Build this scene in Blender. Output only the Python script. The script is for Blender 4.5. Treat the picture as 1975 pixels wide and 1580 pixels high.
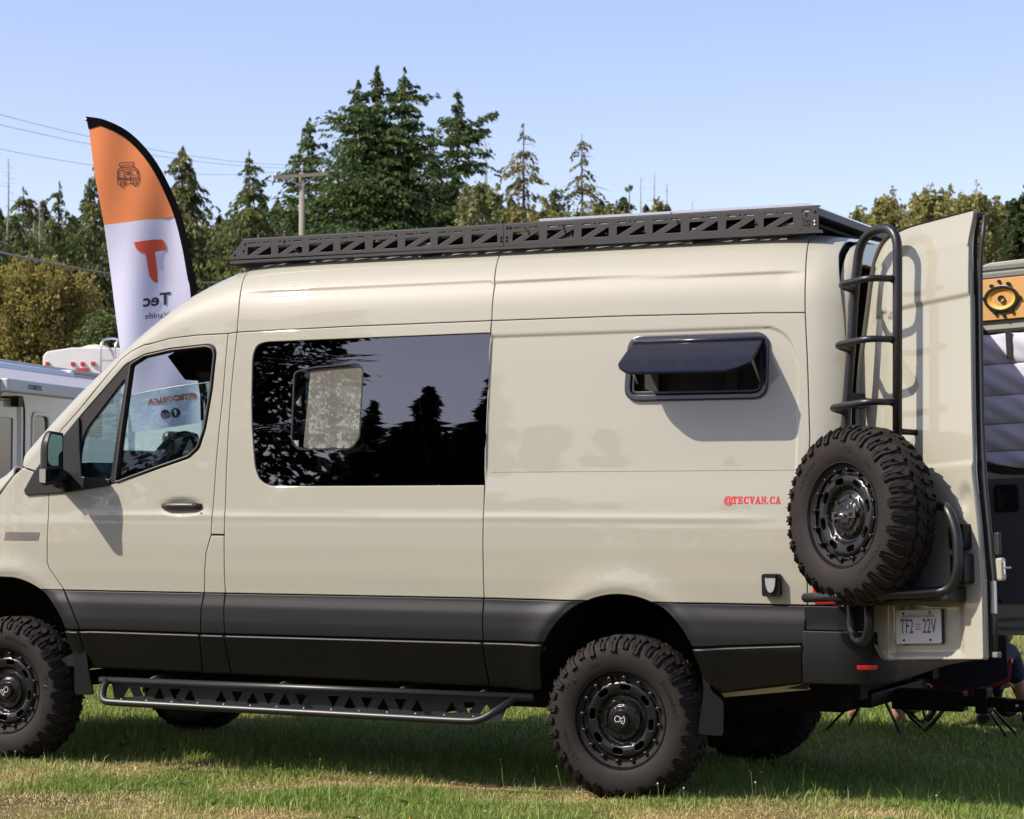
import bpy, bmesh, math, random
import numpy as np
from mathutils import Vector, Matrix, Quaternion
from mathutils.geometry import delaunay_2d_cdt

for o in list(bpy.data.objects):
    bpy.data.objects.remove(o, do_unlink=True)
SC = bpy.context.scene
COL = SC.collection
R = math.radians
rng = np.random.default_rng(7)
random.seed(7)

# ---------------------------------------------------------------- camera
CAM_LOC = Vector((4.1417, -9.8262, 1.4728))
CAM_YAW, CAM_PITCH = .4471, .0376
cam_data = bpy.data.cameras.new('camera')
cam_data.sensor_width = 36.0
cam_data.lens = 77.95
cam_data.dof.use_dof = True
cam_data.dof.focus_distance = 11.2
cam_data.dof.aperture_fstop = 9.0
cam_data.clip_start = .1
cam_data.clip_end = 3000
cam = bpy.data.objects.new('camera', cam_data)
COL.objects.link(cam)
cam.location = CAM_LOC
cam.rotation_euler = (math.pi / 2 + CAM_PITCH, 0, CAM_YAW)
SC.camera = cam

# ---------------------------------------------------------------- sky and sun
SUN_TRAVEL = Vector((.21, .20, -.275)).normalized()
SUN_EL = math.asin(-SUN_TRAVEL.z)
SUN_ROT = math.atan2(-SUN_TRAVEL.x, -SUN_TRAVEL.y)
world = bpy.data.worlds.new('World')
SC.world = world
world.use_nodes = True
nt = world.node_tree
nt.nodes.clear()
sky = nt.nodes.new('ShaderNodeTexSky')
sky.sky_type = 'NISHITA'
sky.sun_disc = False
sky.sun_elevation = SUN_EL
sky.sun_rotation = SUN_ROT
sky.altitude = 0
sky.air_density = .85
sky.dust_density = 1.0
sky.ozone_density = 0.0
bg = nt.nodes.new('ShaderNodeBackground')
bg.inputs['Strength'].default_value = .15
wo = nt.nodes.new('ShaderNodeOutputWorld')
tint = nt.nodes.new('ShaderNodeMixRGB')           # slight colour correction of the whole sky, the same in every direction
tint.blend_type = 'MULTIPLY'; tint.inputs[0].default_value = 1
tint.inputs[2].default_value = (1.07, .95, 1.02, 1)
nt.links.new(sky.outputs[0], tint.inputs[1])
nt.links.new(tint.outputs[0], bg.inputs[0])
nt.links.new(bg.outputs[0], wo.inputs[0])

sun_data = bpy.data.lights.new('sun', 'SUN')
sun_data.energy = 4.6
sun_data.angle = R(.53)
sun_data.color = (1.0, .925, .82)
sun = bpy.data.objects.new('sun', sun_data)
COL.objects.link(sun)
sun.rotation_euler = SUN_TRAVEL.to_track_quat('-Z', 'Y').to_euler()
sun.location = (-20, -20, 30)

SC.view_settings.view_transform = 'Standard'
SC.view_settings.look = 'None'
SC.view_settings.gamma = 1
SC.view_settings.use_curve_mapping = False
SC.view_settings.exposure = .5
SC.cycles.max_bounces = 8
SC.cycles.transparent_max_bounces = 24
SC.cycles.use_denoising = True
SC.cycles.caustics_reflective = False
SC.cycles.caustics_refractive = False

# ---------------------------------------------------------------- materials
MATS = {}
def mat(name, col, rough=.5, metal=0.0, coat=0.0, spec=.5, bump=None, noise=None, coat_rough=.03, trans=None, emit=None):
    """procedural Principled material; noise=(scale, amount, colour2), bump=(scale, strength)"""
    if name in MATS:
        return MATS[name]
    m = bpy.data.materials.new(name)
    m.use_nodes = True
    t = m.node_tree
    b = t.nodes['Principled BSDF']
    b.inputs['Base Color'].default_value = (*col, 1)
    b.inputs['Roughness'].default_value = rough
    b.inputs['Metallic'].default_value = metal
    b.inputs['Coat Weight'].default_value = coat
    b.inputs['Coat Roughness'].default_value = coat_rough
    b.inputs['Specular IOR Level'].default_value = spec
    if emit:
        b.inputs['Emission Color'].default_value = (*emit[0], 1)
        b.inputs['Emission Strength'].default_value = emit[1]
    if noise or bump:
        tc = t.nodes.new('ShaderNodeTexCoord')
    if noise:
        n = t.nodes.new('ShaderNodeTexNoise')
        n.inputs['Scale'].default_value = noise[0]
        n.inputs['Detail'].default_value = 6
        n.inputs['Roughness'].default_value = .65
        t.links.new(tc.outputs['Object'], n.inputs['Vector'])
        rp = t.nodes.new('ShaderNodeValToRGB')
        rp.color_ramp.elements[0].position = .5 - noise[1]
        rp.color_ramp.elements[1].position = .5 + noise[1]
        rp.color_ramp.elements[0].color = (*col, 1)
        rp.color_ramp.elements[1].color = (*noise[2], 1)
        t.links.new(n.outputs[0], rp.inputs[0])
        t.links.new(rp.outputs[0], b.inputs['Base Color'])
    if bump:
        n2 = t.nodes.new('ShaderNodeTexNoise')
        n2.inputs['Scale'].default_value = bump[0]
        n2.inputs['Detail'].default_value = 3
        t.links.new(tc.outputs['Object'], n2.inputs['Vector'])
        bp = t.nodes.new('ShaderNodeBump')
        bp.inputs['Strength'].default_value = bump[1]
        bp.inputs['Distance'].default_value = .002
        t.links.new(n2.outputs[0], bp.inputs['Height'])
        t.links.new(bp.outputs[0], b.inputs['Normal'])
    MATS[name] = m
    return m

def glass_mat(name, tint, ior=1.5, wav=0.0, rough=0.0, boost=1.0):
    """thin pane: clear transmission tinted by the glass plus a Fresnel mirror"""
    m = bpy.data.materials.new(name)
    m.use_nodes = True
    t = m.node_tree
    t.nodes.clear()
    out = t.nodes.new('ShaderNodeOutputMaterial')
    tr = t.nodes.new('ShaderNodeBsdfTransparent')
    tr.inputs[0].default_value = (*tint, 1)
    gl = t.nodes.new('ShaderNodeBsdfGlossy')
    gl.inputs['Roughness'].default_value = rough
    fr = t.nodes.new('ShaderNodeFresnel')
    ge = t.nodes.new('ShaderNodeNewGeometry')     # the Fresnel node inverts the IOR on back faces; a thin pane is the same from both sides
    mr = t.nodes.new('ShaderNodeMapRange')
    mr.inputs['To Min'].default_value = ior; mr.inputs['To Max'].default_value = 1 / ior
    t.links.new(ge.outputs['Backfacing'], mr.inputs['Value']); t.links.new(mr.outputs[0], fr.inputs['IOR'])
    mx = t.nodes.new('ShaderNodeMixShader')
    mu = t.nodes.new('ShaderNodeMath'); mu.operation = 'MULTIPLY'
    mu.inputs[1].default_value = boost; mu.use_clamp = True
    t.links.new(fr.outputs[0], mu.inputs[0])
    t.links.new(mu.outputs[0], mx.inputs[0])
    t.links.new(tr.outputs[0], mx.inputs[1])
    t.links.new(gl.outputs[0], mx.inputs[2])
    t.links.new(mx.outputs[0], out.inputs[0])
    if wav:
        tc = t.nodes.new('ShaderNodeTexCoord')
        n = t.nodes.new('ShaderNodeTexNoise')
        n.inputs['Scale'].default_value = 2.2
        n.inputs['Detail'].default_value = 1
        t.links.new(tc.outputs['Object'], n.inputs['Vector'])
        bp = t.nodes.new('ShaderNodeBump')
        bp.inputs['Strength'].default_value = wav
        bp.inputs['Distance'].default_value = .01
        t.links.new(n.outputs[0], bp.inputs['Height'])
        t.links.new(bp.outputs[0], gl.inputs['Normal'])
    MATS[name] = m
    return m

def attr_mat(name, rough=.6, spec=.3, trans=.0, attr='Col', sheen=0):
    """base colour from a per-leaf / per-blade colour attribute, with thin-leaf translucency"""
    m = bpy.data.materials.new(name)
    m.use_nodes = True
    t = m.node_tree
    b = t.nodes['Principled BSDF']
    a = t.nodes.new('ShaderNodeVertexColor'); a.layer_name = attr
    t.links.new(a.outputs[0], b.inputs['Base Color'])
    b.inputs['Roughness'].default_value = rough
    b.inputs['Specular IOR Level'].default_value = spec
    if trans:
        tl = t.nodes.new('ShaderNodeBsdfTranslucent')
        t.links.new(a.outputs[0], tl.inputs[0])
        mx = t.nodes.new('ShaderNodeMixShader')
        mx.inputs[0].default_value = trans
        t.links.new(b.outputs[0], mx.inputs[1]); t.links.new(tl.outputs[0], mx.inputs[2])
        t.links.new(mx.outputs[0], t.nodes['Material Output'].inputs[0])
    MATS[name] = m
    return m

PAINT = mat('sand_beige_paint', (.338, .327, .262), .5, coat=1.0, coat_rough=.02, spec=.22, noise=(1.3, .5, (.329, .318, .254)))
_t = PAINT.node_tree
_tc = [q for q in _t.nodes if q.type == 'TEX_COORD'][0]
_nz = _t.nodes.new('ShaderNodeTexNoise'); _nz.inputs['Scale'].default_value = 2.6; _nz.inputs['Detail'].default_value = 2
_bp = _t.nodes.new('ShaderNodeBump'); _bp.inputs['Strength'].default_value = .10; _bp.inputs['Distance'].default_value = .012
_t.links.new(_tc.outputs['Object'], _nz.inputs['Vector']); _t.links.new(_nz.outputs[0], _bp.inputs['Height'])
_t.links.new(_bp.outputs[0], _t.nodes['Principled BSDF'].inputs['Coat Normal'])
PLASTIC = mat('grey_cladding_plastic', (.0078, .0079, .0081), .47, spec=.27, bump=(900, .12))
SILL = mat('black_sill_coating', (.0035, .0034, .0033), .36, spec=.3, bump=(1400, .25))
BLACK = mat('black_powder_coat', (.011, .011, .0115), .38, spec=.5, bump=(1500, .08))
RACKM = mat('rack_powder_coat', (.036, .0325, .0315), .5, spec=.45, bump=(1500, .1))
RUBBER = mat('tyre_rubber', (.0105, .0082, .0074), .72, spec=.25, noise=(9, .25, (.020, .0155, .0135)))
RUBBER_LETTER = mat('tyre_letter_rubber', (.007, .006, .006), .5, spec=.4)
SEAL = mat('rubber_seal', (.018, .017, .017), .5)
RIM = mat('gloss_black_alloy', (.005, .005, .0053), .30, spec=.45)
CHROME = mat('chrome', (.75, .75, .75), .12, metal=1)
STEEL = mat('zinc_steel', (.55, .55, .55), .35, metal=1)
VOID = mat('dark_underbody', (.004, .004, .004), .8, spec=.2)
INNER = mat('dark_interior_lining', (.018, .018, .019), .8)
GAPM = mat('shut_line_black', (.008, .008, .008), .8)
WHITE = mat('white_print', (.8, .8, .8), .5)
GLASS_CAB = glass_mat('cab_glass', (.64, .84, .83))
GLASS_SHIELD = glass_mat('windscreen_glass', (.86, .92, .93))
GLASS_DARK = glass_mat('privacy_glass', (.012, .013, .015), ior=2.2, wav=.012)
GLASS_SLIDER = glass_mat('slider_glass', (.78, .79, .80), ior=1.5, wav=.010)
ACRYLIC = mat('smoked_acrylic', (.013, .015, .027), .10, spec=.07)
REDLENS = mat('red_lens', (.55, .012, .010), .15, coat=.8)

# ---------------------------------------------------------------- object helpers
def link(o, parent=None):
    COL.objects.link(o)
    if parent is not None:
        o.parent = parent
        o.matrix_parent_inverse = parent_world(parent).inverted()
    return o
_PW = {}
def parent_world(p):
    if p.name in _PW:
        return _PW[p.name]
    return Matrix.Identity(4)
def thing(name, label, cat, loc=(0, 0, 0), group=None):
    o = bpy.data.objects.new(name, None)
    COL.objects.link(o)
    o.empty_display_size = .2
    o.location = loc
    _PW[o.name] = Matrix.Translation(loc)
    o['label'] = label; o['category'] = cat
    if group:
        o['group'] = group
    return o
def tag(o, label, cat, group=None, kind=None):
    o['label'] = label; o['category'] = cat
    if group: o['group'] = group
    if kind: o['kind'] = kind
    return o
def part_empty(name, parent, matrix):
    """a part that is itself a frame for sub-parts (local coordinates)"""
    o = bpy.data.objects.new(name, None)
    COL.objects.link(o)
    o.empty_display_size = .1
    o.parent = parent
    o.matrix_parent_inverse = parent_world(parent).inverted()
    o.matrix_basis = matrix
    return o
def local_child(o, parent):
    COL.objects.link(o); o.parent = parent
    return o
def build(name, V, F, m, parent=None, smooth=False, normals=None, local=False, colors=None, autosmooth=None):
    me = bpy.data.meshes.new(name)
    V = np.asarray(V, np.float64).reshape(-1, 3)
    if isinstance(F, np.ndarray):
        n, k = F.shape
        me.vertices.add(len(V)); me.vertices.foreach_set('co', V.astype(np.float32).ravel())
        me.loops.add(n * k); me.loops.foreach_set('vertex_index', F.astype(np.int32).ravel())
        me.polygons.add(n); me.polygons.foreach_set('loop_start', np.arange(0, n * k, k, dtype=np.int32))
        me.polygons.foreach_set('loop_total', np.full(n, k, np.int32))
        me.update(calc_edges=True)
    else:
        me.from_pydata(V.tolist(), [], [tuple(int(i) for i in f) for f in F])
    me.materials.append(m)
    if smooth:
        me.polygons.foreach_set('use_smooth', np.ones(len(me.polygons), bool))
    if autosmooth is not None:
        me.polygons.foreach_set('use_smooth', np.ones(len(me.polygons), bool))
        me.set_sharp_from_angle(angle=R(autosmooth))
    if normals is not None:
        me.normals_split_custom_set_from_vertices(np.asarray(normals, np.float32).tolist())
    if colors is not None:
        ca = me.color_attributes.new('Col', 'FLOAT_COLOR', 'POINT')
        c4 = np.ones((len(V), 4), np.float32); c4[:, :3] = colors
        ca.data.foreach_set('color', c4.ravel())
    o = bpy.data.objects.new(name, me)
    if parent is None:
        COL.objects.link(o)
    elif local:
        local_child(o, parent)
    else:
        link(o, parent)
    return o

class MB:
    """collects boxes, tubes, lathes and prisms into ONE mesh"""
    def __init__(s): s.V = []; s.F = []; s.n = 0
    def add(s, V, F):
        V = np.asarray(V, float).reshape(-1, 3)
        s.V.append(V); s.F += [tuple(int(i) + s.n for i in f) for f in F]; s.n += len(V)
        return s
    def box(s, lo, hi, M=None, bev=0.0):
        lo = np.minimum(lo, hi) * 1.0; hi2 = np.maximum(np.array(lo), np.array(hi)) * 1.0
        (x0, y0, z0), (x1, y1, z1) = lo, hi2
        b = min(bev, (x1 - x0) * .45, (y1 - y0) * .45, (z1 - z0) * .45)
        if b <= 0:
            V = [(x, y, z) for x in (x0, x1) for y in (y0, y1) for z in (z0, z1)]
            F = [(0, 1, 3, 2), (4, 6, 7, 5), (0, 4, 5, 1), (2, 3, 7, 6), (0, 2, 6, 4), (1, 5, 7, 3)]
        else:
            bm = bmesh.new()
            bmesh.ops.create_cube(bm, size=1)
            for v in bm.verts:
                v.co = Vector(((x0 + x1) / 2 + v.co.x * (x1 - x0), (y0 + y1) / 2 + v.co.y * (y1 - y0), (z0 + z1) / 2 + v.co.z * (z1 - z0)))
            bmesh.ops.bevel(bm, geom=list(bm.edges), offset=b, segments=2, profile=.5, affect='EDGES')
            bm.verts.index_update()
            V = [tuple(v.co) for v in bm.verts]; F = [[v.index for v in f.verts] for f in bm.faces]
            bm.free()
        if M is not None:
            V = [tuple(M @ Vector(v)) for v in V]
        return s.add(V, F)
    def tube(s, pts, r, seg=10, caps=True, closed=False, round_r=0, rs=None):
        pts = [Vector(p) for p in pts]
        if round_r: pts = fillet(pts, round_r)
        n = len(pts); V = []; F = []
        up = None
        for i, p in enumerate(pts):
            a = pts[i - 1] if i or closed else pts[0]; b = pts[(i + 1) % n] if i < n - 1 or closed else pts[-1]
            t = (b - a).normalized()
            if up is None:
                up = Vector((0, 0, 1)) if abs(t.z) < .9 else Vector((1, 0, 0))
            u = (up - t * up.dot(t)).normalized(); w = t.cross(u); up = u
            rr = rs[i] if rs is not None else r
            for k in range(seg):
                an = 2 * math.pi * k / seg
                V.append(p + (u * math.cos(an) + w * math.sin(an)) * rr)
        for i in range(n if closed else n - 1):
            j = (i + 1) % n
            for k in range(seg):
                k2 = (k + 1) % seg
                F.append((i * seg + k, i * seg + k2, j * seg + k2, j * seg + k))
        if caps and not closed:
            F.append(tuple(range(seg))[::-1]); F.append(tuple((n - 1) * seg + k for k in range(seg)))
        return s.add([tuple(v) for v in V], F)
    def lathe(s, prof, seg=48, M=None, axis='y', close=False):
        """prof = [(r, h)...] about local axis (h along it)"""
        V = []; F = []
        n = len(prof)
        for k in range(seg):
            a = 2 * math.pi * k / seg; c, d = math.cos(a), math.sin(a)
            for r, h in prof:
                V.append((r * c, h, r * d) if axis == 'y' else ((r * c, r * d, h) if axis == 'z' else (h, r * c, r * d)))
        for k in range(seg):
            k2 = (k + 1) % seg
            for i in range(n - 1 + (1 if close else 0)):
                j = (i + 1) % n
                F.append((k * n + i, k2 * n + i, k2 * n + j, k * n + j))
        if M is not None: V = [tuple(M @ Vector(v)) for v in V]
        return s.add(V, F)
    def prism(s, poly, fn, d0, d1):
        """polygon (a, b) extruded between offsets d0 and d1 through fn(a, b, d)"""
        n = len(poly)
        V = [tuple(fn(a, b, d1)) for a, b in poly] + [tuple(fn(a, b, d0)) for a, b in poly]
        F = [tuple(range(n)), tuple(range(2 * n - 1, n - 1, -1))]
        F += [(i, n + i, n + (i + 1) % n, (i + 1) % n) for i in range(n)]
        return s.add(V, F)
    def obj(s, name, m, parent=None, smooth=False, local=False, autosmooth=None):
        V = np.concatenate(s.V)
        return build(name, V, s.F, m, parent, smooth, None, local, None, autosmooth)

def fillet(pts, r, seg=6):
    out = [pts[0]]
    for i in range(1, len(pts) - 1):
        p, a, b = pts[i], pts[i - 1], pts[i + 1]
        d1, d2 = (a - p), (b - p)
        rr = min(r, d1.length * .48, d2.length * .48)
        s, e = p + d1.normalized() * rr, p + d2.normalized() * rr
        for k in range(seg + 1):
            t = k / seg
            out.append(s * (1 - t) ** 2 + p * 2 * t * (1 - t) + e * t * t)
    out.append(pts[-1])
    return out
def rpoly(pts, r, seg=6):
    """round the corners of a closed 2D polygon; r is one radius or one for each vertex"""
    out = []; n = len(pts)
    for i in range(n):
        p = Vector(pts[i]); a = Vector(pts[i - 1]); b = Vector(pts[(i + 1) % n])
        ri = r[i] if isinstance(r, (list, tuple)) else r
        if ri <= 0:
            out.append((p.x, p.y)); continue
        d1, d2 = a - p, b - p
        rr = min(ri, d1.length * .49, d2.length * .49)
        s, e = p + d1.normalized() * rr, p + d2.normalized() * rr
        for k in range(seg + 1):
            t = k / seg
            q = s * (1 - t) ** 2 + p * 2 * t * (1 - t) + e * t * t
            out.append((q.x, q.y))
    return out
def rrect(x0, y0, x1, y1, r, seg=6):
    return rpoly([(x0, y0), (x1, y0), (x1, y1), (x0, y1)], r, seg)
def area2(p):
    p = np.asarray(p); q = np.roll(p, -1, 0)
    return float((p[:, 0] * q[:, 1] - q[:, 0] * p[:, 1]).sum() / 2)
def resample(p, step):
    p = np.asarray(p, float); out = []
    for i in range(len(p)):
        a, b = p[i], p[(i + 1) % len(p)]
        d = np.linalg.norm(b - a)
        if d < 1e-6: continue
        k = max(1, int(math.ceil(d / step)))
        for j in range(k): out.append(a + (b - a) * j / k)
    return np.array(out)
def inset(p, g):
    """shift a CCW polygon's outline inward by g"""
    if g == 0: return p
    a = p - np.roll(p, 1, 0); b = np.roll(p, -1, 0) - p
    a /= np.linalg.norm(a, axis=1, keepdims=True); b /= np.linalg.norm(b, axis=1, keepdims=True)
    na = np.stack([-a[:, 1], a[:, 0]], 1); nb = np.stack([-b[:, 1], b[:, 0]], 1)
    m = na + nb; l = (m * m).sum(1, keepdims=True)
    m = m / np.maximum(l, .5) * 2 / 1.0
    return p + m * g
def inside(pts, poly):
    x, y = pts[:, 0], pts[:, 1]
    c = np.zeros(len(pts), bool)
    p = np.asarray(poly); q = np.roll(p, -1, 0)
    for (x0, y0), (x1, y1) in zip(p, q):
        if y0 == y1: continue
        k = (y0 > y) != (y1 > y)
        c ^= k & (x < (x1 - x0) * (y - y0) / (y1 - y0) + x0)
    return c
def cdt(loops, grid_pts):
    vs = []; es = []
    for l in loops:
        n0 = len(vs); vs += [tuple(q) for q in l]
        es += [(n0 + i, n0 + (i + 1) % len(l)) for i in range(len(l))]
    vs += [tuple(q) for q in grid_pts]
    r = delaunay_2d_cdt([Vector(v) for v in vs], es, [], 0, 1e-6)
    return np.array([tuple(v) for v in r[0]]), np.array([f for f in r[2] if len(f) == 3])
def panel(name, outer, fn, m, parent=None, holes=(), step=.03, gap=0.0, rim=.012, off=0.0, edge=.004, flip=False, local=False, h=.003, smooth=True, bstep=None, roll=.55):
    """sheet cut to a polygon with holes in (a, b), laid on the surface fn(a, b, off), its edges rolled inward"""
    bstep = bstep or step
    o = np.asarray(outer, float)
    if area2(o) < 0: o = o[::-1]
    loops = [inset(resample(o, bstep), gap)]
    for hl in holes:
        q = np.asarray(hl, float)
        if area2(q) > 0: q = q[::-1]
        loops.append(inset(resample(q, min(bstep, .02)), gap))
    rings = [inset(l, edge) for l in loops] if edge else []
    mn, mx = loops[0].min(0), loops[0].max(0)
    gx, gy = np.meshgrid(np.arange(mn[0] + step / 2, mx[0], step), np.arange(mn[1] + step / 2, mx[1], step))
    g = np.stack([gx.ravel(), gy.ravel()], 1)
    if len(g):
        k = inside(g, loops[0])
        for l in loops[1:]: k &= ~inside(g, l)
        g = g[k]
        allb = np.concatenate(loops)
        keep = np.ones(len(g), bool)
        for c in range(0, len(g), 4000):
            d = ((g[c:c + 4000, None, :] - allb[None]) ** 2).sum(2).min(1)
            keep[c:c + 4000] = d > (step * .45 + edge) ** 2
        g = g[keep]
    v2, tr = cdt(loops + rings, g)
    cen = v2[tr].mean(1)
    k = inside(cen, loops[0])
    for l in loops[1:]: k &= ~inside(cen, l)
    tr = tr[k]
    def N(a, b):
        du = fn(a + h, b, off) - fn(a - h, b, off); dv = fn(a, b + h, off) - fn(a, b - h, off)
        n = np.cross(du, dv); n /= np.maximum(np.linalg.norm(n, axis=1, keepdims=True), 1e-9)
        return -n if flip else n
    V = fn(v2[:, 0], v2[:, 1], off); Nn = N(v2[:, 0], v2[:, 1])
    a = v2[tr]; sgn = (a[:, 1, 0] - a[:, 0, 0]) * (a[:, 2, 1] - a[:, 0, 1]) - (a[:, 1, 1] - a[:, 0, 1]) * (a[:, 2, 0] - a[:, 0, 0])
    tr = np.where((sgn < 0)[:, None] ^ flip, tr[:, ::-1], tr)
    F = [tuple(t) for t in tr]; Vs = [V]; Ns = [Nn]; base = len(V)
    if rim:
        # match loop points to CDT vertices (they come first and in order unless merged)
        for l in loops:
            tng = np.roll(l, -1, 0) - np.roll(l, 1, 0)
            out2 = np.stack([tng[:, 1], -tng[:, 0]], 1); out2 /= np.maximum(np.linalg.norm(out2, axis=1, keepdims=True), 1e-9)
            p0 = fn(l[:, 0], l[:, 1], off)
            nn = N(l[:, 0], l[:, 1])
            o3 = fn(l[:, 0] + out2[:, 0] * h, l[:, 1] + out2[:, 1] * h, off) - p0
            o3 /= np.maximum(np.linalg.norm(o3, axis=1, keepdims=True), 1e-9)
            p1 = p0 - nn * rim
            c = len(l)
            Vs += [p0, p1]; Ns += [(nn * .5 + o3) / np.linalg.norm(nn * .5 + o3, axis=1, keepdims=True), o3]
            for i in range(c):
                j = (i + 1) % c
                q = (base + i, base + c + i, base + c + j, base + j)
                F.append(q[::-1] if flip else q)
            base += 2 * c
        if edge:
            # roll the outline of the face outwards so the edge catches light
            allp = np.concatenate(loops); 
            outs = []
            for l in loops:
                tng = np.roll(l, -1, 0) - np.roll(l, 1, 0)
                o2 = np.stack([tng[:, 1], -tng[:, 0]], 1); outs.append(o2 / np.maximum(np.linalg.norm(o2, axis=1, keepdims=True), 1e-9))
            outs = np.concatenate(outs); nb = len(allp)
            m_ = min(nb, len(v2))
            same = np.abs(v2[:m_] - allp[:m_]).max(1) < 1e-5
            p0 = fn(allp[:, 0], allp[:, 1], off)
            o3 = fn(allp[:, 0] + outs[:, 0] * h, allp[:, 1] + outs[:, 1] * h, off) - p0
            o3 /= np.maximum(np.linalg.norm(o3, axis=1, keepdims=True), 1e-9)
            t = Nn[:m_] + roll * o3[:m_]
            Nn[:m_] = np.where(same[:, None], t / np.linalg.norm(t, axis=1, keepdims=True), Nn[:m_])
    V = np.concatenate(Vs); NN = np.concatenate(Ns)
    return build(name, V, F, m, parent, smooth=smooth, normals=NN if smooth else None, local=local)

def text2d(body, size=1.0, bold=0.0, align='CENTER', spacing=1.0):
    cu = bpy.data.curves.new('t', 'FONT')
    cu.body = body; cu.size = size; cu.offset = bold; cu.align_x = align; cu.align_y = 'CENTER'; cu.resolution_u = 3
    cu.space_character = spacing
    ob = bpy.data.objects.new('t', cu); COL.objects.link(ob)
    dg = bpy.context.evaluated_depsgraph_get()
    ev = ob.evaluated_get(dg); me = ev.to_mesh()
    V = np.array([tuple(v.co) for v in me.vertices]).reshape(-1, 3); F = [tuple(p.vertices) for p in me.polygons]
    ev.to_mesh_clear()
    bpy.data.objects.remove(ob, do_unlink=True); bpy.data.curves.remove(cu)
    return V[:, :2], F
def flat_poly(poly, holes=()):
    loops = [np.asarray(poly, float)] + [np.asarray(q, float) for q in holes]
    v, t = cdt(loops, [])
    c = v[t].mean(1); k = inside(c, loops[0])
    for l in loops[1:]: k &= ~inside(c, l)
    return v, [tuple(x) for x in t[k]]
def decal(name, V2, F, fn, m, parent, d=.001, local=False, flip=False):
    V2 = np.asarray(V2, float)
    V = fn(V2[:, 0], V2[:, 1], d + np.zeros(len(V2)))
    if flip: F = [tuple(f)[::-1] for f in F]
    return build(name, V, F, m, parent, local=local)
def strokes(paths, w):
    """line drawing -> flat ribbons (V2, F), every segment on its own hair-thin level is not needed: joined mitred ribbons"""
    V = []; F = []
    for path, closed in paths:
        p = np.asarray(path, float); n = len(p)
        if closed:
            a = p - np.roll(p, 1, 0); b = np.roll(p, -1, 0) - p
        else:
            b = np.vstack([p[1:] - p[:-1], p[-1:] - p[-2:-1]]); a = np.vstack([p[1:2] - p[0:1], p[1:] - p[:-1]])
        a = a / np.maximum(np.linalg.norm(a, axis=1, keepdims=True), 1e-9); b = b / np.maximum(np.linalg.norm(b, axis=1, keepdims=True), 1e-9)
        t = a + b; t /= np.maximum(np.linalg.norm(t, axis=1, keepdims=True), 1e-9)
        nrm = np.stack([-t[:, 1], t[:, 0]], 1) * w / 2
        k = len(V)
        V += [tuple(q) for q in p + nrm] + [tuple(q) for q in p - nrm]
        for i in range(n if closed else n - 1):
            j = (i + 1) % n
            F.append((k + n + i, k + n + j, k + j, k + i))
    return np.array(V), F
# ---------------------------------------------------------------- van body surface: (x, w) -> 3D point
# x runs along the van (rear axle = 0, nose negative), w is height on the flank and arc length over the roof shoulder
BZ = [.20, .40, .55, .70, .74, .80, .88, .935, .95, 1.05, 1.20, 1.31, 1.35, 1.45, 1.80, 2.15, 2.32, 2.60, 3.0]
BY = [.13, .085, .045, .002, -.010, -.012, -.006, .010, .012, .004, .000, .004, .010, .018, .044, .078, .098, .135, .19]
_bz = np.linspace(.2, 3.0, 1401)
_k = np.hanning(21); _k /= _k.sum()
_by = np.convolve(np.pad(np.interp(_bz, BZ, BY), 10, mode='edge'), _k, 'valid')
TX = [-4.70, -4.66, -4.60, -4.45, -4.2, -3.85, -3.75, -3.685, -3.473, -3.277, -3.026, -2.934, -2.751, -2.638, -2.488, -2.341, -2.243, -2.10, -1.8, .5, .70, .85, .95, 1.05, 1.2]
TZ = [.90, 1.05, 1.15, 1.28, 1.405, 1.53, 1.578, 1.622, 1.832, 2.019, 2.231, 2.302, 2.440, 2.528, 2.614, 2.682, 2.715, 2.738, 2.745, 2.738, 2.733, 2.722, 2.710, 2.69, 2.62]
_tx = np.linspace(-4.7, 1.2, 1181)
_tz = np.convolve(np.pad(np.interp(_tx, TX, TZ), 10, mode='edge'), _k, 'valid')
def sstep(a, b, t):
    t = np.clip((t - a) / (b - a), 0, 1)
    return t * t * (3 - 2 * t)
ARCHES = ((0.0, .563, .424), (-3.665, .537, .475))
def plan_inset(x):
    r = np.maximum(x - .93, 0) / .25
    rear = .16 * (1 - np.sqrt(np.maximum(1 - np.minimum(r, .98) ** 2, 0)))
    f = np.maximum(-3.55 - x, 0)
    return rear + .10 * f ** 2 + 1.1 * np.maximum(-4.30 - x, 0) ** 2 * 2.2
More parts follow.
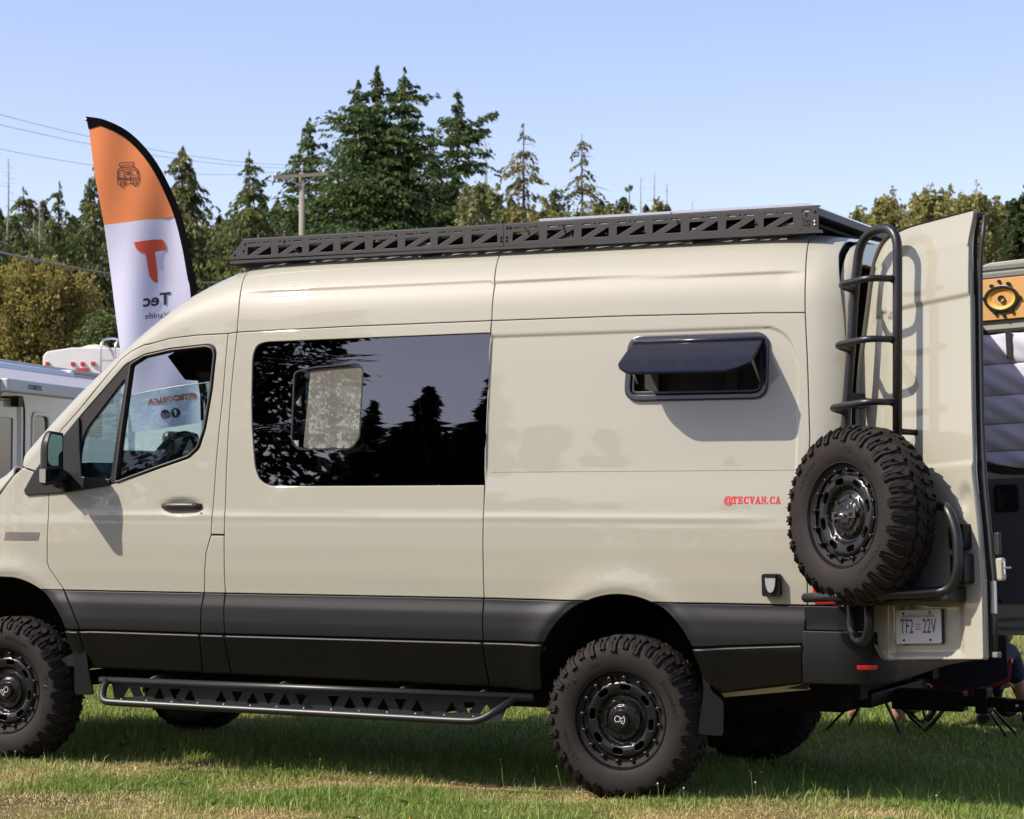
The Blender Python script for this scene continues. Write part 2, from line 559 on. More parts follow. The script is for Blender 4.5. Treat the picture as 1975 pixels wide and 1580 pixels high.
def relief(x, w):
    """outward pressing of the sheet metal: recesses, creases, wheel-arch flares"""
    d = 0.0
    # pressed window recess of the rear quarter
    e = .012
    rx = sstep(-.7290, -.7278, x)
    corner = np.where((x > .70) & (w > 2.08), np.hypot(np.maximum(x - .70, 0) / .165, np.maximum(w - 2.08, 0) / .172), 0)
    rec = rx * sstep(1.42, 1.60, w) * (1 - sstep(2.250, 2.250 + e, w)) * (1 - sstep(.875, .875 + e, x + .00 * w)) * (1 - sstep(.97, 1.06, corner))
    d = d - .008 * rec
    # shoulder crease under the roof
    cr = 2.53 - .012 * np.maximum(x + .7, 0)
    fade = sstep(-2.35, -2.0, x) * (1 - sstep(.75, .93, x))
    d = d - fade * .010 * sstep(0, .016, cr - w) * np.exp(-np.maximum(cr - w, 0) / .09)
    # belt crease
    d = d + .005 * np.exp(-((w - 1.352) / .018) ** 2) * sstep(-3.3, -2.9, x) * (1 - sstep(.5, .9, x))
    # wheel-arch flares
    for ax, az, ar in ARCHES:
        q = np.hypot(x - ax, np.maximum(w - az, 0) * 1.0) - ar
        lim = 1 - sstep(1.25, 1.5, w)
        d = d + lim * (.022 * np.exp(-(np.maximum(q, 0) / .10) ** 2) - .010 * np.exp(-(np.maximum(q, 0) / .028) ** 2))
    # finger recess behind the door handle
    q = ((x + 2.515) / .115) ** 2 + ((w - 1.400) / .040) ** 2
    d = d - .020 * np.exp(-q ** 2)
    return d
def S(x, w, off=0.0):
    x = np.asarray(x, float); w = np.asarray(w, float)
    zt = np.interp(x, _tx, _tz)
    k = sstep(-2.9, -2.05, x)
    hc = .13 + (.36 - .13) * k; wc = .12 + (.34 - .12) * k
    zc = zt - hc
    pin = plan_inset(x)
    side = np.interp(np.minimum(w, zc), _bz, _by)
    slope = (np.interp(zc, _bz, _by) - np.interp(zc - .02, _bz, _by)) / .02
    lc = (hc + wc) * .82
    t = np.clip((w - zc) / lc, 0, 1); a = t * math.pi / 2; n = 2 / 2.25
    dz = hc * np.sin(a) ** n
    y = side + np.where(w > zc, slope * dz + wc * (1 - np.cos(a).clip(0, 1) ** n), 0)
    z = np.where(w > zc, zc + dz, w)
    yt = np.interp(zc, _bz, _by) + slope * hc + wc
    lt = 1.01 - yt
    v = np.clip((w - zc - lc) / np.maximum(lt, .01), 0, 1)
    y = y + v * lt
    z = z + np.where(w > zc + lc, .03 * (1 - (1 - v) ** 2), 0)
    y = y + pin * np.clip((1.01 - y) / .9, 0, 1)
    return np.stack([x + 0 * w, y, z + 0 * x], -1)
def normal(x, w):
    h = .003
    a = P(x + h, w) - P(x - h, w); b = P(x, w + h) - P(x, w - h)
    n = np.cross(a, b); n /= np.maximum(np.linalg.norm(n, axis=-1, keepdims=True), 1e-12)
    return n
def _n0(x, w):
    h = .01
    a = S(x + h, w) - S(x - h, w); b = S(x, w + h) - S(x, w - h)
    n = np.cross(a, b); return n / np.maximum(np.linalg.norm(n, axis=-1, keepdims=True), 1e-12)
def P(x, w, off=0.0):
    x = np.asarray(x, float); w = np.asarray(w, float)
    return S(x, w) + _n0(x, w) * (relief(x, w) + off)[..., None]
# ================================================================ THE CAMPER VAN
VAN_LABEL = 'sand beige high-roof camper van with black cladding, roof rack and open rear doors'
van = thing('camper_van', VAN_LABEL, 'van', (-1.7, 1.01, 0))
def mirror(o):
    """the same pressed part on the far flank"""
    c = o.copy(); COL.objects.link(c)
    c.parent = o.parent; c.matrix_parent_inverse = o.matrix_parent_inverse.copy()
    c.scale = (1, -1, 1); c.location = (0, 2.02, 0)
    return c
def mirror_into(o, far):
    """sub-part of a far-flank part: the mirrored parent carries the reflection"""
    c = o.copy(); COL.objects.link(c); c.parent = far; c.matrix_parent_inverse = Matrix.Identity(4)
    return c
def zc_lc(x):
    zt = np.interp(x, _tx, _tz); k = sstep(-2.9, -2.05, x)
    hc = .13 + .23 * k; wc = .12 + .22 * k
    return zt - hc, (hc + wc) * .82, hc, wc
def w_corner(x, extra=.03):
    zc, lc, hc, wc = zc_lc(x); return float(zc + lc + extra)
def w_center(x):
    zc, lc, hc, wc = zc_lc(x)
    sl = (np.interp(zc, _bz, _by) - np.interp(zc - .02, _bz, _by)) / .02
    yt = np.interp(zc, _bz, _by) + sl * hc + wc
    return float(zc + lc + (1.01 - yt) - .0005)

# shut lines (x, w)
DOOR_R = [(-2.285, 2.316), (-2.292, 2.0), (-2.312, 1.637), (-2.320, 1.34), (-2.322, 1.255), (-2.353, 1.154), (-2.362, 1.064), (-2.368, .948)]
DOOR_R2 = [(-2.368, .946), (-2.374, .82), (-2.373, .737)]
PIL_R = [(-2.229, 2.322), (-2.243, 2.017), (-2.247, 1.60), (-2.241, 1.34), (-2.240, 1.253), (-2.240, 1.066), (-2.238, .949)]
PIL_R2 = [(-2.238, .947), (-2.228, .794), (-2.223, .738)]
MID_R = [(-.730, 2.333), (-.734, 2.145), (-.736, 1.828), (-.731, 1.517), (-.730, 1.36), (-.728, 1.143), (-.727, .954)]
DOOR_L = [(-3.385, 1.455), (-3.380, 1.334), (-3.381, 1.10), (-3.369, 1.066), (-3.323, 1.013), (-3.266, .946)]
DOOR_T = [(-3.325, 1.819), (-3.219, 1.922), (-2.961, 2.196), (-2.902, 2.234), (-2.818, 2.267), (-2.649, 2.302), (-2.481, 2.314), (-2.285, 2.316)]
DRIP = [(-2.229, 2.322), (-1.55, 2.331), (-.73, 2.333), (-.02, 2.332), (.70, 2.322), (.905, 2.315)]
REAR_S = [(.905, 2.315), (.921, 2.118), (.935, 1.884), (.943, 1.737), (.942, 1.3), (.938, .955)]
def arc(i, z0, z1=None, n=26, d=0.0, side=None):
    """points along wheel arch i from height z0 over the top; side 'front'/'rear'/None for both"""
    ax, az, ar = ARCHES[i]; ar += d
    a0 = math.asin(max(-1, min(1, (z0 - az) / ar)))
    if side is None:
        t = np.linspace(math.pi - a0, a0, n)
    else:
        a1 = math.asin(max(-1, min(1, (z1 - az) / ar)))
        t = np.linspace(a0, a1, n)
        if side == 'front': t = math.pi - t
    return [(ax + ar * math.cos(q), az + ar * math.sin(q)) for q in t]
G = .0028
def bodypanel(name, poly, holes=(), m=PAINT, off=0.0, step=.022, gap=G, rim=.014, both=True, edge=.004, parent=None, roll=.55):
    o = panel(name, poly, P, m, parent or van, holes, step=step, gap=gap, rim=rim, off=off, edge=edge, bstep=.02, roll=roll)
    if both: return o, mirror(o)
    return o, None

# --- painted panels
DWIN_HOLE = [(-3.27, 1.482), (-2.967, 1.520), (-2.69, 1.598), (-2.49, 1.655), (-2.422, 1.705), (-2.388, 1.81), (-2.360, 2.02), (-2.350, 2.215), (-2.362, 2.25), (-2.40, 2.264),
             (-2.643, 2.248), (-2.81, 2.221), (-2.93, 2.168), (-3.209, 1.888), (-3.285, 1.80)]
door_poly = DOOR_L[::-1] + [(-3.40, 1.50), (-3.375, 1.70), (-3.34, 1.80)] + DOOR_T + DOOR_R[1:]
front_door, front_door_far = bodypanel('front_door', door_poly, [rpoly(DWIN_HOLE, .02)], step=.014)
front_door['label'] = 'beige driver door with half lowered window'
APIL_IN = [(x, w_corner(x, .02)) for x in np.linspace(-3.60, -2.87, 16)]
roof_f_top = [(x, w_center(x)) for x in np.linspace(-2.86, -2.262, 8)]
ROOF_F = [(-2.262, 2.85), (-2.275, 2.70), (-2.246, 2.546), (-2.231, 2.426), (-2.229, 2.322)]
apil = [(-3.488, 1.592), (-3.43, 1.66), (-3.385, 1.735)] + DOOR_T + [(-2.229, 2.322)] + ROOF_F[::-1][1:] + [(-2.262, w_center(-2.262))] + roof_f_top[::-1][1:] + APIL_IN[::-1] + [(-3.575, 1.615)]
bodypanel('front_roof_panel', apil)
fender = [(-3.385, 1.455)] + DOOR_L[1:] + arc(1, .946, 1.011, 12, 0, 'rear')[0:-1] + arc(1, 1.011, .60, 16, 0, 'front') + \
         [(-4.40, .60), (-4.56, .85), (-4.58, .98), (-4.35, 1.17), (-4.0, 1.33), (-3.73, 1.455), (-3.632, 1.566), (-3.572, 1.611), (-3.49, 1.588), (-3.43, 1.53)]
bodypanel('front_wing', fender)
hood = [(-3.636, 1.572), (-3.735, 1.463), (-4.0, 1.338), (-4.35, 1.178), (-4.585, .985)] + [(x, w_center(x)) for x in np.linspace(-4.6, -3.70, 8)] + [(-3.70, w_corner(-3.70))]
bodypanel('bonnet', hood, step=.04)
bodypanel('pillar_strip', [(-2.285, 2.316)] + DOOR_R[1:5] + [(-2.2405, 1.255)] + PIL_R[::-1][3:], both=True)
bodypanel('lower_pillar_strip', [(-2.322, 1.251)] + DOOR_R[5:] + PIL_R[::-1][:2] + [(-2.2405, 1.251)])
MW = [(-.7345, 2.271), (-2.05, 2.264), (-2.104, 2.248), (-2.122, 2.19), (-2.112, 1.95), (-2.098, 1.80), (-2.07, 1.605), (-2.035, 1.535), (-1.97, 1.509), (-.731, 1.515)]
MWr = rpoly(MW, [0, .03, .03, .03, .05, .05, .05, .04, .04, 0])
midp = PIL_R + [(-.727, .954), (-.728, 1.143), (-.730, 1.36), (-.731, 1.513)] + MWr[::-1][1:] + [(-.7345, 2.273), (-.730, 2.333)] + DRIP[::-1][4:5] + [(-2.229, 2.322)]
window_panel, wp_far = bodypanel('window_panel', midp[:-1])
AWF = rpoly([(.004, 1.914), (.732, 1.914), (.732, 2.232), (.016, 2.232)], .075)
quarter = MID_R[::-1] + [(-.02, 2.332), (.70, 2.322)] + REAR_S + arc(0, .953, .987, 14, 0, 'rear')[:-1] + arc(0, .987, .953, 14, 0, 'front')
qo, qf = bodypanel('rear_quarter_panel', quarter, [inset(np.array(AWF), .02).tolist()], step=.0105)
bodypanel('mid_roof_panel', DRIP[:3] + [(-.735, 2.50), (-.763, 2.68), (-.79, 2.85), (-.79, w_center(-.79)), (-1.5, w_center(-1.5)), (-2.262, w_center(-2.26))] + ROOF_F, step=.015)
ROOF_R = [(.905, 2.315), (.895, 2.48), (.88, 2.60), (.86, 2.74), (.85, 2.85)]
bodypanel('rear_roof_panel', DRIP[2:] + ROOF_R[1:] + [(.85, w_center(.85)), (.0, w_center(0.)), (-.79, w_center(-.79)), (-.79, 2.85), (-.763, 2.68), (-.735, 2.50)], step=.015)
PILX = [(1.100, .955), (1.100, 2.15), (1.085, 2.30), (1.05, 2.50), (1.03, 2.62), (1.03, w_center(1.03))]
bodypanel('rear_corner_panel', [(.938, .955), (.942, 1.3), (.943, 1.737), (.935, 1.884), (.921, 2.118)] + ROOF_R + [(.85, w_center(.85))] + PILX[::-1], step=.02)

# --- cladding: grey upper band, black sill band
def clad(name, poly, m, off, **k): return bodypanel(name, poly, m=m, off=off, step=.02, rim=.03, edge=.009 if m is SILL else .004, roll=1.3 if m is SILL else .55, **k)
a1 = arc(1, .738, .944, 10, 0, 'rear')
clad('wing_cladding', a1 + [(-3.266, .944), (-3.196, .845), (-3.141, .738)], PLASTIC, .004)
clad('door_cladding', [(-3.266, .944), (-3.196, .845), (-3.141, .738)] + [(-2.373, .738)] + DOOR_R2[::-1][1:], PLASTIC, .004)
clad('pillar_cladding', DOOR_R2 + PIL_R2[::-1], PLASTIC, .004)
clad('mid_cladding', PIL_R2 + [(-.719, .745), (-.724, .863), (-.727, .952)], PLASTIC, .004)
a0f = arc(0, .95, .748, 10, 0, 'front')
clad('arch_cladding', [(-.727, .952), (-.724, .863), (-.719, .745)] + a0f[::-1], PLASTIC, .004)
a0r = arc(0, .95, .748, 10, 0, 'rear')
clad('rear_cladding', a0r + [(.927, .779), (.938, .953)], PLASTIC, .004)
clad('wing_sill', [(-3.236, .735), (-3.141, .735), (-3.10, .527), (-3.185, .527)], SILL, .018)
clad('door_sill', [(-3.141, .735), (-2.373, .735), (-2.388, .530), (-3.10, .532)], SILL, .018)
clad('pillar_sill', [(-2.373, .735), (-2.223, .735), (-2.21, .528), (-2.388, .528)], SILL, .018)
clad('mid_sill', [(-2.223, .735), (-.719, .742), (-.708, .520), (-2.21, .528)], SILL, .018)
clad('arch_sill', [(-.719, .742), (-.386, .745), (-.412, .64), (-.418, .515), (-.708, .520)], SILL, .018)
clad('rear_sill', [(.384, .745), (.927, .776), (.915, .598), (.505, .538), (.43, .60)], SILL, .018)
# underside flange in body colour behind the rear sill
fl = MB().add([(.5, .05, .530), (.92, .05, .592), (.93, .07, .562), (.505, .07, .510), (.5, .14, .53), (.92, .14, .592)], [(0, 1, 2, 3), (0, 4, 5, 1)])
fl.obj('sill_flange', PAINT, van)

# --- window frames and glass
def glasspanel(name, poly, m, off, parent, holes=(), gap=0.0, both=True, step=.05):
    o = panel(name, poly, P, m, parent, holes, step=step, gap=gap, rim=0, off=off, edge=0, bstep=.03)
    return o
DW = [(-2.889, 2.163), (-2.81, 2.204), (-2.643, 2.232), (-2.418, 2.247), (-2.378, 2.235), (-2.368, 2.205), (-2.378, 2.019), (-2.406, 1.81), (-2.440, 1.718), (-2.49, 1.674), (-2.69, 1.616), (-2.946, 1.536)]
QG = rpoly([(-2.925, 2.098), (-3.165, 1.82), (-3.205, 1.70), (-3.195, 1.548), (-2.988, 1.548)], [.03, .05, .05, .03, .02])
frame = panel('window_frame', rpoly(DWIN_HOLE, .02), P, mat('window_rubber', (.014, .0125, .012), .5, spec=.3), front_door, [rpoly(DW, .012), QG], step=.03, gap=.001, rim=.03, off=-.004, edge=.003, bstep=.02)
mirror_into(frame, front_door_far)
bead = MB()
ins = resample(inset(resample(np.array(rpoly(DW, .015))[::-1], .03), -.006), .03)
bead.tube([tuple(P(np.array(a), np.array(b), .003)) for a, b in ins], .006, 6, closed=True)
bo = bead.obj('window_bead', mat('window_bead_rubber', (.06, .048, .042), .45), front_door, smooth=True); mirror_into(bo, front_door_far)
DWlow = [(-2.917, 1.998), (-2.8, 2.018), (-2.6, 2.045), (-2.374, 2.063)] + [q for q in DW if q[1] < 2.03]
gl = glasspanel('window_glass', DWlow, GLASS_CAB, -.018, front_door)
gl['label'] = 'driver window glass wound half down'
ge = MB().tube([tuple(P(np.array(a), np.array(b), -.018)) for a, b in [(-2.917, 1.998), (-2.8, 2.018), (-2.6, 2.045), (-2.374, 2.063)]], .0025, 6)
ge.obj('glass_top_edge', mat('ground_glass_edge', (.35, .5, .48), .3), front_door, smooth=True)
gf = glasspanel('window_glass', DW, GLASS_CAB, -.018, front_door_far)
q = glasspanel('quarter_glass', QG, GLASS_CAB, -.012, front_door); mirror_into(q, front_door_far)
SL = rpoly([(-1.862, 2.098), (-1.75, 2.121), (-1.488, 2.135), (-1.459, 2.108), (-1.460, 1.759), (-1.503, 1.703), (-1.821, 1.703), (-1.857, 1.747)], [.02, .03, .02, .02, .02, .03, .03, .03])
glass = glasspanel('privacy_window', MWr, GLASS_DARK, -.006, window_panel, [SL], gap=.002)
sl = glasspanel('slider_pane', SL, GLASS_SLIDER, -.012, window_panel)
scr = bpy.data.materials.new('insect_screen'); scr.use_nodes = True
t = scr.node_tree; b = t.nodes['Principled BSDF']; b.inputs['Roughness'].default_value = .9; b.inputs['Specular IOR Level'].default_value = .1
tc = t.nodes.new('ShaderNodeTexCoord'); n_ = t.nodes.new('ShaderNodeTexNoise'); n_.inputs['Scale'].default_value = 260; n_.inputs['Detail'].default_value = 2
t.links.new(tc.outputs['Object'], n_.inputs['Vector'])
rp = t.nodes.new('ShaderNodeValToRGB'); rp.color_ramp.elements[0].position = .35; rp.color_ramp.elements[0].color = (.24, .21, .17, 1); rp.color_ramp.elements[1].position = .65; rp.color_ramp.elements[1].color = (.42, .375, .31, 1)
t.links.new(n_.outputs[0], rp.inputs[0]); t.links.new(rp.outputs[0], b.inputs['Base Color']); n_.inputs['Scale'].default_value = 420
tr_ = t.nodes.new('ShaderNodeBsdfTransparent'); mx_ = t.nodes.new('ShaderNodeMixShader'); mx_.inputs[0].default_value = .62
t.links.new(tr_.outputs[0], mx_.inputs[1]); t.links.new(b.outputs[0], mx_.inputs[2]); t.links.new(mx_.outputs[0], t.nodes['Material Output'].inputs[0])
panel('insect_screen', rpoly([(-1.775, 2.115), (-1.488, 2.132), (-1.465, 2.105), (-1.466, 1.762), (-1.506, 1.708), (-1.795, 1.708)], .015), P, scr, window_panel, step=.06, rim=0, edge=0, off=-.020)
sf = panel('slider_frame', inset(np.array(SL[::-1]), -.008).tolist(), P, mat('slider_frame_black', (.02, .02, .02), .3), window_panel, [SL], step=.05, rim=.01, off=-.005, edge=0, bstep=.03)
# far flank: privacy glass with one clear sliding pane at its front edge
SLF = rrect(-2.03, 1.78, -1.88, 2.10, .03)
g2 = panel('privacy_window', MWr, P, GLASS_DARK, wp_far, [SLF], step=.08, rim=0, off=-.006, edge=0, bstep=.05)
g3 = panel('slider_pane', SLF, P, GLASS_SLIDER, wp_far, step=.08, rim=0, off=-.012, edge=0)
# windscreen
ws = [(x, w_corner(x, .055)) for x in np.linspace(-3.66, -2.93, 14)] + [(x, w_center(x)) for x in np.linspace(-2.90, -3.68, 10)]
bodypanel('windscreen', ws, m=GLASS_SHIELD, off=-.006, gap=0, rim=0, edge=0, step=.06)
wf = panel('windscreen_surround', [(x, w_corner(x, .015)) for x in np.linspace(-3.68, -2.90, 14)] + [(-2.86, w_corner(-2.86, .05)), (-2.86, w_center(-2.86)), (-2.90, w_center(-2.90))] + [(x, w_corner(x, .06)) for x in np.linspace(-2.93, -3.66, 14)], P, SEAL, van, step=.03, rim=.01, off=-.003, edge=0)
mirror(wf)

# --- inner lining (keeps the cabin dark, windows cut through it)
wins = [inset(np.array(DW)[::-1], 0).tolist(), QG, inset(np.array(MWr), .0).tolist(), rrect(.04, 1.95, .70, 2.20, .05)]
lin = [(-3.05, 1.03), (1.09, 1.03), (1.09, 2.25), (1.04, 2.5), (1.02, w_center(1.02)), (-.8, w_center(-.8)), (-2.2, w_center(-2.2)), (-2.84, w_center(-2.84)), (-2.86, w_corner(-2.86, .02)), (-3.22, w_corner(-3.22, -.09)), (-3.40, 1.50), (-3.30, 1.03)]
li = panel('inner_lining', lin, P, INNER, van, [rpoly(DWIN_HOLE, .02)] + wins[2:], step=.06, rim=0, off=-.04, edge=0, bstep=.04)
mirror(li)
fl = MB().box((-3.1, .66, .60), (1.10, 1.36, .64)).obj('cargo_floor', INNER, van)

# --- wheel wells and underbody
for i, (ax, az, ar) in enumerate(ARCHES):
    for side in (0, 1):
        m = MB(); V = []; F = []
        t = np.linspace(.06, math.pi - .06, 30)
        for yy in (.004, .10, .62):
            for a in t:
                rr = ar + (.0 if yy < .05 else .02)
                V.append((ax + rr * math.cos(a), yy if not side else 2.02 - yy, az + rr * math.sin(a)))
        for r_ in range(2):
            for k in range(29): F.append((r_ * 30 + k, r_ * 30 + k + 1, (r_ + 1) * 30 + k + 1, (r_ + 1) * 30 + k))
        c = len(V); V.append((ax, .62 if not side else 1.40, az))
        for k in range(29): F.append((60 + k, 60 + k + 1, c))
        m.add(V, F)
        m.obj('wheel_arch_liner', mat('arch_liner', (.006, .006, .005), .8, spec=.2, bump=(60, .4)), van, smooth=True)
ub = MB()
ub.box((-3.1, .30, .50), (1.1, .42, .62)).box((-3.1, 1.60, .50), (1.1, 1.72, .62)).box((-3.2, .42, .575), (1.1, 1.60, .60))
ub.obj('chassis_rail', VOID, van)
MB().box((-2.80, .45, .29), (-1.85, 1.55, .57), bev=.04).obj('shade_box_front', VOID, van)  # added dark box that blocks skylight and sight lines beneath the van
MB().box((-1.62, .45, .30), (-1.28, 1.55, .57), bev=.04).obj('shade_box_mid', VOID, van)  # second added box, keeps the ground shade under the van dark
MB().box((.45, .45, .42), (1.0, 1.55, .57), bev=.04).obj('spare_well', VOID, van)
ax_ = MB().tube([(0, .2, .385), (0, 1.82, .385)], .045, 12).lathe([(0, -.16), (.12, -.12), (.16, 0), (.12, .12), (0, .16)], 16, Matrix.Translation((0, 1.01, .385)))
ax_.obj('rear_axle', VOID, van, smooth=True)
MB().tube([(-3.665, .2, .40), (-3.665, 1.82, .40)], .045, 12).obj('front_axle', VOID, van, smooth=True)
MB().tube([(-3.2, 1.0, .50), (0, 1.0, .42)], .04, 10).obj('drive_shaft', VOID, van, smooth=True)
MB().tube([(-3.1, 1.35, .50), (-1.2, 1.35, .50), (-.6, 1.35, .52)], .04, 10).lathe([(0, -.42), (.12, -.40), (.12, .40), (0, .42)], 16, Matrix.Translation((-1.7, 1.35, .50)) @ Matrix.Rotation(R(90), 4, 'Z')).obj('exhaust', VOID, van, smooth=True)
MB().box((-1.0, .25, .40), (-.45, .75, .58), bev=.03).obj('fuel_tank', VOID, van)
# shock absorber and spring seen in the front arch
s = MB().tube([(-3.36, .22, .70), (-3.355, .22, .98)], .009, 8); s.tube([(-3.362, .22, .45), (-3.36, .22, .77)], .028, 10)
s.obj('shock_absorber', mat('damper_steel', (.12, .12, .12), .35, metal=.6), van, smooth=True)
# mud flaps
def flap(poly, y0, name='mud_flap'):
    for sd in (0, 1):
        f = lambda a, b, d: (a, (y0 + d) if not sd else 2.02 - y0 - d, b)
        MB().prism(rpoly(poly, .02), f, 0, .012).obj(name, mat('mud_flap_rubber', (.005, .005, .005), .6, spec=.15), van, autosmooth=40)
flap([(-3.238, .733), (-3.192, .60), (-3.186, .385), (-3.065, .388), (-3.10, .53), (-3.128, .73)], -.006)
flap([(.385, .748), (.415, .66), (.430, .55), (.40, .34), (.525, .335), (.528, .50), (.47, .54), (.43, .66), (.42, .748)], .0)
# --- nose: bumper, grille, headlight (mostly outside the frame)
def nose(y, z, d=0.0):
    """front fascia surface"""
    q = np.abs(np.asarray(y) - 1.01)
    x = -4.70 + .55 * np.maximum(q - .45, 0) ** 2 * 2.3 + .35 * np.maximum(np.asarray(z) - .9, 0) ** 2
    return np.stack([x - d, np.asarray(y) + 0 * x, np.asarray(z) + 0 * x], -1)
panel('front_bumper', rrect(.06, .40, 1.96, .80, .08), nose, PLASTIC, van, step=.06, rim=.25, flip=True)
panel('front_grille', rrect(.50, .82, 1.52, 1.12, .06), nose, mat('grille_black', (.02, .02, .02), .35), van, step=.06, rim=.2, flip=True, off=-.01)
for sd in (0, 1):
    y0, y1 = (.10, .47) if not sd else (1.55, 1.92)
    panel('headlight', rrect(y0, .82, y1, 1.08, .07), nose, mat('headlamp_lens', (.5, .52, .55), .08, coat=1), van, step=.05, rim=.2, flip=True, off=-.005)

# --- rear frame, bumper, tail lamps
def rear_face(y, z, d=0.0): return np.stack([1.098 + d + 0 * np.asarray(y), np.asarray(y), np.asarray(z)], -1)
sec = [S(1.098, w) for w in (list(np.linspace(.80, 2.2, 8)) + list(np.linspace(2.25, w_center(1.098), 16)))]
outl = [(q[1], q[2]) for q in sec] + [(2.02 - q[1], q[2]) for q in sec[::-1]]
panel('rear_frame', outl, rear_face, PAINT, van, [rpoly([(.17, .84), (1.85, .84), (1.83, 2.2), (1.72, 2.56), (.30, 2.56), (.19, 2.2)], [.05, .05, .3, .12, .12, .3])], step=.05, rim=.05, edge=.004)
MB().box((1.10, .80, 2.585), (1.125, 1.22, 2.625), bev=.008).obj('brake_light', REDLENS, van)
# lining seen at the head of the open doorway
def bplan(a, z, d=0.0):
    """bumper wrap: a is the distance along the plan path from the flank round the corner"""
    a = np.asarray(a, float)
    px = np.interp(a, [0, .17, .23, .29, .35, .41, .47, .7, 1.3], [.92, 1.09, 1.148, 1.20, 1.240, 1.268, 1.285, 1.30, 1.31])
    py = np.interp(a, [0, .17, .23, .29, .35, .41, .47, .7, 1.3], [-.006, .002, .015, .042, .085, .135, .19, .42, 1.01])
    tx = np.interp(a, [0, .17, .29, .41, .5, 1.3], [0, .1, .5, .9, 1, 1]); n = np.sqrt(tx ** 2 + (1 - tx) ** 2)
    bulge = .012 * np.sin(np.clip((np.asarray(z) - .58) / .28, 0, 1) * math.pi)
    return np.stack([px + (d + bulge) * tx / n, py - (d + bulge) * (1 - tx) / n, np.asarray(z) + 0 * a], -1)
for nm, poly, o_ in (('bumper_cap', [(.006, .842), (.006, .952), (.30, .952), (.32, .842)], -.002), ('rear_bumper', [(.004, .598), (.004, .838), (.33, .838), (.45, .80), (.75, .74), (1.30, .74), (1.30, .62), (.50, .60)], .008)):
    o = panel(nm, rpoly(poly, .008), bplan, PLASTIC, van, step=.03, rim=.04, off=o_, edge=.006, bstep=.02); mirror(o)
rf = panel('rear_reflector', rrect(.245, .667, .325, .687, .008), bplan, REDLENS, van, step=.02, rim=.01, off=.028); mirror(rf)
tl = panel('tail_lamp', rrect(.965, .962, 1.095, 1.36, .02), P, REDLENS, van, step=.02, rim=.02, off=.006); mirror(tl)

# --- shut-line backing: dark strip behind every gap
back = [(-3.40, .53), (-3.2, .53), (.92, .56), (1.09, .80), (1.09, 2.25), (1.03, 2.6), (.85, 2.8), (-2.2, 2.8), (-2.6, w_corner(-2.6, .0)), (-3.3, w_corner(-3.3, -.02)), (-3.6, 1.55), (-4.0, 1.30), (-4.2, 1.15)] + arc(1, 1.0, 1.01, 5, .01, 'front')[::-1] + arc(1, 1.01, .62, 14, .01, 'rear')
bk = panel('seam_backing', [q for q in back], P, GAPM, van, [rpoly(DWIN_HOLE, .02), MWr, inset(np.array(AWF), .02).tolist(), arc(0, .50, None, 30, .012)], step=.05, rim=0, off=-.016, edge=0, bstep=.03)
mirror(bk)

# flat dark strip painted as the shade of a groove under the recess
sw = panel('swage_shade_strip', [(-.705, 1.5745), (.868, 1.5785), (.868, 1.5805), (-.705, 1.5765)], P, mat('swage_shadow', (.12, .11, .095), .6), van, step=.1, rim=0, edge=0, off=.0006, bstep=.03)
# --- door handle, badge, lettering, shore-power socket
def small(name, poly, d0, d1, m, parent=van, sm=35):
    def f(a, b, d): return P(np.array(a), np.array(b), d)
    return MB().prism(poly, f, d0, d1).obj(name, m, parent, autosmooth=sm)
cup = [(-2.515 + .118 * math.cos(t), 1.400 + .042 * math.sin(t)) for t in np.linspace(0, 2 * math.pi, 28, endpoint=False)]
def cupfn(a, b, off=0.0):
    q = ((np.asarray(a) + 2.515) / .118) ** 2 + ((np.asarray(b) - 1.400) / .042) ** 2
    return P(a, b, .0012 - .0 * q) 
hd = MB()
hp = [(-2.636, 1.402), (-2.60, 1.404), (-2.515, 1.405), (-2.44, 1.404), (-2.394, 1.402)]
hd.tube([tuple(P(np.array(a), np.array(b), .022 if -2.62 < a < -2.41 else .002)) for a, b in hp], .017, 10, rs=[.014, .018, .018, .018, .014])
h_ = hd.obj('handle', mat('handle_black', (.025, .024, .024), .4), front_door, smooth=True)
MB().lathe([(0, .0), (.008, .0), (.008, .004)], 12, Matrix.Translation(Vector(P(np.array(-2.42), np.array(1.403), .049)))).obj('key_cylinder', CHROME, front_door)
bd = MB()
for k in range(34):
    for j in range(9):
        a = -3.676 + .0069 * k + .0012 * j; b = 1.213 + .0052 * j
        bd.prism([(a, b), (a + .0036, b), (a + .0044, b + .0034), (a + .0008, b + .0034)], lambda a_, b_, d: P(np.array(a_), np.array(b_), d), .0005, .003)
bd.obj('wing_badge', mat('badge_foil', (.62, .56, .52), .25, metal=.8), van)
small('badge_plate', [(-3.680, 1.209), (-3.440, 1.205), (-3.440, 1.259), (-3.680, 1.262)], -.001, .0006, mat('badge_base', (.34, .31, .28), .45), van)
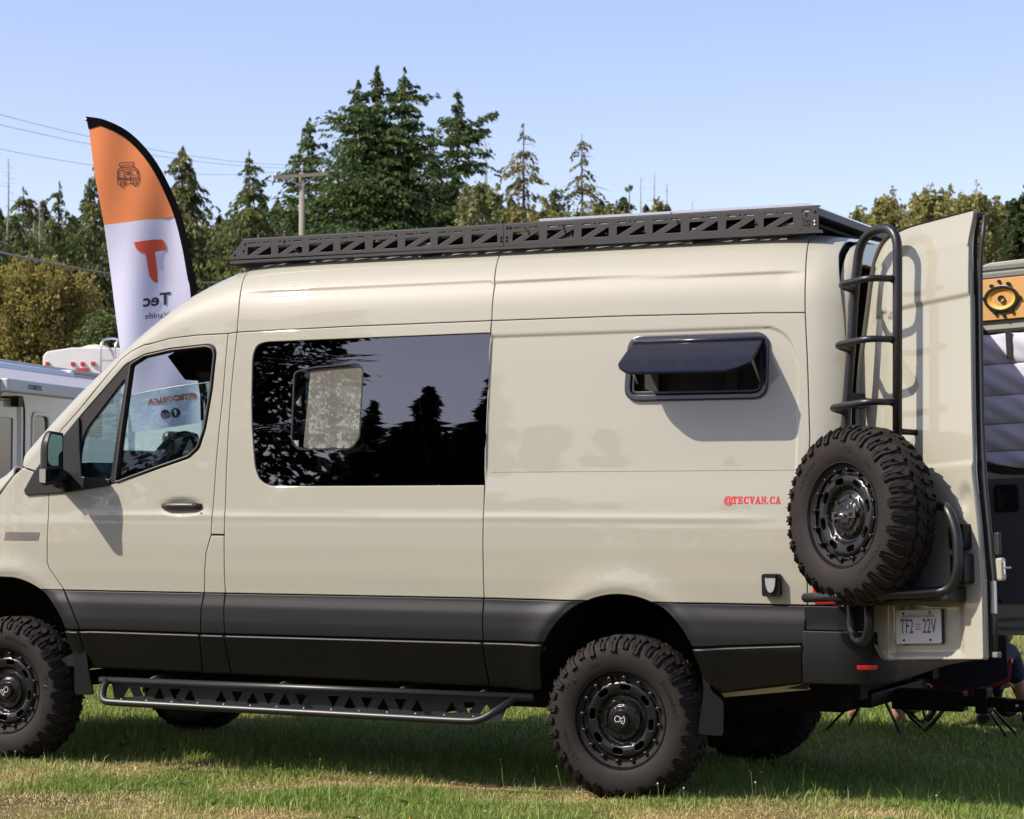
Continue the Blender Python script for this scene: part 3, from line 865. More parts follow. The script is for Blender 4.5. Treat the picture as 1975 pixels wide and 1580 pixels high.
# red slab-serif address lettering
SLAB = {
 'T': ([(.2, 0), (.8, 0), (.8, .13), (.66, .13), (.66, .83), (.80, .83), (.86, .62), (1, .62), (1, 1), (0, 1), (0, .62), (.14, .62), (.2, .83), (.34, .83), (.34, .13), (.2, .13)], []),
 'E': ([(0, 0), (.95, 0), (.95, .36), (.8, .36), (.76, .15), (.44, .15), (.44, .43), (.60, .43), (.62, .34), (.72, .34), (.72, .68), (.62, .68), (.60, .58), (.44, .58), (.44, .85), (.74, .85), (.78, .66), (.93, .66), (.93, 1), (0, 1), (0, .86), (.12, .86), (.12, .14), (0, .14)], []),
 'C': ([(.98, .30), (.88, .10), (.62, -.02), (.35, 0), (.12, .15), (0, .42), (.02, .68), (.18, .92), (.42, 1.02), (.68, .98), (.80, .90), (.84, 1), (.96, 1), (.96, .60), (.84, .60), (.72, .80), (.55, .86), (.40, .76), (.33, .55), (.36, .30), (.48, .16), (.66, .14), (.82, .24), (.86, .36)], []),
 'V': ([(.38, 0), (.62, 0), (.92, .86), (1.02, .86), (1.02, 1), (.58, 1), (.58, .86), (.68, .86), (.54, .38), (.38, .86), (.48, .86), (.48, 1), (-.02, 1), (-.02, .86), (.08, .86)], []),
 'A': ([(-.02, 0), (.40, 0), (.40, .13), (.30, .13), (.34, .25), (.62, .25), (.66, .13), (.56, .13), (.56, 0), (1.02, 0), (1.02, .13), (.92, .13), (.64, 1), (.30, 1), (.30, .87), (.36, .87), (.08, .13), (-.02, .13)], [[(.39, .39), (.48, .70), (.57, .39)]]),
 'N': ([(0, 0), (.42, 0), (.42, .13), (.31, .13), (.31, .66), (.74, 0), (.90, 0), (.90, .87), (1, .87), (1, 1), (.60, 1), (.60, .87), (.71, .87), (.71, .40), (.32, 1), (0, 1), (0, .87), (.12, .87), (.12, .13), (0, .13)], []),
}
x0, LH = .568, .0355
V2, F2 = text2d('@', .046, .0010)
decal('lettering', V2 + np.array([.549, 1.4375]), F2, P, mat('red_vinyl', (.55, .012, .022), .4), van, .0012)
for ch in 'TECVAN.CA':
    if ch == '.':
        V2, F2 = flat_poly([(0, 0), (.24, 0), (.24, .24), (0, .24)]); wd = .40
    else:
        V2, F2 = flat_poly(*SLAB[ch]); wd = 1.0
    V2 = np.array(V2) * np.array([.0255, LH]) + np.array([x0, 1.421])
    decal('lettering', V2, F2, P, MATS['red_vinyl'], van, .0012)
    x0 += .0255 * wd + (.0032 if ch != '.' else .0028)
sk = MB().prism(rrect(.729, .996, .815, 1.098, .012), lambda a, b, d: P(np.array(a), np.array(b), d), -.002, .035)
sk.obj('shore_power_socket', PLASTIC, van, autosmooth=40)
small('socket_lid', rpoly([(.748, 1.085), (.800, 1.085), (.796, 1.045), (.786, 1.020), (.774, 1.014), (.762, 1.020), (.752, 1.045)], .008), .035, .046, mat('silver_plastic', (.42, .43, .44), .3, metal=.3), van)
small('socket_hinge', rrect(.748, 1.082, .800, 1.098, .003), .035, .048, PLASTIC, van)
# ---------------------------------------------------------------- wheels (local frame: axle along y, outer face towards -y)
TSEC = [(.222, .030), (.236, .016), (.262, .004), (.295, -.002), (.325, .000), (.350, .008), (.368, .020), (.380, .036), (.387, .055), (.391, .085), (.392, .125)]
TSEC = TSEC + [(r, .25 - y) for r, y in TSEC[-2::-1]]
_ts = np.array(TSEC); _tl = np.concatenate([[0], np.cumsum(np.linalg.norm(np.diff(_ts, axis=0), axis=1))])
def TY(th, s, off=0.0):
    """tyre skin: th angle (radians), s arc length from the outer bead, off height above the skin"""
    r = np.interp(s, _tl, _ts[:, 0]); y = np.interp(s, _tl, _ts[:, 1])
    r2 = np.interp(np.asarray(s) + .004, _tl, _ts[:, 0]); y2 = np.interp(np.asarray(s) + .004, _tl, _ts[:, 1])
    r1 = np.interp(np.asarray(s) - .004, _tl, _ts[:, 0]); y1 = np.interp(np.asarray(s) - .004, _tl, _ts[:, 1])
    tr, ty = r2 - r1, y2 - y1; l = np.sqrt(tr * tr + ty * ty) + 1e-9
    nr, ny = ty / l, -tr / l
    r = r + nr * off; y = y + ny * off
    return np.stack([r * np.cos(th), y, r * np.sin(th)], -1)
S_SIDE = float(np.interp(.345, _ts[:6, 0], _tl[:6])); S_EDGE = float(_tl[8]); S_MID = float(_tl[10])
tyre_mb = MB()
dense = [(float(np.interp(q, _tl, _ts[:, 0])), float(np.interp(q, _tl, _ts[:, 1]))) for q in np.linspace(0, _tl[-1], 44)]
tyre_mb.lathe([(.205, .04)] + dense + [(.205, .21)], 96)
TW = _tl[-1]
NB = 37
def block(poly, h, th0):
    poly = [(a * 28 / NB, s) for a, s in poly]
    f = lambda a, s, d: tuple(TY(np.array(th0 + a / .39), np.array(s), d))
    tyre_mb.prism(poly, f, -.002, h)
pitch = 2 * math.pi * .39 / NB
for k in range(NB):
    th = 2 * math.pi * k / NB
    for sd in (0, 1):
        fl_ = (lambda q: q) if not sd else (lambda q: TW - q)
        sh = 0 if not sd else pitch * .5 * NB / 28
        j = (k % 2)
        top = S_SIDE - (.022 if j else .006)
        # shoulder lug with side biter down the sidewall
        P1 = [(-.031, top + .006), (-.018, top), (-.012, top + .007), (.010, top + .002), (.020, top + .012), (.026, S_SIDE + .012), (.020, S_EDGE - .008), (.030, S_EDGE + .006), (.026, S_EDGE + .030), (.004, S_EDGE + .036), (-.026, S_EDGE + .028), (-.034, S_EDGE + .004), (-.030, S_SIDE + .018)]
        p_ = [(a + sh, fl_(s)) for a, s in P1]
        if sd: p_ = p_[::-1]
        block(p_, .0105 + .003 * j, th)
        # sipe ridge on the biter
        P2 = [(-.006, S_SIDE - .004), (-.001, S_SIDE - .006), (.006, S_SIDE + .016), (.001, S_EDGE - .006), (-.004, S_EDGE - .006), (.0, S_SIDE + .014)]
        p_ = [(a + sh, fl_(s)) for a, s in P2]
        block(p_[::-1] if sd else p_, .0165, th)
        # centre rows: interlocking s-shaped blocks
        c0 = S_EDGE + .040
        P3 = [(-.034, c0 + .004), (-.012, c0), (-.006, c0 + .008), (.012, c0 + .004), (.016, c0 + .014), (.034, c0 + .016), (.030, c0 + .032), (.008, c0 + .034), (.002, c0 + .026), (-.016, c0 + .028), (-.020, c0 + .016), (-.036, c0 + .016)]
        p_ = [(a + sh + pitch * .36 * NB / 28, fl_(s)) for a, s in P3]
        block(p_[::-1] if sd else p_, .0105, th)
    P4 = [(-.030, S_MID - .010), (-.008, S_MID - .016), (.006, S_MID - .006), (.026, S_MID - .010), (.030, S_MID + .008), (.010, S_MID + .015), (-.006, S_MID + .006), (-.028, S_MID + .010)]
    block(P4, .0105, th + .02)
tyre_me = None
def arc_text(body, size, th_c, r_mid, m, flip=False, bold=.0):
    """raised sidewall lettering set along a circle on the outer sidewall"""
    V, F = text2d(body, size, bold)
    s0 = float(np.interp(r_mid, _ts[:5, 0], _tl[:5]))
    a = -V[:, 0] / r_mid * (-1)
    # seen from -y the angle runs anticlockwise from +x (right) to +z (up)
    th = th_c - a; s = s0 + V[:, 1]
    return TY(th, s, .0022), F
rim_face_cache = {}
def make_wheel_meshes():
    d = {}
    d['tyre'] = tyre_mb.obj('tyre', RUBBER, None, autosmooth=32)
    # alloy: barrel and lip by lathe
    rb = MB().lathe([(.213, .20), (.218, .12), (.214, .060), (.216, .046), (.222, .040), (.2265, .024), (.2335, .012), (.2365, .012), (.2375, .022), (.228, .040), (.224, .20)], 72)
    rb.lathe([(.213, .055), (.208, .050), (.186, .050), (.182, .047)], 72)
    d['rim'] = rb.obj('rim', RIM, None, autosmooth=35)
    # slotted face ring
    def face(a, b, off=0.0):
        r = np.hypot(a, b); y = np.interp(r, [.0, .040, .046, .062, .068, .094, .102, .110, .120, .128, .150, .172, .184, .189], [.030, .030, .036, .036, .046, .048, .062, .066, .062, .040, .034, .034, .042, .056])
        return np.stack([np.asarray(a) + 0 * y, y - off, np.asarray(b) + 0 * y], -1)
    circ = lambda r, n=72: [(r * math.cos(t), r * math.sin(t)) for t in np.linspace(0, 2 * math.pi, n, endpoint=False)]
    holes = []
    for k in range(8):
        t0 = 2 * math.pi * (k + .5) / 8 + .12
        pts = []
        L, W_ = .0290, .0150
        for t in np.linspace(-math.pi / 2, math.pi / 2, 7): pts.append((L - W_ + W_ * math.cos(t), W_ * math.sin(t)))
        for t in np.linspace(math.pi / 2, 3 * math.pi / 2, 7): pts.append((-(L - W_) + W_ * math.cos(t), W_ * math.sin(t)))
        c, s_ = math.cos(t0), math.sin(t0); r0 = .153
        holes.append([(r0 * c - a * s_ + b * c, r0 * s_ + a * c + b * s_) for a, b in pts])
    d['slotted_face'] = panel('slotted_face', circ(.1885), face, RIM, None, holes, step=.010, rim=.022, edge=.0025, flip=False, bstep=.01)
    d['hub_ring'] = MB().lathe([(.0, .060), (.072, .060)], 24).lathe([(.078, .050), (.080, .040), (.094, .040), (.096, .050)], 40).lathe([(.044, .034), (.044, .020), (.041, .016), (.0, .015)], 40).obj('hub_cap', RIM, None, autosmooth=35)
    bm_ = MB()
    bm_.lathe([(.0, .020), (.0044, .020), (.0056, .014), (.0100, .016), (.0100, .052)], 10)
    d['bolt'] = bm_.obj('rim_bolt', mat('bolt_black', (.02, .02, .02), .3, metal=.3), None, autosmooth=40)
    d['nut'] = MB().lathe([(.0, .040), (.008, .040), (.009, .060)], 6).obj('wheel_nut', mat('nut_black', (.03, .03, .032), .3, metal=.5), None, autosmooth=40)
    # rhinoceros-head outline on the cap
    head = [(-.026, .004), (-.020, .016), (-.008, .020), (.002, .012), (.004, .002), (.000, -.004), (-.006, -.010), (-.014, -.006), (-.022, -.008)]
    horn = [(.006, .004), (.010, .012), (.012, .004), (.018, .006), (.024, .016), (.027, .004), (.024, -.010), (.016, -.022), (.008, -.016), (.004, -.010), (.010, -.006), (.016, -.008)]
    V2, F2 = strokes([(head, True), (horn, False)], .0024)
    V3 = np.stack([V2[:, 0], np.full(len(V2), .0140), V2[:, 1]], 1)
    d['cap_emblem'] = build('cap_emblem', V3, F2, mat('emblem_silver', (.75, .72, .68), .35), None)
    for ti, (body, size, th, rr) in enumerate((('BFGoodrich', .040, R(15), .290), ('All-Terrain', .036, R(200), .292), ('T/A', .044, R(138), .292), ('KO2', .024, R(108), .285))):
        V, F = arc_text(body, size, th, rr, None)
        d['lettering%d' % ti] = build('tyre_lettering', V, [tuple(f)[::-1] for f in F], RUBBER_LETTER, None)
    d['disc'] = MB().lathe([(.0, .105), (.150, .105), (.152, .118), (.205, .130)], 40).obj('slot_backing_disc', mat('slot_backing_dark', (.006, .006, .006), .5), None, smooth=False)  # dark disc added in every wheel to block light through the rim slots
    d['valve'] = MB().tube([(.0, .045, .200), (.004, .020, .196)], .004, 8).obj('valve_stem', SEAL, None)
    ob = list(d.values())
    return d
WM = make_wheel_meshes()
def place_wheel(name, parent, M, label=None, emblem=True, detail=True):
    w = part_empty(name, parent, M)
    if label: w['label'] = label
    def put(key, nm, Ml=None, par=w):
        src = WM[key]
        o = bpy.data.objects.new(nm, src.data); COL.objects.link(o); o.parent = par
        if Ml is not None: o.matrix_basis = Ml
        return o
    put('tyre', 'tyre'); put('rim', 'rim'); put('slotted_face', 'slotted_face'); put('disc', 'slot_backing_disc')
    if not detail: return w
    [put('lettering%d' % q, 'tyre_lettering') for q in range(4)]; put('valve', 'valve_stem')
    if emblem:
        put('hub_ring', 'hub_cap'); put('cap_emblem', 'cap_emblem')
    for k in range(16):
        if k == 4 and not emblem: pass
        t = 2 * math.pi * k / 16 + R(9)
        put('bolt', 'rim_bolt', Matrix.Translation((.2005 * math.cos(t), .006, .2005 * math.sin(t))))
    for k in range(6):
        t = 2 * math.pi * k / 6 + .3
        put('nut', 'wheel_nut', Matrix.Translation((.086 * math.cos(t), .0, .086 * math.sin(t))))
    return w
def spin(a): return Matrix.Rotation(a, 4, 'Y')
TYRE_Y = -.012
place_wheel('wheel', van, Matrix.Translation((0, TYRE_Y, .388)) @ spin(R(-8)), 'rear wheel with chunky all-terrain tyre and black alloy')
place_wheel('wheel', van, Matrix.Translation((-3.665, TYRE_Y, .388)) @ spin(R(128)), 'front wheel with chunky all-terrain tyre, cut by the picture edge')
for x in (0, -3.665):
    place_wheel('wheel', van, Matrix.Translation((x, 2.032, .388)) @ Matrix.Rotation(math.pi, 4, 'Z') @ spin(R(40)), detail=False)

# ---------------------------------------------------------------- roof rack
rack = part_empty('roof_rack', van, Matrix.Identity(4))
def rk(y0, sgn=1):
    def f(a, b, d=0.0):
        b = np.asarray(b, float)
        return np.stack([np.asarray(a) + 0 * b, y0 - sgn * (np.asarray(d) + 0 * b), b], -1)
    return f
RX = [-2.263, -2.071, -1.881, -1.689, -1.495, -1.304, -1.114, -.920, -.687, -.495, -.306, -.115, .076, .268, .458, .649]
def rack_holes(xs, clear):
    hs = []
    for x in xs:
        hs.append(rpoly([(x, 2.742), (x, 2.790), (x + .090, 2.790)], [.006, .008, .004], 3))
        hs.append(rpoly([(x + .148, 2.790), (x + .148, 2.742), (x + .058, 2.742)], [.004, .008, .006], 3))
        hs.append(rrect(x + .004, 2.8065, x + .050, 2.8135, .003, 3)); hs.append(rrect(x + .095, 2.8065, x + .142, 2.8135, .003, 3))
        hs.append([(x + .0715 + .0035 * math.cos(t), 2.810 + .0055 * math.sin(t)) for t in np.linspace(0, 2 * math.pi, 8, endpoint=False)])
    return hs
LOGO_T = [(.836, 2.806), (.842, 2.815), (.852, 2.820), (.884, 2.820), (.879, 2.811), (.868, 2.8095), (.868, 2.782), (.862, 2.782), (.862, 2.8095), (.848, 2.8095)]
for nm, sgn, y0 in (('side_rail', 1, .25), ('side_rail', -1, 1.77)):
    fr = [(-2.385, 2.728), (-2.288, 2.833), (-.738, 2.833), (-.738, 2.722)]
    rr_ = [(-.735, 2.722), (-.735, 2.833), (.923, 2.833), (.923, 2.716)]
    panel(nm, fr, rk(y0, sgn), RACKM, rack, rack_holes(RX[:8], 0), step=.06, gap=0, rim=.006, edge=.0015, local=True, flip=(sgn < 0), bstep=.1)
    panel(nm, rr_, rk(y0, sgn), RACKM, rack, rack_holes(RX[8:], 0) + ([LOGO_T] if sgn > 0 else []), step=.06, gap=0, rim=.006, edge=.0015, local=True, flip=(sgn < 0), bstep=.1)
    fl2 = MB()
    ya, yb_ = (y0, y0 + .03 * sgn)
    fl2.box((-2.30, min(ya, yb_), 2.833), (.925, max(ya, yb_), 2.838)); fl2.box((-2.37, min(y0 - .008 * sgn, yb_), 2.706), (.935, max(y0 - .008 * sgn, yb_), 2.720))
    fl2.obj('rail_flange', RACKM, rack, local=True)
V2, F2 = text2d('Tec', .030, .0006); decal('cut_lettering', V2 + np.array([.863, 2.7655]), F2, rk(.25), GAPM, rack, .0012, local=True)
V2, F2 = text2d('Vanlife', .0155, .0003); decal('cut_lettering', V2 + np.array([.864, 2.7455]), F2, rk(.25), GAPM, rack, .0012, local=True)
boltm = mat('black_bolt', (.015, .015, .015), .3, metal=.5)
for x, z in ((-.752, 2.768), (-.752, 2.750), (-.720, 2.768), (-.720, 2.750), (-.717, 2.815), (-.70, 2.815), (.905, 2.808), (.905, 2.762), (.905, 2.745), (-2.28, 2.808), (-2.29, 2.772), (-2.345, 2.752), (-2.036, 2.810), (-1.36, 2.810), (-1.96, 2.76), (.03, 2.755), (.61, 2.765), (-.17, 2.755), (-.36, 2.76)):
    MB().lathe([(0, -.006), (.005, -.005), (.007, 0)], 10, Matrix.Translation((x, .25, z))).obj('rack_bolt', boltm if x < .89 or z > 2.8 else STEEL, rack, local=True, smooth=True)
for x in (.895, .45, -.05, -.55, -.95, -1.45, -1.95, -2.25):
    MB().box((x - .02, .255, 2.792), (x + .02, 1.765, 2.830), bev=.003).obj('cross_bar', RACKM, rack, local=True)
# wind deflector and solar panels
MB().add([(-2.385, .25, 2.728), (-2.385, 1.77, 2.728), (-2.29, 1.77, 2.833), (-2.29, .25, 2.833), (-2.40, .25, 2.700), (-2.40, 1.77, 2.700)], [(0, 1, 2, 3), (4, 5, 1, 0)]).obj('wind_deflector', RACKM, rack, local=True)
sol = mat('solar_cell', (.006, .007, .012), .12, coat=.6); alu = mat('bright_aluminium', (.7, .7, .7), .3, metal=1)
for x0, x1 in ((-.545, .165), (.175, .875)):
    MB().box((x0, .262, 2.802), (x1, 1.72, 2.852)).obj('solar_panel_frame', alu, rack, local=True)
    MB().box((x0 + .012, .275, 2.8515), (x1 - .012, 1.70, 2.8535)).obj('solar_panel', sol, rack, local=True)
MB().box((-2.2, .30, 2.765), (-.60, 1.72, 2.785)).obj('deck_tray', GAPM, rack, local=True)
MB().box((-.60, .30, 2.760), (.86, 1.72, 2.775)).obj('deck_tray', GAPM, rack, local=True)
for x in (-2.0, -1.2, -.4, .3, .78):
    for y in (.30, 1.72):
        MB().box((x - .05, y - .04, 2.705), (x + .05, y + .04, 2.765), bev=.01).obj('rack_foot', RACKM, rack, local=True)
for pts in ([(-.62, .245, 2.812), (-.60, .244, 2.795), (-.597, .243, 2.775)], [(-.41, .245, 2.815), (-.40, .242, 2.790), (-.393, .243, 2.768)], [(.20, .245, 2.812), (.21, .242, 2.795), (.213, .243, 2.78)], [(.82, .26, 2.70), (.845, .25, 2.715), (.83, .25, 2.73)]):
    MB().tube(pts, .003, 5).obj('cable', SEAL, rack, local=True)

# ---------------------------------------------------------------- side step (rock slider)
step_ = part_empty('side_step', van, Matrix.Identity(4))
UP = ((-3.010, -.015, .470), (-.446, -.015, .478))
t = MB().tube([UP[0], UP[1]], .0195, 16); t.obj('upper_tube', BLACK, step_, local=True, smooth=True)
lo = [(-2.965, -.02, .470), (-2.955, -.075, .415), (-2.92, -.115, .368), (-2.80, -.12, .366), (-.80, -.12, .360), (-.69, -.115, .362), (-.535, -.035, .470)]
t = MB().tube(lo, .0195, 16, round_r=.09); t.obj('lower_tube', BLACK, step_, local=True, smooth=True)
def stp(a, b, d=0.0):
    b = np.asarray(b, float); a = np.asarray(a, float)
    return np.stack([a + 0 * b, .150 - .010 * b, .472 - .140 * b + d], -1)
tri = []; k = 0
for x in np.arange(-2.97, -.74, .098):
    if k % 7 == 5: k += 1; continue
    u = k % 2
    tri.append(rpoly([(x, .34), (x + .068, .34), (x + .034, .74)] if u else [(x, .74), (x + .034, .34), (x + .068, .74)], .008, 3)); k += 1
panel('step_plate', [(-3.06, .05), (-.64, .05), (-.70, 1.0), (-3.02, 1.0)], stp, BLACK, step_, tri, step=.10, rim=.004, edge=.0015, local=True, bstep=.1)
for x in (-2.7, -1.9, -1.2, -.75):
    MB().tube([(x, .0, .47), (x, .30, .53)], .02, 8).obj('step_bracket', BLACK, step_, local=True, smooth=True)
for x in np.arange(-2.80, -.7, .16):
    MB().lathe([(0, .004), (.005, .003), (.007, 0)], 8, Matrix.Translation((x, -.118, .3845)), axis='z').obj('step_bolt', STEEL, step_, local=True, smooth=True)

# ---------------------------------------------------------------- door mirror
mir = part_empty('door_mirror', van, Matrix.Identity(4))
mm = mat('mirror_housing', (.013, .0122, .012), .45, spec=.35)
def mirpt(t, d, z):
    """t: 0 outer edge .. 1 inner edge, d: depth forward of the glass"""
    return (-3.178 - .04 * t - d, -.275 + .195 * t, z)
hb = MB(); rings = []
for d, sc in ((0.0, 1.0), (.016, 1.02), (.034, .98), (.050, .86), (.060, .60)):
    ring = []
    for t, z in rpoly([(0.0, 1.512), (1.0, 1.530), (1.0, 1.795), (.22, 1.803), (0.0, 1.74)], [.035, .03, .03, .06, .06], 4):
        tt = .5 + (t - .5) * sc; zz = 1.655 + (z - 1.655) * sc
        ring.append(mirpt(tt, d, zz))
    rings.append(ring)
n = len(rings[0]); V = [q for r_ in rings for q in r_]; F = []
for i in range(len(rings) - 1):
    for k in range(n): F.append((i * n + k, i * n + (k + 1) % n, (i + 1) * n + (k + 1) % n, (i + 1) * n + k))
F.append(tuple((len(rings) - 1) * n + k for k in range(n))[::-1])
hb.add(V, F); hb.obj('mirror_housing', mm, mir, local=True, autosmooth=45)
bez = MB(); bez.prism(rpoly([(.0, 1.512), (1., 1.530), (1., 1.795), (.22, 1.803), (0, 1.74)], [.035, .03, .03, .06, .06], 4), lambda a, b, d: mirpt(a, d, b), .004, .010)
bez.obj('mirror_bezel', SEAL, mir, local=True)
mg = mat('mirror_glass', (.16, .17, .18), .02, metal=1)
for poly in (rpoly([(.07, 1.615), (.94, 1.622), (.94, 1.780), (.25, 1.788), (.07, 1.735)], [.02, .02, .02, .05, .05], 4), rpoly([(.07, 1.535), (.94, 1.545), (.94, 1.603), (.07, 1.597)], .02, 4)):
    MB().prism(poly, lambda a, b, d: mirpt(a, d, b), .003, .0).obj('mirror_glass', mg, mir, local=True)
ind = MB()
ind.add([mirpt(-.035, .004, 1.525), mirpt(-.035, .004, 1.600), mirpt(-.03, .042, 1.600), mirpt(-.03, .042, 1.530), mirpt(.06, .054, 1.600), mirpt(.06, .054, 1.535)], [(0, 1, 2, 3), (3, 2, 4, 5)])
ind.obj('turn_indicator', mat('clear_lens', (.22, .21, .20), .1, coat=1), mir, local=True)
arm = MB().tube([(-3.26, -.07, 1.58), (-3.28, .03, 1.55)], .035, 10); arm.tube([(-3.25, -.10, 1.53), (-3.28, .02, 1.50)], .025, 10); arm.obj('mirror_arm', mm, mir, local=True, smooth=True)
tri_ = [(-3.209, 1.886), (-3.305, 1.783), (-3.488, 1.590), (-3.551, 1.486), (-3.535, 1.458), (-3.259, 1.476), (-2.985, 1.512), (-2.985, 1.545), (-3.17, 1.56), (-3.19, 1.70), (-3.20, 1.80)]
o = panel('mirror_base', rpoly(tri_, .008), P, mm, van, step=.03, off=.010, rim=.012, edge=.005); mirror(o)
mir_far = part_empty('door_mirror', van, Matrix.Translation((0, 2.02, 0)) @ Matrix.Scale(-1, 4, (0, 1, 0)))
for c in list(mir.children):
    k = c.copy(); COL.objects.link(k); k.parent = mir_far

# ---------------------------------------------------------------- top-hung camper window
aw = part_empty('awning_window', van, Matrix.Identity(4))
awm = mat('window_frame_black', (.02, .021, .024), .22, coat=.4)
panel('outer_frame', AWF, P, awm, aw, [inset(np.array(AWF), .030).tolist()], step=.03, rim=.02, off=.016, edge=.008, local=True, bstep=.02)
panel('inner_frame', inset(np.array(AWF), .034).tolist(), P, mat('inner_frame_grey', (.025, .027, .032), .3), aw, [inset(np.array(AWF), .046).tolist()], step=.03, rim=.03, off=.008, edge=.003, local=True, bstep=.02)
panel('blind_cassette', inset(np.array(AWF), .03).tolist(), P, INNER, aw, step=.08, rim=0, off=-.05, edge=0, local=True)
for x0, x1, m_ in ((.10, .17, mat('blind_slats', (.02, .019, .018), .6)), (.515, .570, mat('curtain', (.02, .02, .02), .8))):
    MB().box((x0, .085, 1.945), (x1, .10, 2.10)).obj('blind', m_, aw, local=True)
HZ = 2.196; y_h = float(S(.35, HZ)[1]) - .022
FL = .295; ang = math.atan2((y_h + .170), HZ - 2.052)
def flp(a, b, d=0.0):
    a = np.asarray(a, float); b = np.asarray(b, float)
    sag = .002 * np.sin(np.clip(b / FL, 0, 1) * math.pi)
    return np.stack([a + 0 * b, y_h - math.sin(ang) * b - math.cos(ang) * (d + sag), HZ - math.cos(ang) * b + math.sin(ang) * (d + sag)], -1)
panel('flap', rpoly([(.048, 0), (.708, 0), (.714, .22), (.712, .225), (.640, FL), (.12, FL), (.045, .225)], [.02, .02, 0, .03, .05, .07, .03]), flp, ACRYLIC, aw, step=.03, rim=.014, edge=.004, local=True, flip=True)
for x in (.07, .69):
    MB().tube([(x, float(S(x, 2.02)[1]) + .0, 2.0), (x, -.06, 2.11)], .006, 6).obj('flap_stay', STEEL, aw, local=True)
MB().tube([(.05, y_h, HZ + .004), (.71, y_h, HZ + .004)], .009, 8).obj('hinge_rail', awm, aw, local=True, smooth=True)
fw_ = panel('side_window', inset(np.array(AWF), .018).tolist(), P, ACRYLIC, qf, step=.08, rim=0, off=-.004, edge=0)
fw_.matrix_parent_inverse = Matrix.Identity(4)
# ---------------------------------------------------------------- rear doors, ladder and spare wheel
TAU = .044
def door_matrix(H, sgn, phi):
    return Matrix.Translation(H) @ Matrix.Rotation(-sgn * phi, 4, Vector((0, sgn * math.sin(TAU), math.cos(TAU))))
DL = door_matrix((1.15, .12, 1.2), 1, R(122))
rdl = part_empty('rear_door', van, DL); rdl['label'] = 'left rear door swung wide open, carrying ladder, spare wheel and number plate'
def dk(u, z, d=0.0):
    u = np.asarray(u, float); z = np.asarray(z, float)
    crown = -.05 * (np.maximum(.45 - u, 0) / .45) ** 2.2 - .10 * np.maximum(z - 2.35, 0) ** 1.5
    rec = sstep(.075, .115, u - .20 * np.maximum(.12 - (2.305 - z), 0) / .12 * np.maximum(2.306 - z, -1).clip(0, 1) ** 0) * sstep(1.545, 1.565, z) * (1 - sstep(2.295, 2.308, z)) * (1 - sstep(.72, .73, u) * 0)
    cq = np.hypot(np.maximum(.21 - u, 0) / .12, np.maximum(z - 2.185, 0) / .12)
    rec = np.where((u < .21) & (z > 2.185), sstep(1.06, .98, cq) if False else (1 - sstep(.93, 1.03, cq)) * sstep(1.545, 1.565, z), rec)
    low = (1 - sstep(.955, 1.005, z + .25 * np.maximum(u - .55, 0) * 0)) * sstep(.16, .20, u) * (1 - sstep(.63, .68, u)) * sstep(.715, .735, z)
    step_ = .008 * sstep(2.508, 2.520, z) * np.exp(-np.maximum(z - 2.52, 0) / .12)
    dent = -.020 * np.exp(-(((u - .70) / .035) ** 2 + ((z - 1.40) / .055) ** 2) ** 1.5)
    return np.stack([crown - .011 * rec - .016 * low + step_ + dent + d, u + 0 * z, z - 1.2 + 0 * u], -1)
d_out = rpoly([(.14, .705), (.783, .705), (.787, 1.04), (.768, 1.30), (.745, 1.50), (.745, 1.81), (.755, 2.22), (.761, 2.53), (.792, 2.668), (.338, 2.661), (.20, 2.635), (.145, 2.57), (.11, 2.48), (.067, 2.281), (.01, 2.05), (-.009, 1.85), (-.010, 1.40), (.02, 1.05), (.085, .76)], [.03, .01, .05, .05, .05, .1, .1, .05, .004, .1, .06, .04, .05, .1, .1, .1, .2, .1, .04])
panel('door_skin', d_out, dk, PAINT, rdl, step=.016, rim=.028, edge=.004, local=True, bstep=.015)
panel('door_inner_frame', inset(resample(np.array(d_out), .04), -.004).tolist(), lambda u, z, d=0.0: dk(u, z, 0) * np.array([0, 1, 1]) + np.array([-.030, 0, 0]) - np.stack([d + 0 * u, 0 * u, 0 * u], -1), PAINT, rdl, step=.08, rim=.022, edge=.004, local=True, flip=True)
back_ = inset(resample(np.array(d_out), .04), .008).tolist()
panel('door_lining', back_, lambda u, z, d=0.0: np.stack([-.066 + d + 0 * u, np.asarray(u), np.asarray(z) - 1.2], -1), mat('grey_door_card', (.06, .06, .065), .75, noise=(120, .3, (.075, .075, .08))), rdl, step=.08, rim=.0, edge=0, local=True, flip=True)
seal = MB().tube([(-.060, .812, 2.645 - 1.2), (-.060, .775, 2.45 - 1.2), (-.060, .766, 2.2 - 1.2), (-.060, .758, 1.7 - 1.2), (-.060, .766, 1.45 - 1.2), (-.060, .79, 1.20 - 1.2), (-.060, .805, 1.0 - 1.2), (-.060, .80, .74 - 1.2)], .011, 8, round_r=.08)
seal.obj('edge_seal', SEAL, rdl, smooth=True, local=True)
MB().box((-.075, .79, .71 - 1.2), (-.045, .822, .735 - 1.2), bev=.005).obj('seal_end_cap', mat('grey_rubber', (.16, .15, .15), .6), rdl, local=True)
MB().box((-.072, .772, 2.63 - 1.2), (-.038, .798, 2.66 - 1.2), bev=.006).obj('top_latch', SEAL, rdl, local=True)
MB().box((-.10, .79, 1.04 - 1.2), (-.068, .84, 1.14 - 1.2), bev=.01).obj('latch_block', PAINT, rdl, local=True)
MB().box((-.085, .838, 1.065 - 1.2), (-.075, .846, 1.125 - 1.2), bev=.003).tube([(-.08, .842, 1.095 - 1.2), (-.115, .85, 1.096 - 1.2)], .005, 8).obj('striker', CHROME, rdl, local=True)
MB().box((-.085, .80, 1.15 - 1.2), (-.065, .83, 1.25 - 1.2), bev=.006).obj('latch_cover', SEAL, rdl, local=True)
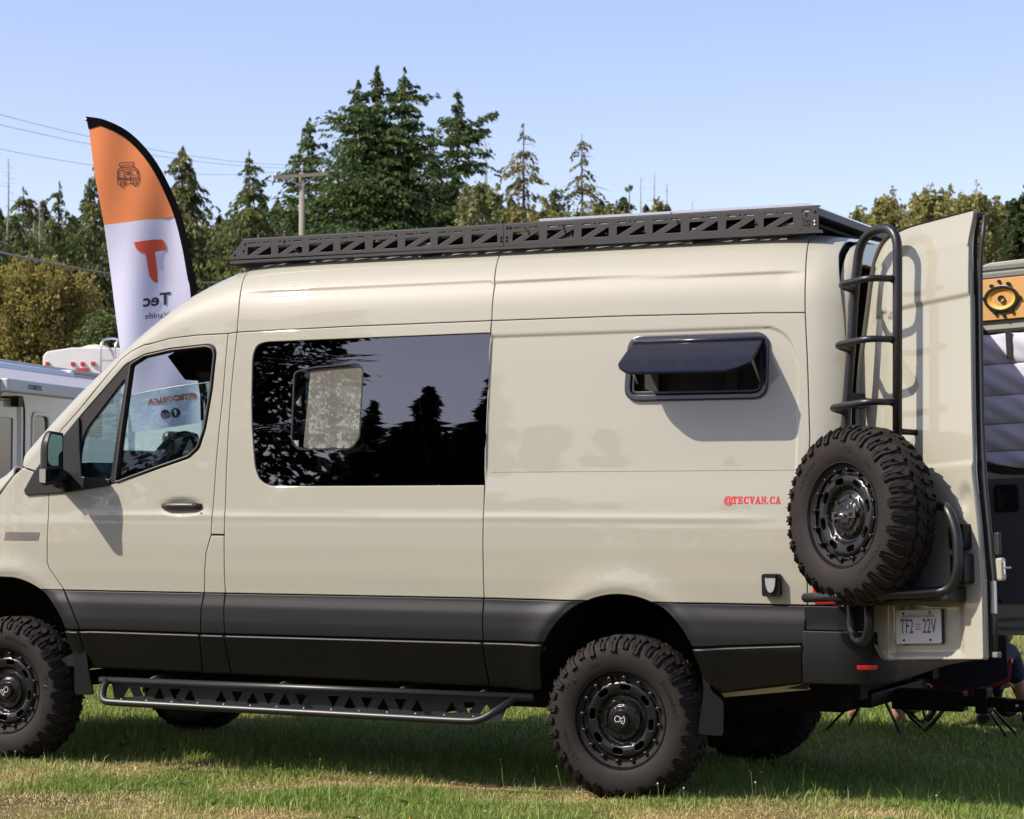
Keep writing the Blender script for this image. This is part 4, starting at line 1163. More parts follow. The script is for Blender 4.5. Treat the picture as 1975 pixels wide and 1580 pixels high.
MB().box((-.06, .79, .90 - 1.2), (-.045, .815, 1.04 - 1.2)).obj('hinge_strip', STEEL, rdl, local=True)

# number plate
npl = part_empty('number_plate', van, DL)
pf = lambda u, z, d=0.0: np.stack([.006 + np.asarray(d) + 0 * np.asarray(u), np.asarray(u) + 0., np.asarray(z) - 1.2 + 0.], -1)
panel('plate', rrect(.246, .775, .536, .926, .010), pf, mat('plate_white', (.50, .50, .48), .45), npl, step=.05, rim=.006, edge=.002, local=True)
panel('plate_holder', rrect(.2440, .773, .538, .928, .010), pf, SEAL, npl, step=.05, rim=.012, edge=.0, off=-.004, local=True)
blue = mat('plate_blue', (.025, .03, .22), .5); lblue = mat('plate_light_blue', (.16, .22, .34), .5)
V2, F2 = text2d('Beautiful British Columbia', .0245, .0002); V2 = V2 * np.array([.80, 1]); decal('plate_slogan', V2 + np.array([.391, .8985]), F2, pf, lblue, npl, .0012, local=True)
for tx, uc in (('TF2', .318), ('22V', .463)):
    V2, F2 = text2d(tx, .092, .0004); V2 = V2 * np.array([.60, 1.0]); decal('plate_number', V2 + np.array([uc, .849]), F2, pf, blue, npl, .0012, local=True)
for i, (c, z0, z1) in enumerate((((.5, .02, .03), .858, .863), ((.75, .72, .7), .853, .858), ((.02, .05, .3), .848, .853), ((.75, .55, .08), .843, .848), ((.1, .2, .5), .836, .843))):
    V2, F2 = flat_poly([(.374, z0), (.408, z0 + .001), (.408, z1 + .001), (.391, z1 - .001), (.374, z1)]); decal('plate_flag', V2, F2, pf, mat('plate_flag_%d' % i, c, .5), npl, .0012, local=True)
for u in (.299, .469):
    for z in (.910, .791):
        MB().lathe([(0, -.004), (.004, -.0035), (.0055, 0)], 10, Matrix.Translation((.0085, u, z - 1.2)) @ Matrix.Rotation(R(90), 4, 'Z')).obj('plate_screw', mat('screw_dark', (.05, .05, .05), .4, metal=.6), npl, local=True, smooth=True)

# ladder
lad = part_empty('rear_ladder', van, DL); lad['label'] = 'black tubular ladder on the open rear door'
N0 = .10
dz = lambda n, u, z: (n, u, z - 1.2)
rails = [dz(N0, .025, 1.60), dz(N0, .045, 1.83), dz(N0, .087, 2.09), dz(N0, .125, 2.40), dz(N0, .175, 2.655), dz(N0, .425, 2.655), dz(N0, .415, 2.40), dz(N0, .385, 1.60)]
MB().tube(rails, .0215, 16, round_r=.13).obj('side_rail', BLACK, lad, smooth=True, local=True)
for z, ul, ur in ((2.408, .125, .414), (2.134, .092, .404), (1.851, .047, .393)):
    rg = [dz(N0, ur, z), dz(N0 + .13, ur - .05, z), dz(N0 + .135, ul + .045, z - .004), dz(N0, ul, z - .012)]
    MB().tube(rg, .0155, 14, round_r=.05).obj('rung', BLACK, lad, smooth=True, local=True)
    for n_, u_ in ((N0, ur),):
        MB().lathe([(.015, -.006), (.021, 0), (.015, .006)], 12, Matrix.Translation(dz(n_ + .018, u_ - .008, z)) @ Matrix.Rotation(R(100), 4, 'Z')).obj('weld_bead', mat('weld_steel', (.10, .10, .10), .35, metal=.5), lad, smooth=True, local=True)
for u, z in ((.055, 1.90), (.39, 1.72)):
    MB().tube([dz(N0, u, z), dz(-.02, u, z)], .014, 10).obj('standoff', BLACK, lad, smooth=True, local=True)
MB().box((.0, .03, 1.86 - 1.2), (.10, .075, 1.93 - 1.2), bev=.006).obj('mount_plate', BLACK, lad, local=True)

# spare wheel and its carrier
SPC = (.36, .282, 1.344 - 1.2)
Mw = Matrix(((0, -1, 0, SPC[0]), (1, 0, 0, SPC[1]), (0, 0, 1, SPC[2]), (0, 0, 0, 1)))
place_wheel('spare_wheel', van, DL @ Mw @ spin(R(62)), 'spare all-terrain wheel on the open rear door', emblem=False)
car = part_empty('spare_wheel_carrier', van, DL)
cr_ = mat('carrier_disc', (.22, .20, .18), .5)
wl = lambda x, y, z: tuple(Mw @ Vector((x, y, z)))
MB().lathe([(.0, .044), (.040, .044), (.044, .050), (.044, .07)], 32, Mw).obj('hub_disc', cr_, car, smooth=False, local=True)
bar = MB()
for lo, hi in (((-.078, .026, -.016), (-.062, .034, .016)), ((-.036, .026, -.016), (.036, .034, .016)), ((.062, .026, -.016), (.078, .034, .016)), ((-.0625, .0262, .008), (-.0355, .0338, .0158)), ((-.0625, .0262, -.0158), (-.0355, .0338, -.008)), ((.0355, .0262, .008), (.0625, .0338, .0158)), ((.0355, .0262, -.0158), (.0625, .0338, -.008))):
    bar.box(lo, hi, Mw)
bar.obj('clamp_bar', mat('clamp_black', (.03, .03, .03), .4), car, local=True)
MB().tube([wl(-.03, .018, .006), wl(.02, .012, -.002)], .007, 8).tube([wl(0, .05, 0), wl(0, .016, 0)], .010, 10).obj('clamp_handle', CHROME, car, local=True, smooth=True)
MB().box((.0, .20, 1.20 - 1.2), (.13, .40, 1.50 - 1.2), bev=.02).tube([dz(.0, .282, 1.344), dz(.30, .282, 1.344)], .05, 14).obj('carrier_post', BLACK, car, local=True)
hoop = [dz(.05, .60, 1.375), dz(.10, .69, 1.365), dz(.10, .752, 1.25), dz(.10, .752, 1.08), dz(.10, .70, 1.0), dz(.15, .60, .992), dz(.30, .36, .986), dz(.345, .20, .984), dz(.31, -.015, .986)]
MB().tube(hoop, .0225, 14, round_r=.09).lathe([(0, .0), (.015, .006), (.0225, .02)], 14, Matrix.Translation(dz(.31, -.035, .986))).obj('carrier_hoop', BLACK, car, local=True, smooth=True)
uu = [dz(.10, .054, .985), dz(.10, .052, .84), dz(.10, .085, .785), dz(.10, .140, .785), dz(.10, .172, .84), dz(.10, .174, .985)]
MB().tube(uu, .0235, 14, round_r=.05).obj('carrier_loop', BLACK, car, local=True, smooth=True)
MB().box((.0, .0, .95 - 1.2), (.12, .70, 1.02 - 1.2), bev=.015).obj('carrier_beam', BLACK, car, local=True)
MB().box((-.01, .655, 1.03 - 1.2), (.06, .745, 1.16 - 1.2), bev=.01).obj('carrier_bracket', BLACK, car, local=True)
MB().box((-.01, .64, 1.18 - 1.2), (.05, .735, 1.29 - 1.2), bev=.01).obj('carrier_bracket', PLASTIC, car, local=True)
MB().lathe([(0, -.008), (.009, -.006), (.011, 0)], 12, Matrix.Translation(dz(.155, .56, .992)) @ Matrix.Rotation(R(60), 4, 'Z')).obj('carrier_bolt', STEEL, car, local=True, smooth=True)
for s_ in list(WM.values()):
    bpy.data.objects.remove(s_, do_unlink=True)

# right rear door: its inner side shows behind the left one
DRm = door_matrix((1.15, 1.90, 1.2), -1, R(78))
rdr = part_empty('rear_door', van, DRm); rdr['label'] = 'right rear door open, inner side with wooden speaker panel and quilted window cover'
def dri(u, z, d=0.0):
    u = np.asarray(u, float); z = np.asarray(z, float)
    return np.stack([-.06 - d + 0 * u * z, -u + 0 * z, z - 1.2 + 0 * u], -1)
d2 = rpoly([(.02, .72), (.80, .72), (.80, 2.68), (.30, 2.672), (.14, 2.60), (.04, 2.2), (.0, 1.8)], .04)
panel('door_inner_frame', d2, dri, PAINT, rdr, [rpoly([(.12, 1.62), (.30, 1.56), (.72, 1.56), (.72, 2.31), (.14, 2.31)], .05)], step=.05, rim=.05, edge=.006, local=True)
panel('door_skin', d2, lambda u, z, d=0.0: dri(u, z, -.055 + d), PAINT, rdr, step=.1, rim=.03, edge=.004, local=True, flip=True)
for z0, z1, o_ in ((2.595, 2.615, .012), (2.635, 2.655, .008)):
    MB().prism([(.16, z0), (.79, z0), (.79, z1), (.16, z1)], lambda a, b, d: tuple(dri(np.array(a), np.array(b), d)), 0, o_).obj('frame_rib', mat('grey_seal_strip', (.15, .15, .145), .6), rdr, local=True)
wood = mat('oak_ply', (.50, .27, .085), .5, noise=(9, .35, (.58, .33, .11)))
wn = wood.node_tree; mp = wn.nodes.new('ShaderNodeMapping'); mp.inputs['Scale'].default_value = (1, 9, .8)
tcn = [n_ for n_ in wn.nodes if n_.type == 'TEX_COORD'][0]; nn_ = [n_ for n_ in wn.nodes if n_.type == 'TEX_NOISE'][0]
wn.links.new(tcn.outputs['Object'], mp.inputs[0]); wn.links.new(mp.outputs[0], nn_.inputs['Vector'])
panel('speaker_panel', rrect(.16, 2.372, .78, 2.586, .006), dri, wood, rdr, step=.06, rim=.018, edge=.002, off=.020, local=True)
SU, SZ = .386, 2.478
def ell(a, b, n=36): return [(SU + a * math.cos(t), SZ + b * math.sin(t)) for t in np.linspace(0, 2 * math.pi, n, endpoint=False)]
fd = lambda a, b, d: tuple(dri(np.array(a), np.array(b), d))
panel('speaker_frame', ell(.098, .070), dri, mat('speaker_black', (.012, .012, .012), .35), rdr, [ell(.080, .054)], step=.02, rim=.012, edge=.004, off=.034, local=True)
cone = MB(); V = []; F = []; nr = 8
for i in range(nr):
    q = i / (nr - 1)
    for k in range(36):
        t = 2 * math.pi * k / 36
        V.append(tuple(dri(np.array(SU + .082 * (1 - q * .82) * math.cos(t)), np.array(SZ + .056 * (1 - q * .82) * math.sin(t)), .034 - .038 * q)))
for i in range(nr - 1):
    for k in range(36): F.append((i * 36 + k, i * 36 + (k + 1) % 36, (i + 1) * 36 + (k + 1) % 36, (i + 1) * 36 + k))
cone.add(V, F).obj('speaker_cone', mat('kevlar_yellow', (.62, .36, .045), .5), rdr, local=True, smooth=True)
MB().lathe([(0, -.022), (.010, -.019), (.017, -.010), (.018, .012)], 20, Matrix.Translation(dri(np.array(SU), np.array(SZ), .022)) @ Matrix.Rotation(R(90), 4, 'Z')).obj('dust_cap', MATS['speaker_black'], rdr, local=True, smooth=True)
for u, z in ((.285, 2.486), (.487, 2.478), (.335, 2.548), (.430, 2.553), (.345, 2.408), (.44, 2.412)):
    MB().prism([(u + .010 * math.cos(t), z + .010 * math.sin(t)) for t in np.linspace(0, 6.283, 12, endpoint=False)], fd, .02, .036).obj('speaker_lug', MATS['speaker_black'], rdr, local=True)
for u, z in ((.377, 2.570), (.395, 2.388)):
    MB().prism([(u + .009 * math.cos(t), z + .009 * math.sin(t)) for t in np.linspace(0, 6.283, 12, endpoint=False)], fd, .02, .030).obj('panel_screw', MATS['speaker_black'], rdr, local=True)
quilt = mat('lilac_grey_quilt', (.52, .51, .58), .8, noise=(14, .4, (.47, .47, .545)), bump=(300, .3))
zs = [2.300, 2.138, 1.975, 1.825, 1.683, 1.585]
for i in range(5):
    za, zb = zs[i], zs[i + 1]
    fq = lambda u, z, d=0.0, za=za, zb=zb: dri(u, z, .004 + .020 * np.sqrt(np.clip(np.sin(np.clip((np.asarray(z) - zb) / (za - zb), 0, 1) * math.pi), 0, 1)) + .003 * np.sin(np.asarray(u) * 37 + np.asarray(z) * 60) + d)
    panel('quilt_band', rrect(.15, zb, .73, za, .01) if i < 4 else rpoly([(.15, za), (.73, za), (.73, zb + .01), (.45, zb), (.30, zb + .03), (.18, zb + .07)], .02), fq, quilt, rdr, step=.02, rim=.01, edge=.003, local=True, gap=.001)
panel('cover_binding', rpoly([(.13, 1.70), (.20, 1.635), (.30, 1.598), (.40, 1.578), (.74, 1.572), (.74, 1.555), (.40, 1.560), (.28, 1.578), (.18, 1.612), (.12, 1.66)], .005), dri, SEAL, rdr, step=.03, rim=.01, off=.012, local=True)
MB().prism(rrect(.398, 2.165, .428, 2.305, .002), fd, .02, .032).obj('strap', SEAL, rdr, local=True)
MB().prism([(.13, 2.305), (.74, 2.305), (.74, 2.322), (.13, 2.322)], fd, .0, .016).obj('binding_strip', SEAL, rdr, local=True)
panel('door_card', rrect(.10, .885, .76, 1.54, .03), dri, mat('grey_door_card', (.06, .06, .065), .75), rdr, step=.05, rim=.01, off=.012, local=True)
panel('inner_handle', rrect(.272, 1.367, .412, 1.508, .02), dri, mat('handle_plastic', (.010, .010, .011), .35), rdr, [rrect(.305, 1.385, .38, 1.485, .01)], step=.03, rim=.04, off=.020, edge=.006, local=True)
panel('handle_recess', rrect(.30, 1.38, .385, 1.49, .01), dri, GAPM, rdr, step=.04, rim=0, off=.013, edge=0, local=True)
MB().prism(rrect(.335, 1.395, .372, 1.47, .006), fd, .010, .022).obj('handle_lever', MATS['handle_plastic'], rdr, local=True)
MB().prism([(.27 + .010 * math.cos(t), .903 + .010 * math.sin(t)) for t in np.linspace(0, 6.283, 12, endpoint=False)], fd, .01, .016).obj('card_plug', SEAL, rdr, local=True)
for z0, z1 in ((.80, .815), (.755, .765)):
    MB().prism([(.10, z0), (.79, z0), (.79, z1), (.10, z1)], fd, 0, .012).obj('sill_rib', mat('grey_seal_strip', (.15, .15, .145), .6), rdr, local=True)

# ---------------------------------------------------------------- cabin
dash = MB()
prof = [(-3.62, 1.55), (-3.38, 1.63), (-3.18, 1.64), (-3.08, 1.56), (-3.06, 1.40), (-3.10, 1.20), (-3.14, 1.10), (-3.62, 1.10)]
V = [(x, .12, z) for x, z in prof] + [(x, 1.90, z) for x, z in prof]; n = len(prof)
dash.add(V, [tuple(range(n)), tuple(range(2 * n - 1, n - 1, -1))] + [(i, n + i, n + (i + 1) % n, (i + 1) % n) for i in range(n)])
dash.obj('dashboard', mat('dash_black', (.015, .015, .016), .6), van, autosmooth=40)
MB().box((-3.24, .86, 1.55), (-3.16, 1.16, 1.83), bev=.03).obj('centre_screen', mat('dash_gloss', (.012, .012, .013), .15), van)
MB().box((-3.20, .34, 1.58), (-3.08, .72, 1.71), bev=.03).obj('instrument_hood', MATS['dash_black'], van)
stw = part_empty('steering_wheel', van, Matrix.Translation((-2.93, .52, 1.63)) @ Matrix.Rotation(R(-62), 4, 'Y'))
MB().tube([(.195 * math.cos(t), .195 * math.sin(t), 0) for t in np.linspace(0, 2 * math.pi, 36, endpoint=False)], .017, 10, closed=True).obj('wheel_rim', mat('wheel_leather', (.03, .03, .03), .45), stw, local=True, smooth=True)
MB().box((-.19, -.02, -.03), (.19, .02, -.005), bev=.008).box((-.07, -.07, -.035), (.07, .07, .005), bev=.02).box((-.02, -.18, -.03), (.02, 0, -.01), bev=.006).obj('spokes', MATS['dash_black'], stw, local=True)
MB().tube([(-2.95, .52, 1.61), (-3.2, .52, 1.50)], .04, 10).obj('steering_column', mat('column_grey', (.08, .08, .075), .5), van, smooth=True)
for y in (.50, 1.50):
    st = MB().box((-2.75, y - .25, 1.02), (-2.28, y + .25, 1.17), bev=.05).box((-.07, y - .25, 0), (.07, y + .25, .62), Matrix.Translation((-2.28, 0, 1.10)) @ Matrix.Rotation(R(12), 4, 'Y'), bev=.05).box((-2.20, y - .13, 1.76), (-2.10, y + .13, 1.95), bev=.04).box((-2.7, y - .2, .64), (-2.3, y + .2, 1.02))
    st.obj('seat', mat('seat_cloth', (.03, .03, .032), .9), van, autosmooth=50)
mrr = MB().box((-3.02, .86, 2.12), (-2.98, 1.10, 2.19), bev=.02); mrr.obj('rear_view_mirror', SEAL, van)
MB().add([(-2.98, .55, 2.24), (-2.70, .45, 2.33), (-2.70, 1.55, 2.33), (-2.98, 1.45, 2.24), (-3.03, .80, 2.12), (-3.03, 1.22, 2.12)], [(0, 1, 2, 3), (0, 4, 5, 3)]).obj('overhead_console', VOID, van)
# cabinets seen dimly through the open rear
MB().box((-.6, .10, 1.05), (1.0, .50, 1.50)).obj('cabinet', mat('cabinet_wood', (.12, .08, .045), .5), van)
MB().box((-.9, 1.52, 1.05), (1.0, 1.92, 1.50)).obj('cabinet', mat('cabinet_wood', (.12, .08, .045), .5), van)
# ================================================================ GROUND
def hgt(x, y):
    x = np.asarray(x, float); y = np.asarray(y, float)
    return .012 * np.sin(x * 1.3 + y * .7) + .010 * np.sin(x * .6 - y * 1.9 + 1) + .006 * np.sin(x * 3.1 + 2 * y)
gx = np.concatenate([np.linspace(-900, -40, 30), np.linspace(-38, -8, 40), np.linspace(-7.5, 6, 110), np.linspace(6.5, 40, 40), np.linspace(45, 900, 30)])
gy = np.concatenate([np.linspace(-900, -40, 30), np.linspace(-38, -4, 40), np.linspace(-3.5, 6, 90), np.linspace(6.5, 40, 40), np.linspace(45, 900, 30)])
X, Yg = np.meshgrid(gx, gy)
Z = hgt(X, Yg) * np.exp(-np.maximum(np.hypot(X, Yg) - 30, 0) / 20) - .004
nx, ny = len(gx), len(gy)
idx = np.arange(nx * ny).reshape(ny, nx)
F = np.stack([idx[:-1, :-1], idx[:-1, 1:], idx[1:, 1:], idx[1:, :-1]], -1).reshape(-1, 4)
gm = bpy.data.materials.new('meadow_soil'); gm.use_nodes = True
t = gm.node_tree; b = t.nodes['Principled BSDF']; b.inputs['Roughness'].default_value = .95; b.inputs['Specular IOR Level'].default_value = .1
tc = t.nodes.new('ShaderNodeTexCoord')
n1 = t.nodes.new('ShaderNodeTexNoise'); n1.inputs['Scale'].default_value = .55; n1.inputs['Detail'].default_value = 8; n1.inputs['Roughness'].default_value = .6
n2 = t.nodes.new('ShaderNodeTexNoise'); n2.inputs['Scale'].default_value = 38; n2.inputs['Detail'].default_value = 5
t.links.new(tc.outputs['Object'], n1.inputs['Vector']); t.links.new(tc.outputs['Object'], n2.inputs['Vector'])
r1 = t.nodes.new('ShaderNodeValToRGB'); e = r1.color_ramp.elements
e[0].position = .42; e[0].color = (.045, .055, .016, 1); e[1].position = .60; e[1].color = (.26, .185, .085, 1)
t.links.new(n1.outputs[0], r1.inputs[0])
r2 = t.nodes.new('ShaderNodeValToRGB'); e = r2.color_ramp.elements; e[0].position = .3; e[0].color = (.45, .45, .45, 1); e[1].position = .7; e[1].color = (1.25, 1.25, 1.2, 1)
t.links.new(n2.outputs[0], r2.inputs[0])
mx = t.nodes.new('ShaderNodeMixRGB'); mx.blend_type = 'MULTIPLY'; mx.inputs[0].default_value = 1
t.links.new(r1.outputs[0], mx.inputs[1]); t.links.new(r2.outputs[0], mx.inputs[2]); t.links.new(mx.outputs[0], b.inputs['Base Color'])
ground = build('ground', np.stack([X, Yg, Z], -1).reshape(-1, 3), F, gm, smooth=True)
ground['kind'] = 'structure'

# --- grass: single blades, greener and drier in patches
_ph = np.array([.3, 1.9, 4.1, 2.2, 5.0, .8])
def dryness_and_shade(x, y):
    """0 lush .. 1 straw, in irregular patches; cut under the van to darken its shade"""
    v = .5 + .22 * np.sin(1.7 * x + _ph[0] + 1.3 * np.sin(1.1 * y)) + .2 * np.sin(2.9 * y + 1.2 * x + _ph[1]) + .16 * np.sin(5.3 * x - 2.4 * y + _ph[2]) + .12 * np.sin(9 * x + 7 * y + _ph[3])
    q = x * .902 + y * .432; r = -.432 * x + .902 * y
    for cx, cy, ra, rb, a in ((-1.45, -.05, .45, .17, 1.0), (-1.0, .26, .42, .12, .9), (-1.84, -.38, .26, .13, .6), (-1.31, -1.13, .42, .16, .8), (-2.53, -1.33, .25, .14, .7), (-3.0, .0, .5, .2, .4), (-.24, -.6, .35, .15, .5), (1.28, .02, .32, .15, .7), (-.2, -.12, .3, .15, .45), (.1, -1.1, .4, .12, .5),
                              (-2.2, -.54, .45, .2, -.5), (-2.55, -1.0, .35, .16, -.4), (-.62, -.6, .34, .2, -.6), (-1.5, -.74, .34, .15, -.6), (.3, -.07, .4, .2, -.4), (.66, .4, .5, .2, -.3)):
        v = v + a * np.exp(-((q - cx * .902 - cy * .432) / ra) ** 2 - ((r + .432 * cx - .902 * cy) / rb) ** 2)
    return np.clip(v - .22 - .55 * np.clip((y - .42) / .25, 0, 1), 0, 1)  # straw taken out beneath and beyond the van: its shade deepened by colour
def blades(n, region, hmin, hmax, width, bend=.6, seed=1):
    r_ = np.random.default_rng(seed)
    x = r_.uniform(region[0], region[1], n); y = r_.uniform(region[2], region[3], n)
    # view wedge only (plus margin)
    cx, cy = CAM_LOC.x, CAM_LOC.y
    fx, fy = -math.sin(CAM_YAW), math.cos(CAM_YAW)
    dep = (x - cx) * fx + (y - cy) * fy; lat = (x - cx) * fy - (y - cy) * fx
    k = (np.abs(lat) < dep * .235 + .6) & (dep > 8.9)
    x, y = x[k], y[k]; n = len(x)
    dr = np.clip(dryness_and_shade(x, y) + r_.normal(0, .16, n), 0, 1)
    h = r_.uniform(hmin, hmax, n) * (1.05 - .62 * dr) * (1 + .35 * np.sin(3.3 * x + 2 * y) * np.sin(2.1 * y - x))
    h *= np.where(r_.random(n) < .04, 1.55, 1)
    az = r_.uniform(0, 2 * np.pi, n); wd = width * r_.uniform(.6, 1.3, n)
    lean = r_.uniform(.15, 1, n) * bend * (1 + .9 * dr); la = r_.uniform(0, 2 * np.pi, n)
    dx, dy = np.cos(az) * wd / 2, np.sin(az) * wd / 2
    lx, ly = np.cos(la) * lean * h, np.sin(la) * lean * h
    z0 = hgt(x, y) - .012
    P0 = np.stack([x - dx, y - dy, z0], 1); P1 = np.stack([x + dx, y + dy, z0], 1)
    P2 = np.stack([x + lx * .35 - dx * .8, y + ly * .35 - dy * .8, z0 + h * .6], 1); P3 = np.stack([x + lx * .35 + dx * .8, y + ly * .35 + dy * .8, z0 + h * .6], 1)
    P4 = np.stack([x + lx, y + ly, z0 + h * (1 - .25 * lean)], 1)
    V = np.stack([P0, P1, P2, P3, P4], 1).reshape(-1, 3)
    o = np.arange(n) * 5
    F = np.concatenate([np.stack([o, o + 1, o + 3], 1), np.stack([o, o + 3, o + 2], 1), np.stack([o + 2, o + 3, o + 4], 1)])
    g = np.array([.13, .235, .036]); g2 = np.array([.27, .35, .075]); s = np.array([.72, .52, .27])
    m_ = r_.random(n)[:, None]
    c = (g * (1 - m_) + g2 * m_) * (1 - dr[:, None] ** 1.3) + s * dr[:, None] ** 1.3
    c *= r_.uniform(.7, 1.2, n)[:, None]
    return V, F, np.repeat(c, 5, 0)
GRASS = attr_mat('grass_blade', .55, .25, trans=.25)
sets = [blades(430000, (-5.2, 3.6, -2.4, 1.5), .020, .052, .0040, .9, 11), blades(130000, (-6.5, 4.5, 1.2, 6), .03, .060, .006, .8, 12), blades(60000, (-12, 5, 6, 24), .04, .09, .014, .7, 13), blades(5000, (-5, 3.4, -2.2, 1.2), .07, .115, .0045, .5, 14)]
V = np.concatenate([s_[0] for s_ in sets]); c = np.concatenate([s_[2] for s_ in sets])
Fs = []; n0 = 0
for s_ in sets: Fs.append(s_[1] + n0); n0 += len(s_[0])
grass = build('grass', V, np.concatenate(Fs), GRASS, colors=c)
tag(grass, 'short meadow grass, green with straw-dry patches, in front of the van', 'grass', kind='stuff')
# small broad-leaved weeds, clover heads and hawkbit stalks
r_ = np.random.default_rng(5)
def leaf_rosette(V, F, C, x, y, n, L, col):
    z = float(hgt(x, y))
    for k in range(n):
        a = r_.uniform(0, 6.283); l = L * r_.uniform(.6, 1.1); w = l * .28; up = r_.uniform(.15, .6)
        d = np.array([math.cos(a), math.sin(a), 0]); s = np.array([-d[1], d[0], 0])
        p0 = np.array([x, y, z + .008]); b = len(V)
        V += [p0, p0 + d * l * .5 + s * w + [0, 0, l * up * .6], p0 + d * l + [0, 0, l * up * .5], p0 + d * l * .5 - s * w + [0, 0, l * up * .6]]
        F += [(b, b + 1, b + 2), (b, b + 2, b + 3)]; cc = col * r_.uniform(.8, 1.25)
        C += [cc] * 4
V = []; F = []; C = []
for x, y in list(zip(r_.uniform(-4.6, 2.8, 130), r_.uniform(-1.9, .9, 130))):
    if dryness_and_shade(np.array(x), np.array(y)) < .5: leaf_rosette(V, F, C, x, y, int(r_.integers(5, 12)), r_.uniform(.03, .06), np.array([.07, .15, .03]))
wd = build('broad_leaf_weeds', np.array(V), np.array(F), GRASS, colors=np.array(C)); tag(wd, 'low broad-leaved weeds scattered through the grass', 'weeds', kind='stuff')
V = []; F = []; C = []
def stalk(x, y, h, head, col):
    z = float(hgt(x, y)); lx, ly = r_.normal(0, .12) * h, r_.normal(0, .12) * h
    b = len(V); w = .0013
    V.extend([np.array([x - w, y, z]), np.array([x + w, y, z]), np.array([x + lx + w, y + ly, z + h]), np.array([x + lx - w, y + ly, z + h])]); F.extend([(b, b + 1, b + 2), (b, b + 2, b + 3)]); C.extend([np.array([.16, .17, .06])] * 4)
    c = np.array([x + lx, y + ly, z + h]); b = len(V)
    V.extend([c + [head, 0, 0], c + [0, head, 0], c + [-head, 0, 0], c + [0, -head, 0], c + [0, 0, head], c + [0, 0, -head]])
    F.extend([(b + i, b + (i + 1) % 4, b + 4) for i in range(4)] + [(b + (i + 1) % 4, b + i, b + 5) for i in range(4)]); C.extend([np.array(col)] * 6)
for k in range(70):
    x, y = r_.uniform(-4.4, 2.9), r_.uniform(-1.6, 1.6)
    q = r_.random()
    stalk(x, y, r_.uniform(.05, .11), .0055 if q < .45 else .0065, (.75, .36, .02) if q < .45 else ((.62, .55, .48) if q < .7 else (.22, .2, .08)))
for x, y, h in ((.62, .15, .13), (2.0, .35, .16), (-.62, .02, .17), (-.30, .02, .15), (-1.62, -.10, .13)): stalk(x, y, h, .006, (.75, .36, .02) if x > .6 else (.3, .26, .12))
st = build('wild_flowers', np.array(V), np.array(F), GRASS, colors=np.array(C)); tag(st, 'tiny yellow and white wild flowers dotted in the grass', 'flowers', kind='stuff')
# ================================================================ FEATHER FLAG
RV_ = Vector((math.cos(CAM_YAW), math.sin(CAM_YAW), 0)); FV_ = Vector((-math.sin(CAM_YAW), math.cos(CAM_YAW), 0))
FO = Vector((-4.763, 3.661, 0))
flag = thing('feather_flag', 'tall feather flag, orange over white with black sleeve, behind the van nose', 'banner', tuple(FO))
def ff(a, b, d=0.0):
    """flag cloth: a across (metres right of the pole foot), b height, gentle folds"""
    a = np.asarray(a, float); b = np.asarray(b, float)
    w = .028 * np.sin(9 * a + 1.2 * b) * np.clip((4.2 - b) / 1.2, 0, 1) + .007 * np.sin(17 * a - 2.1 * b + 1) + .010 * np.sin(5 * b + 3 * a)
    q = w - d
    return np.stack([FO.x + RV_.x * a + FV_.x * q, FO.y + RV_.y * a + FV_.y * q, b + 0 * a], -1)
SLEEVE = [(-.008, 2.187), (-.038, 2.411), (-.083, 2.935), (-.105, 3.047), (-.15, 3.29), (-.225, 3.552), (-.375, 3.862), (-.562, 4.075), (-.749, 4.176), (-.898, 4.205)]
def spline2(p, n=6):
    p = [np.array(q) for q in p]; out = []
    for i in range(len(p) - 1):
        a, b, c, d = p[max(i - 1, 0)], p[i], p[i + 1], p[min(i + 2, len(p) - 1)]
        for k in range(n):
            t = k / n
            out.append(tuple(.5 * (2 * b + (c - a) * t + (2 * a - 5 * b + 4 * c - d) * t * t + (3 * b - a - 3 * c + d) * t ** 3)))
    return out + [tuple(p[-1])]
SLEEVE = spline2(SLEEVE)
def slv(d):
    p = np.array(SLEEVE); t = np.gradient(p, axis=0); t /= np.linalg.norm(t, axis=1, keepdims=True)
    return [tuple(q) for q in p + np.stack([-t[:, 1], t[:, 0]], 1) * d]
inner = [q for q in slv(.052) if q[0] > -.80] + [(-.872, 4.115)]
cl_o = mat('orange_flag_cloth', (.82, .25, .075), .8, noise=(3.5, .4, (.72, .22, .075)))
cl_w = mat('white_flag_cloth', (.66, .65, .79), .8, noise=(3.5, .4, (.62, .61, .76)))
cl_k = mat('black_sleeve_cloth', (.004, .004, .005), .9, spec=.05)
LEFT = [(-.543, 1.91), (-.573, 2.15), (-.628, 2.486), (-.692, 2.935), (-.764, 3.421), (-.83, 3.795), (-.868, 4.113)]
def at_left(z): return float(np.interp(z, [q[1] for q in LEFT], [q[0] for q in LEFT]))
sp = [(-.7585, 3.413), (-.24, 3.476)]
upper = [sp[0]] + [q for q in LEFT if q[1] > 3.43] + inner[::-1][:-1][:6]
upper = [q for q in upper if q[1] > 3.40] 
inn_u = [q for q in inner if q[1] > 3.48]; inn_l = [q for q in inner if q[1] < 3.47]
panel('orange_cloth', [sp[0], (-.83, 3.795), (-.872, 4.112)] + inn_u[::-1][1:] + [sp[1]], ff, cl_o, flag, step=.03, rim=.003, edge=.001)
panel('white_cloth', [(-.543, 1.91), (-.573, 2.15), (-.628, 2.486), (-.692, 2.935), sp[0], sp[1]] + inn_l[::-1] + [(-.05, 1.985), (-.221, 1.955), (-.375, 1.93)], ff, cl_w, flag, step=.03, rim=.003, edge=.001)
panel('pole_sleeve', SLEEVE + [(-.875, 4.112)] + inner[::-1][1:] + [(-.055, 2.0), (.0, 1.99)], ff, cl_k, flag, step=.03, rim=.006, edge=.001, off=.004)
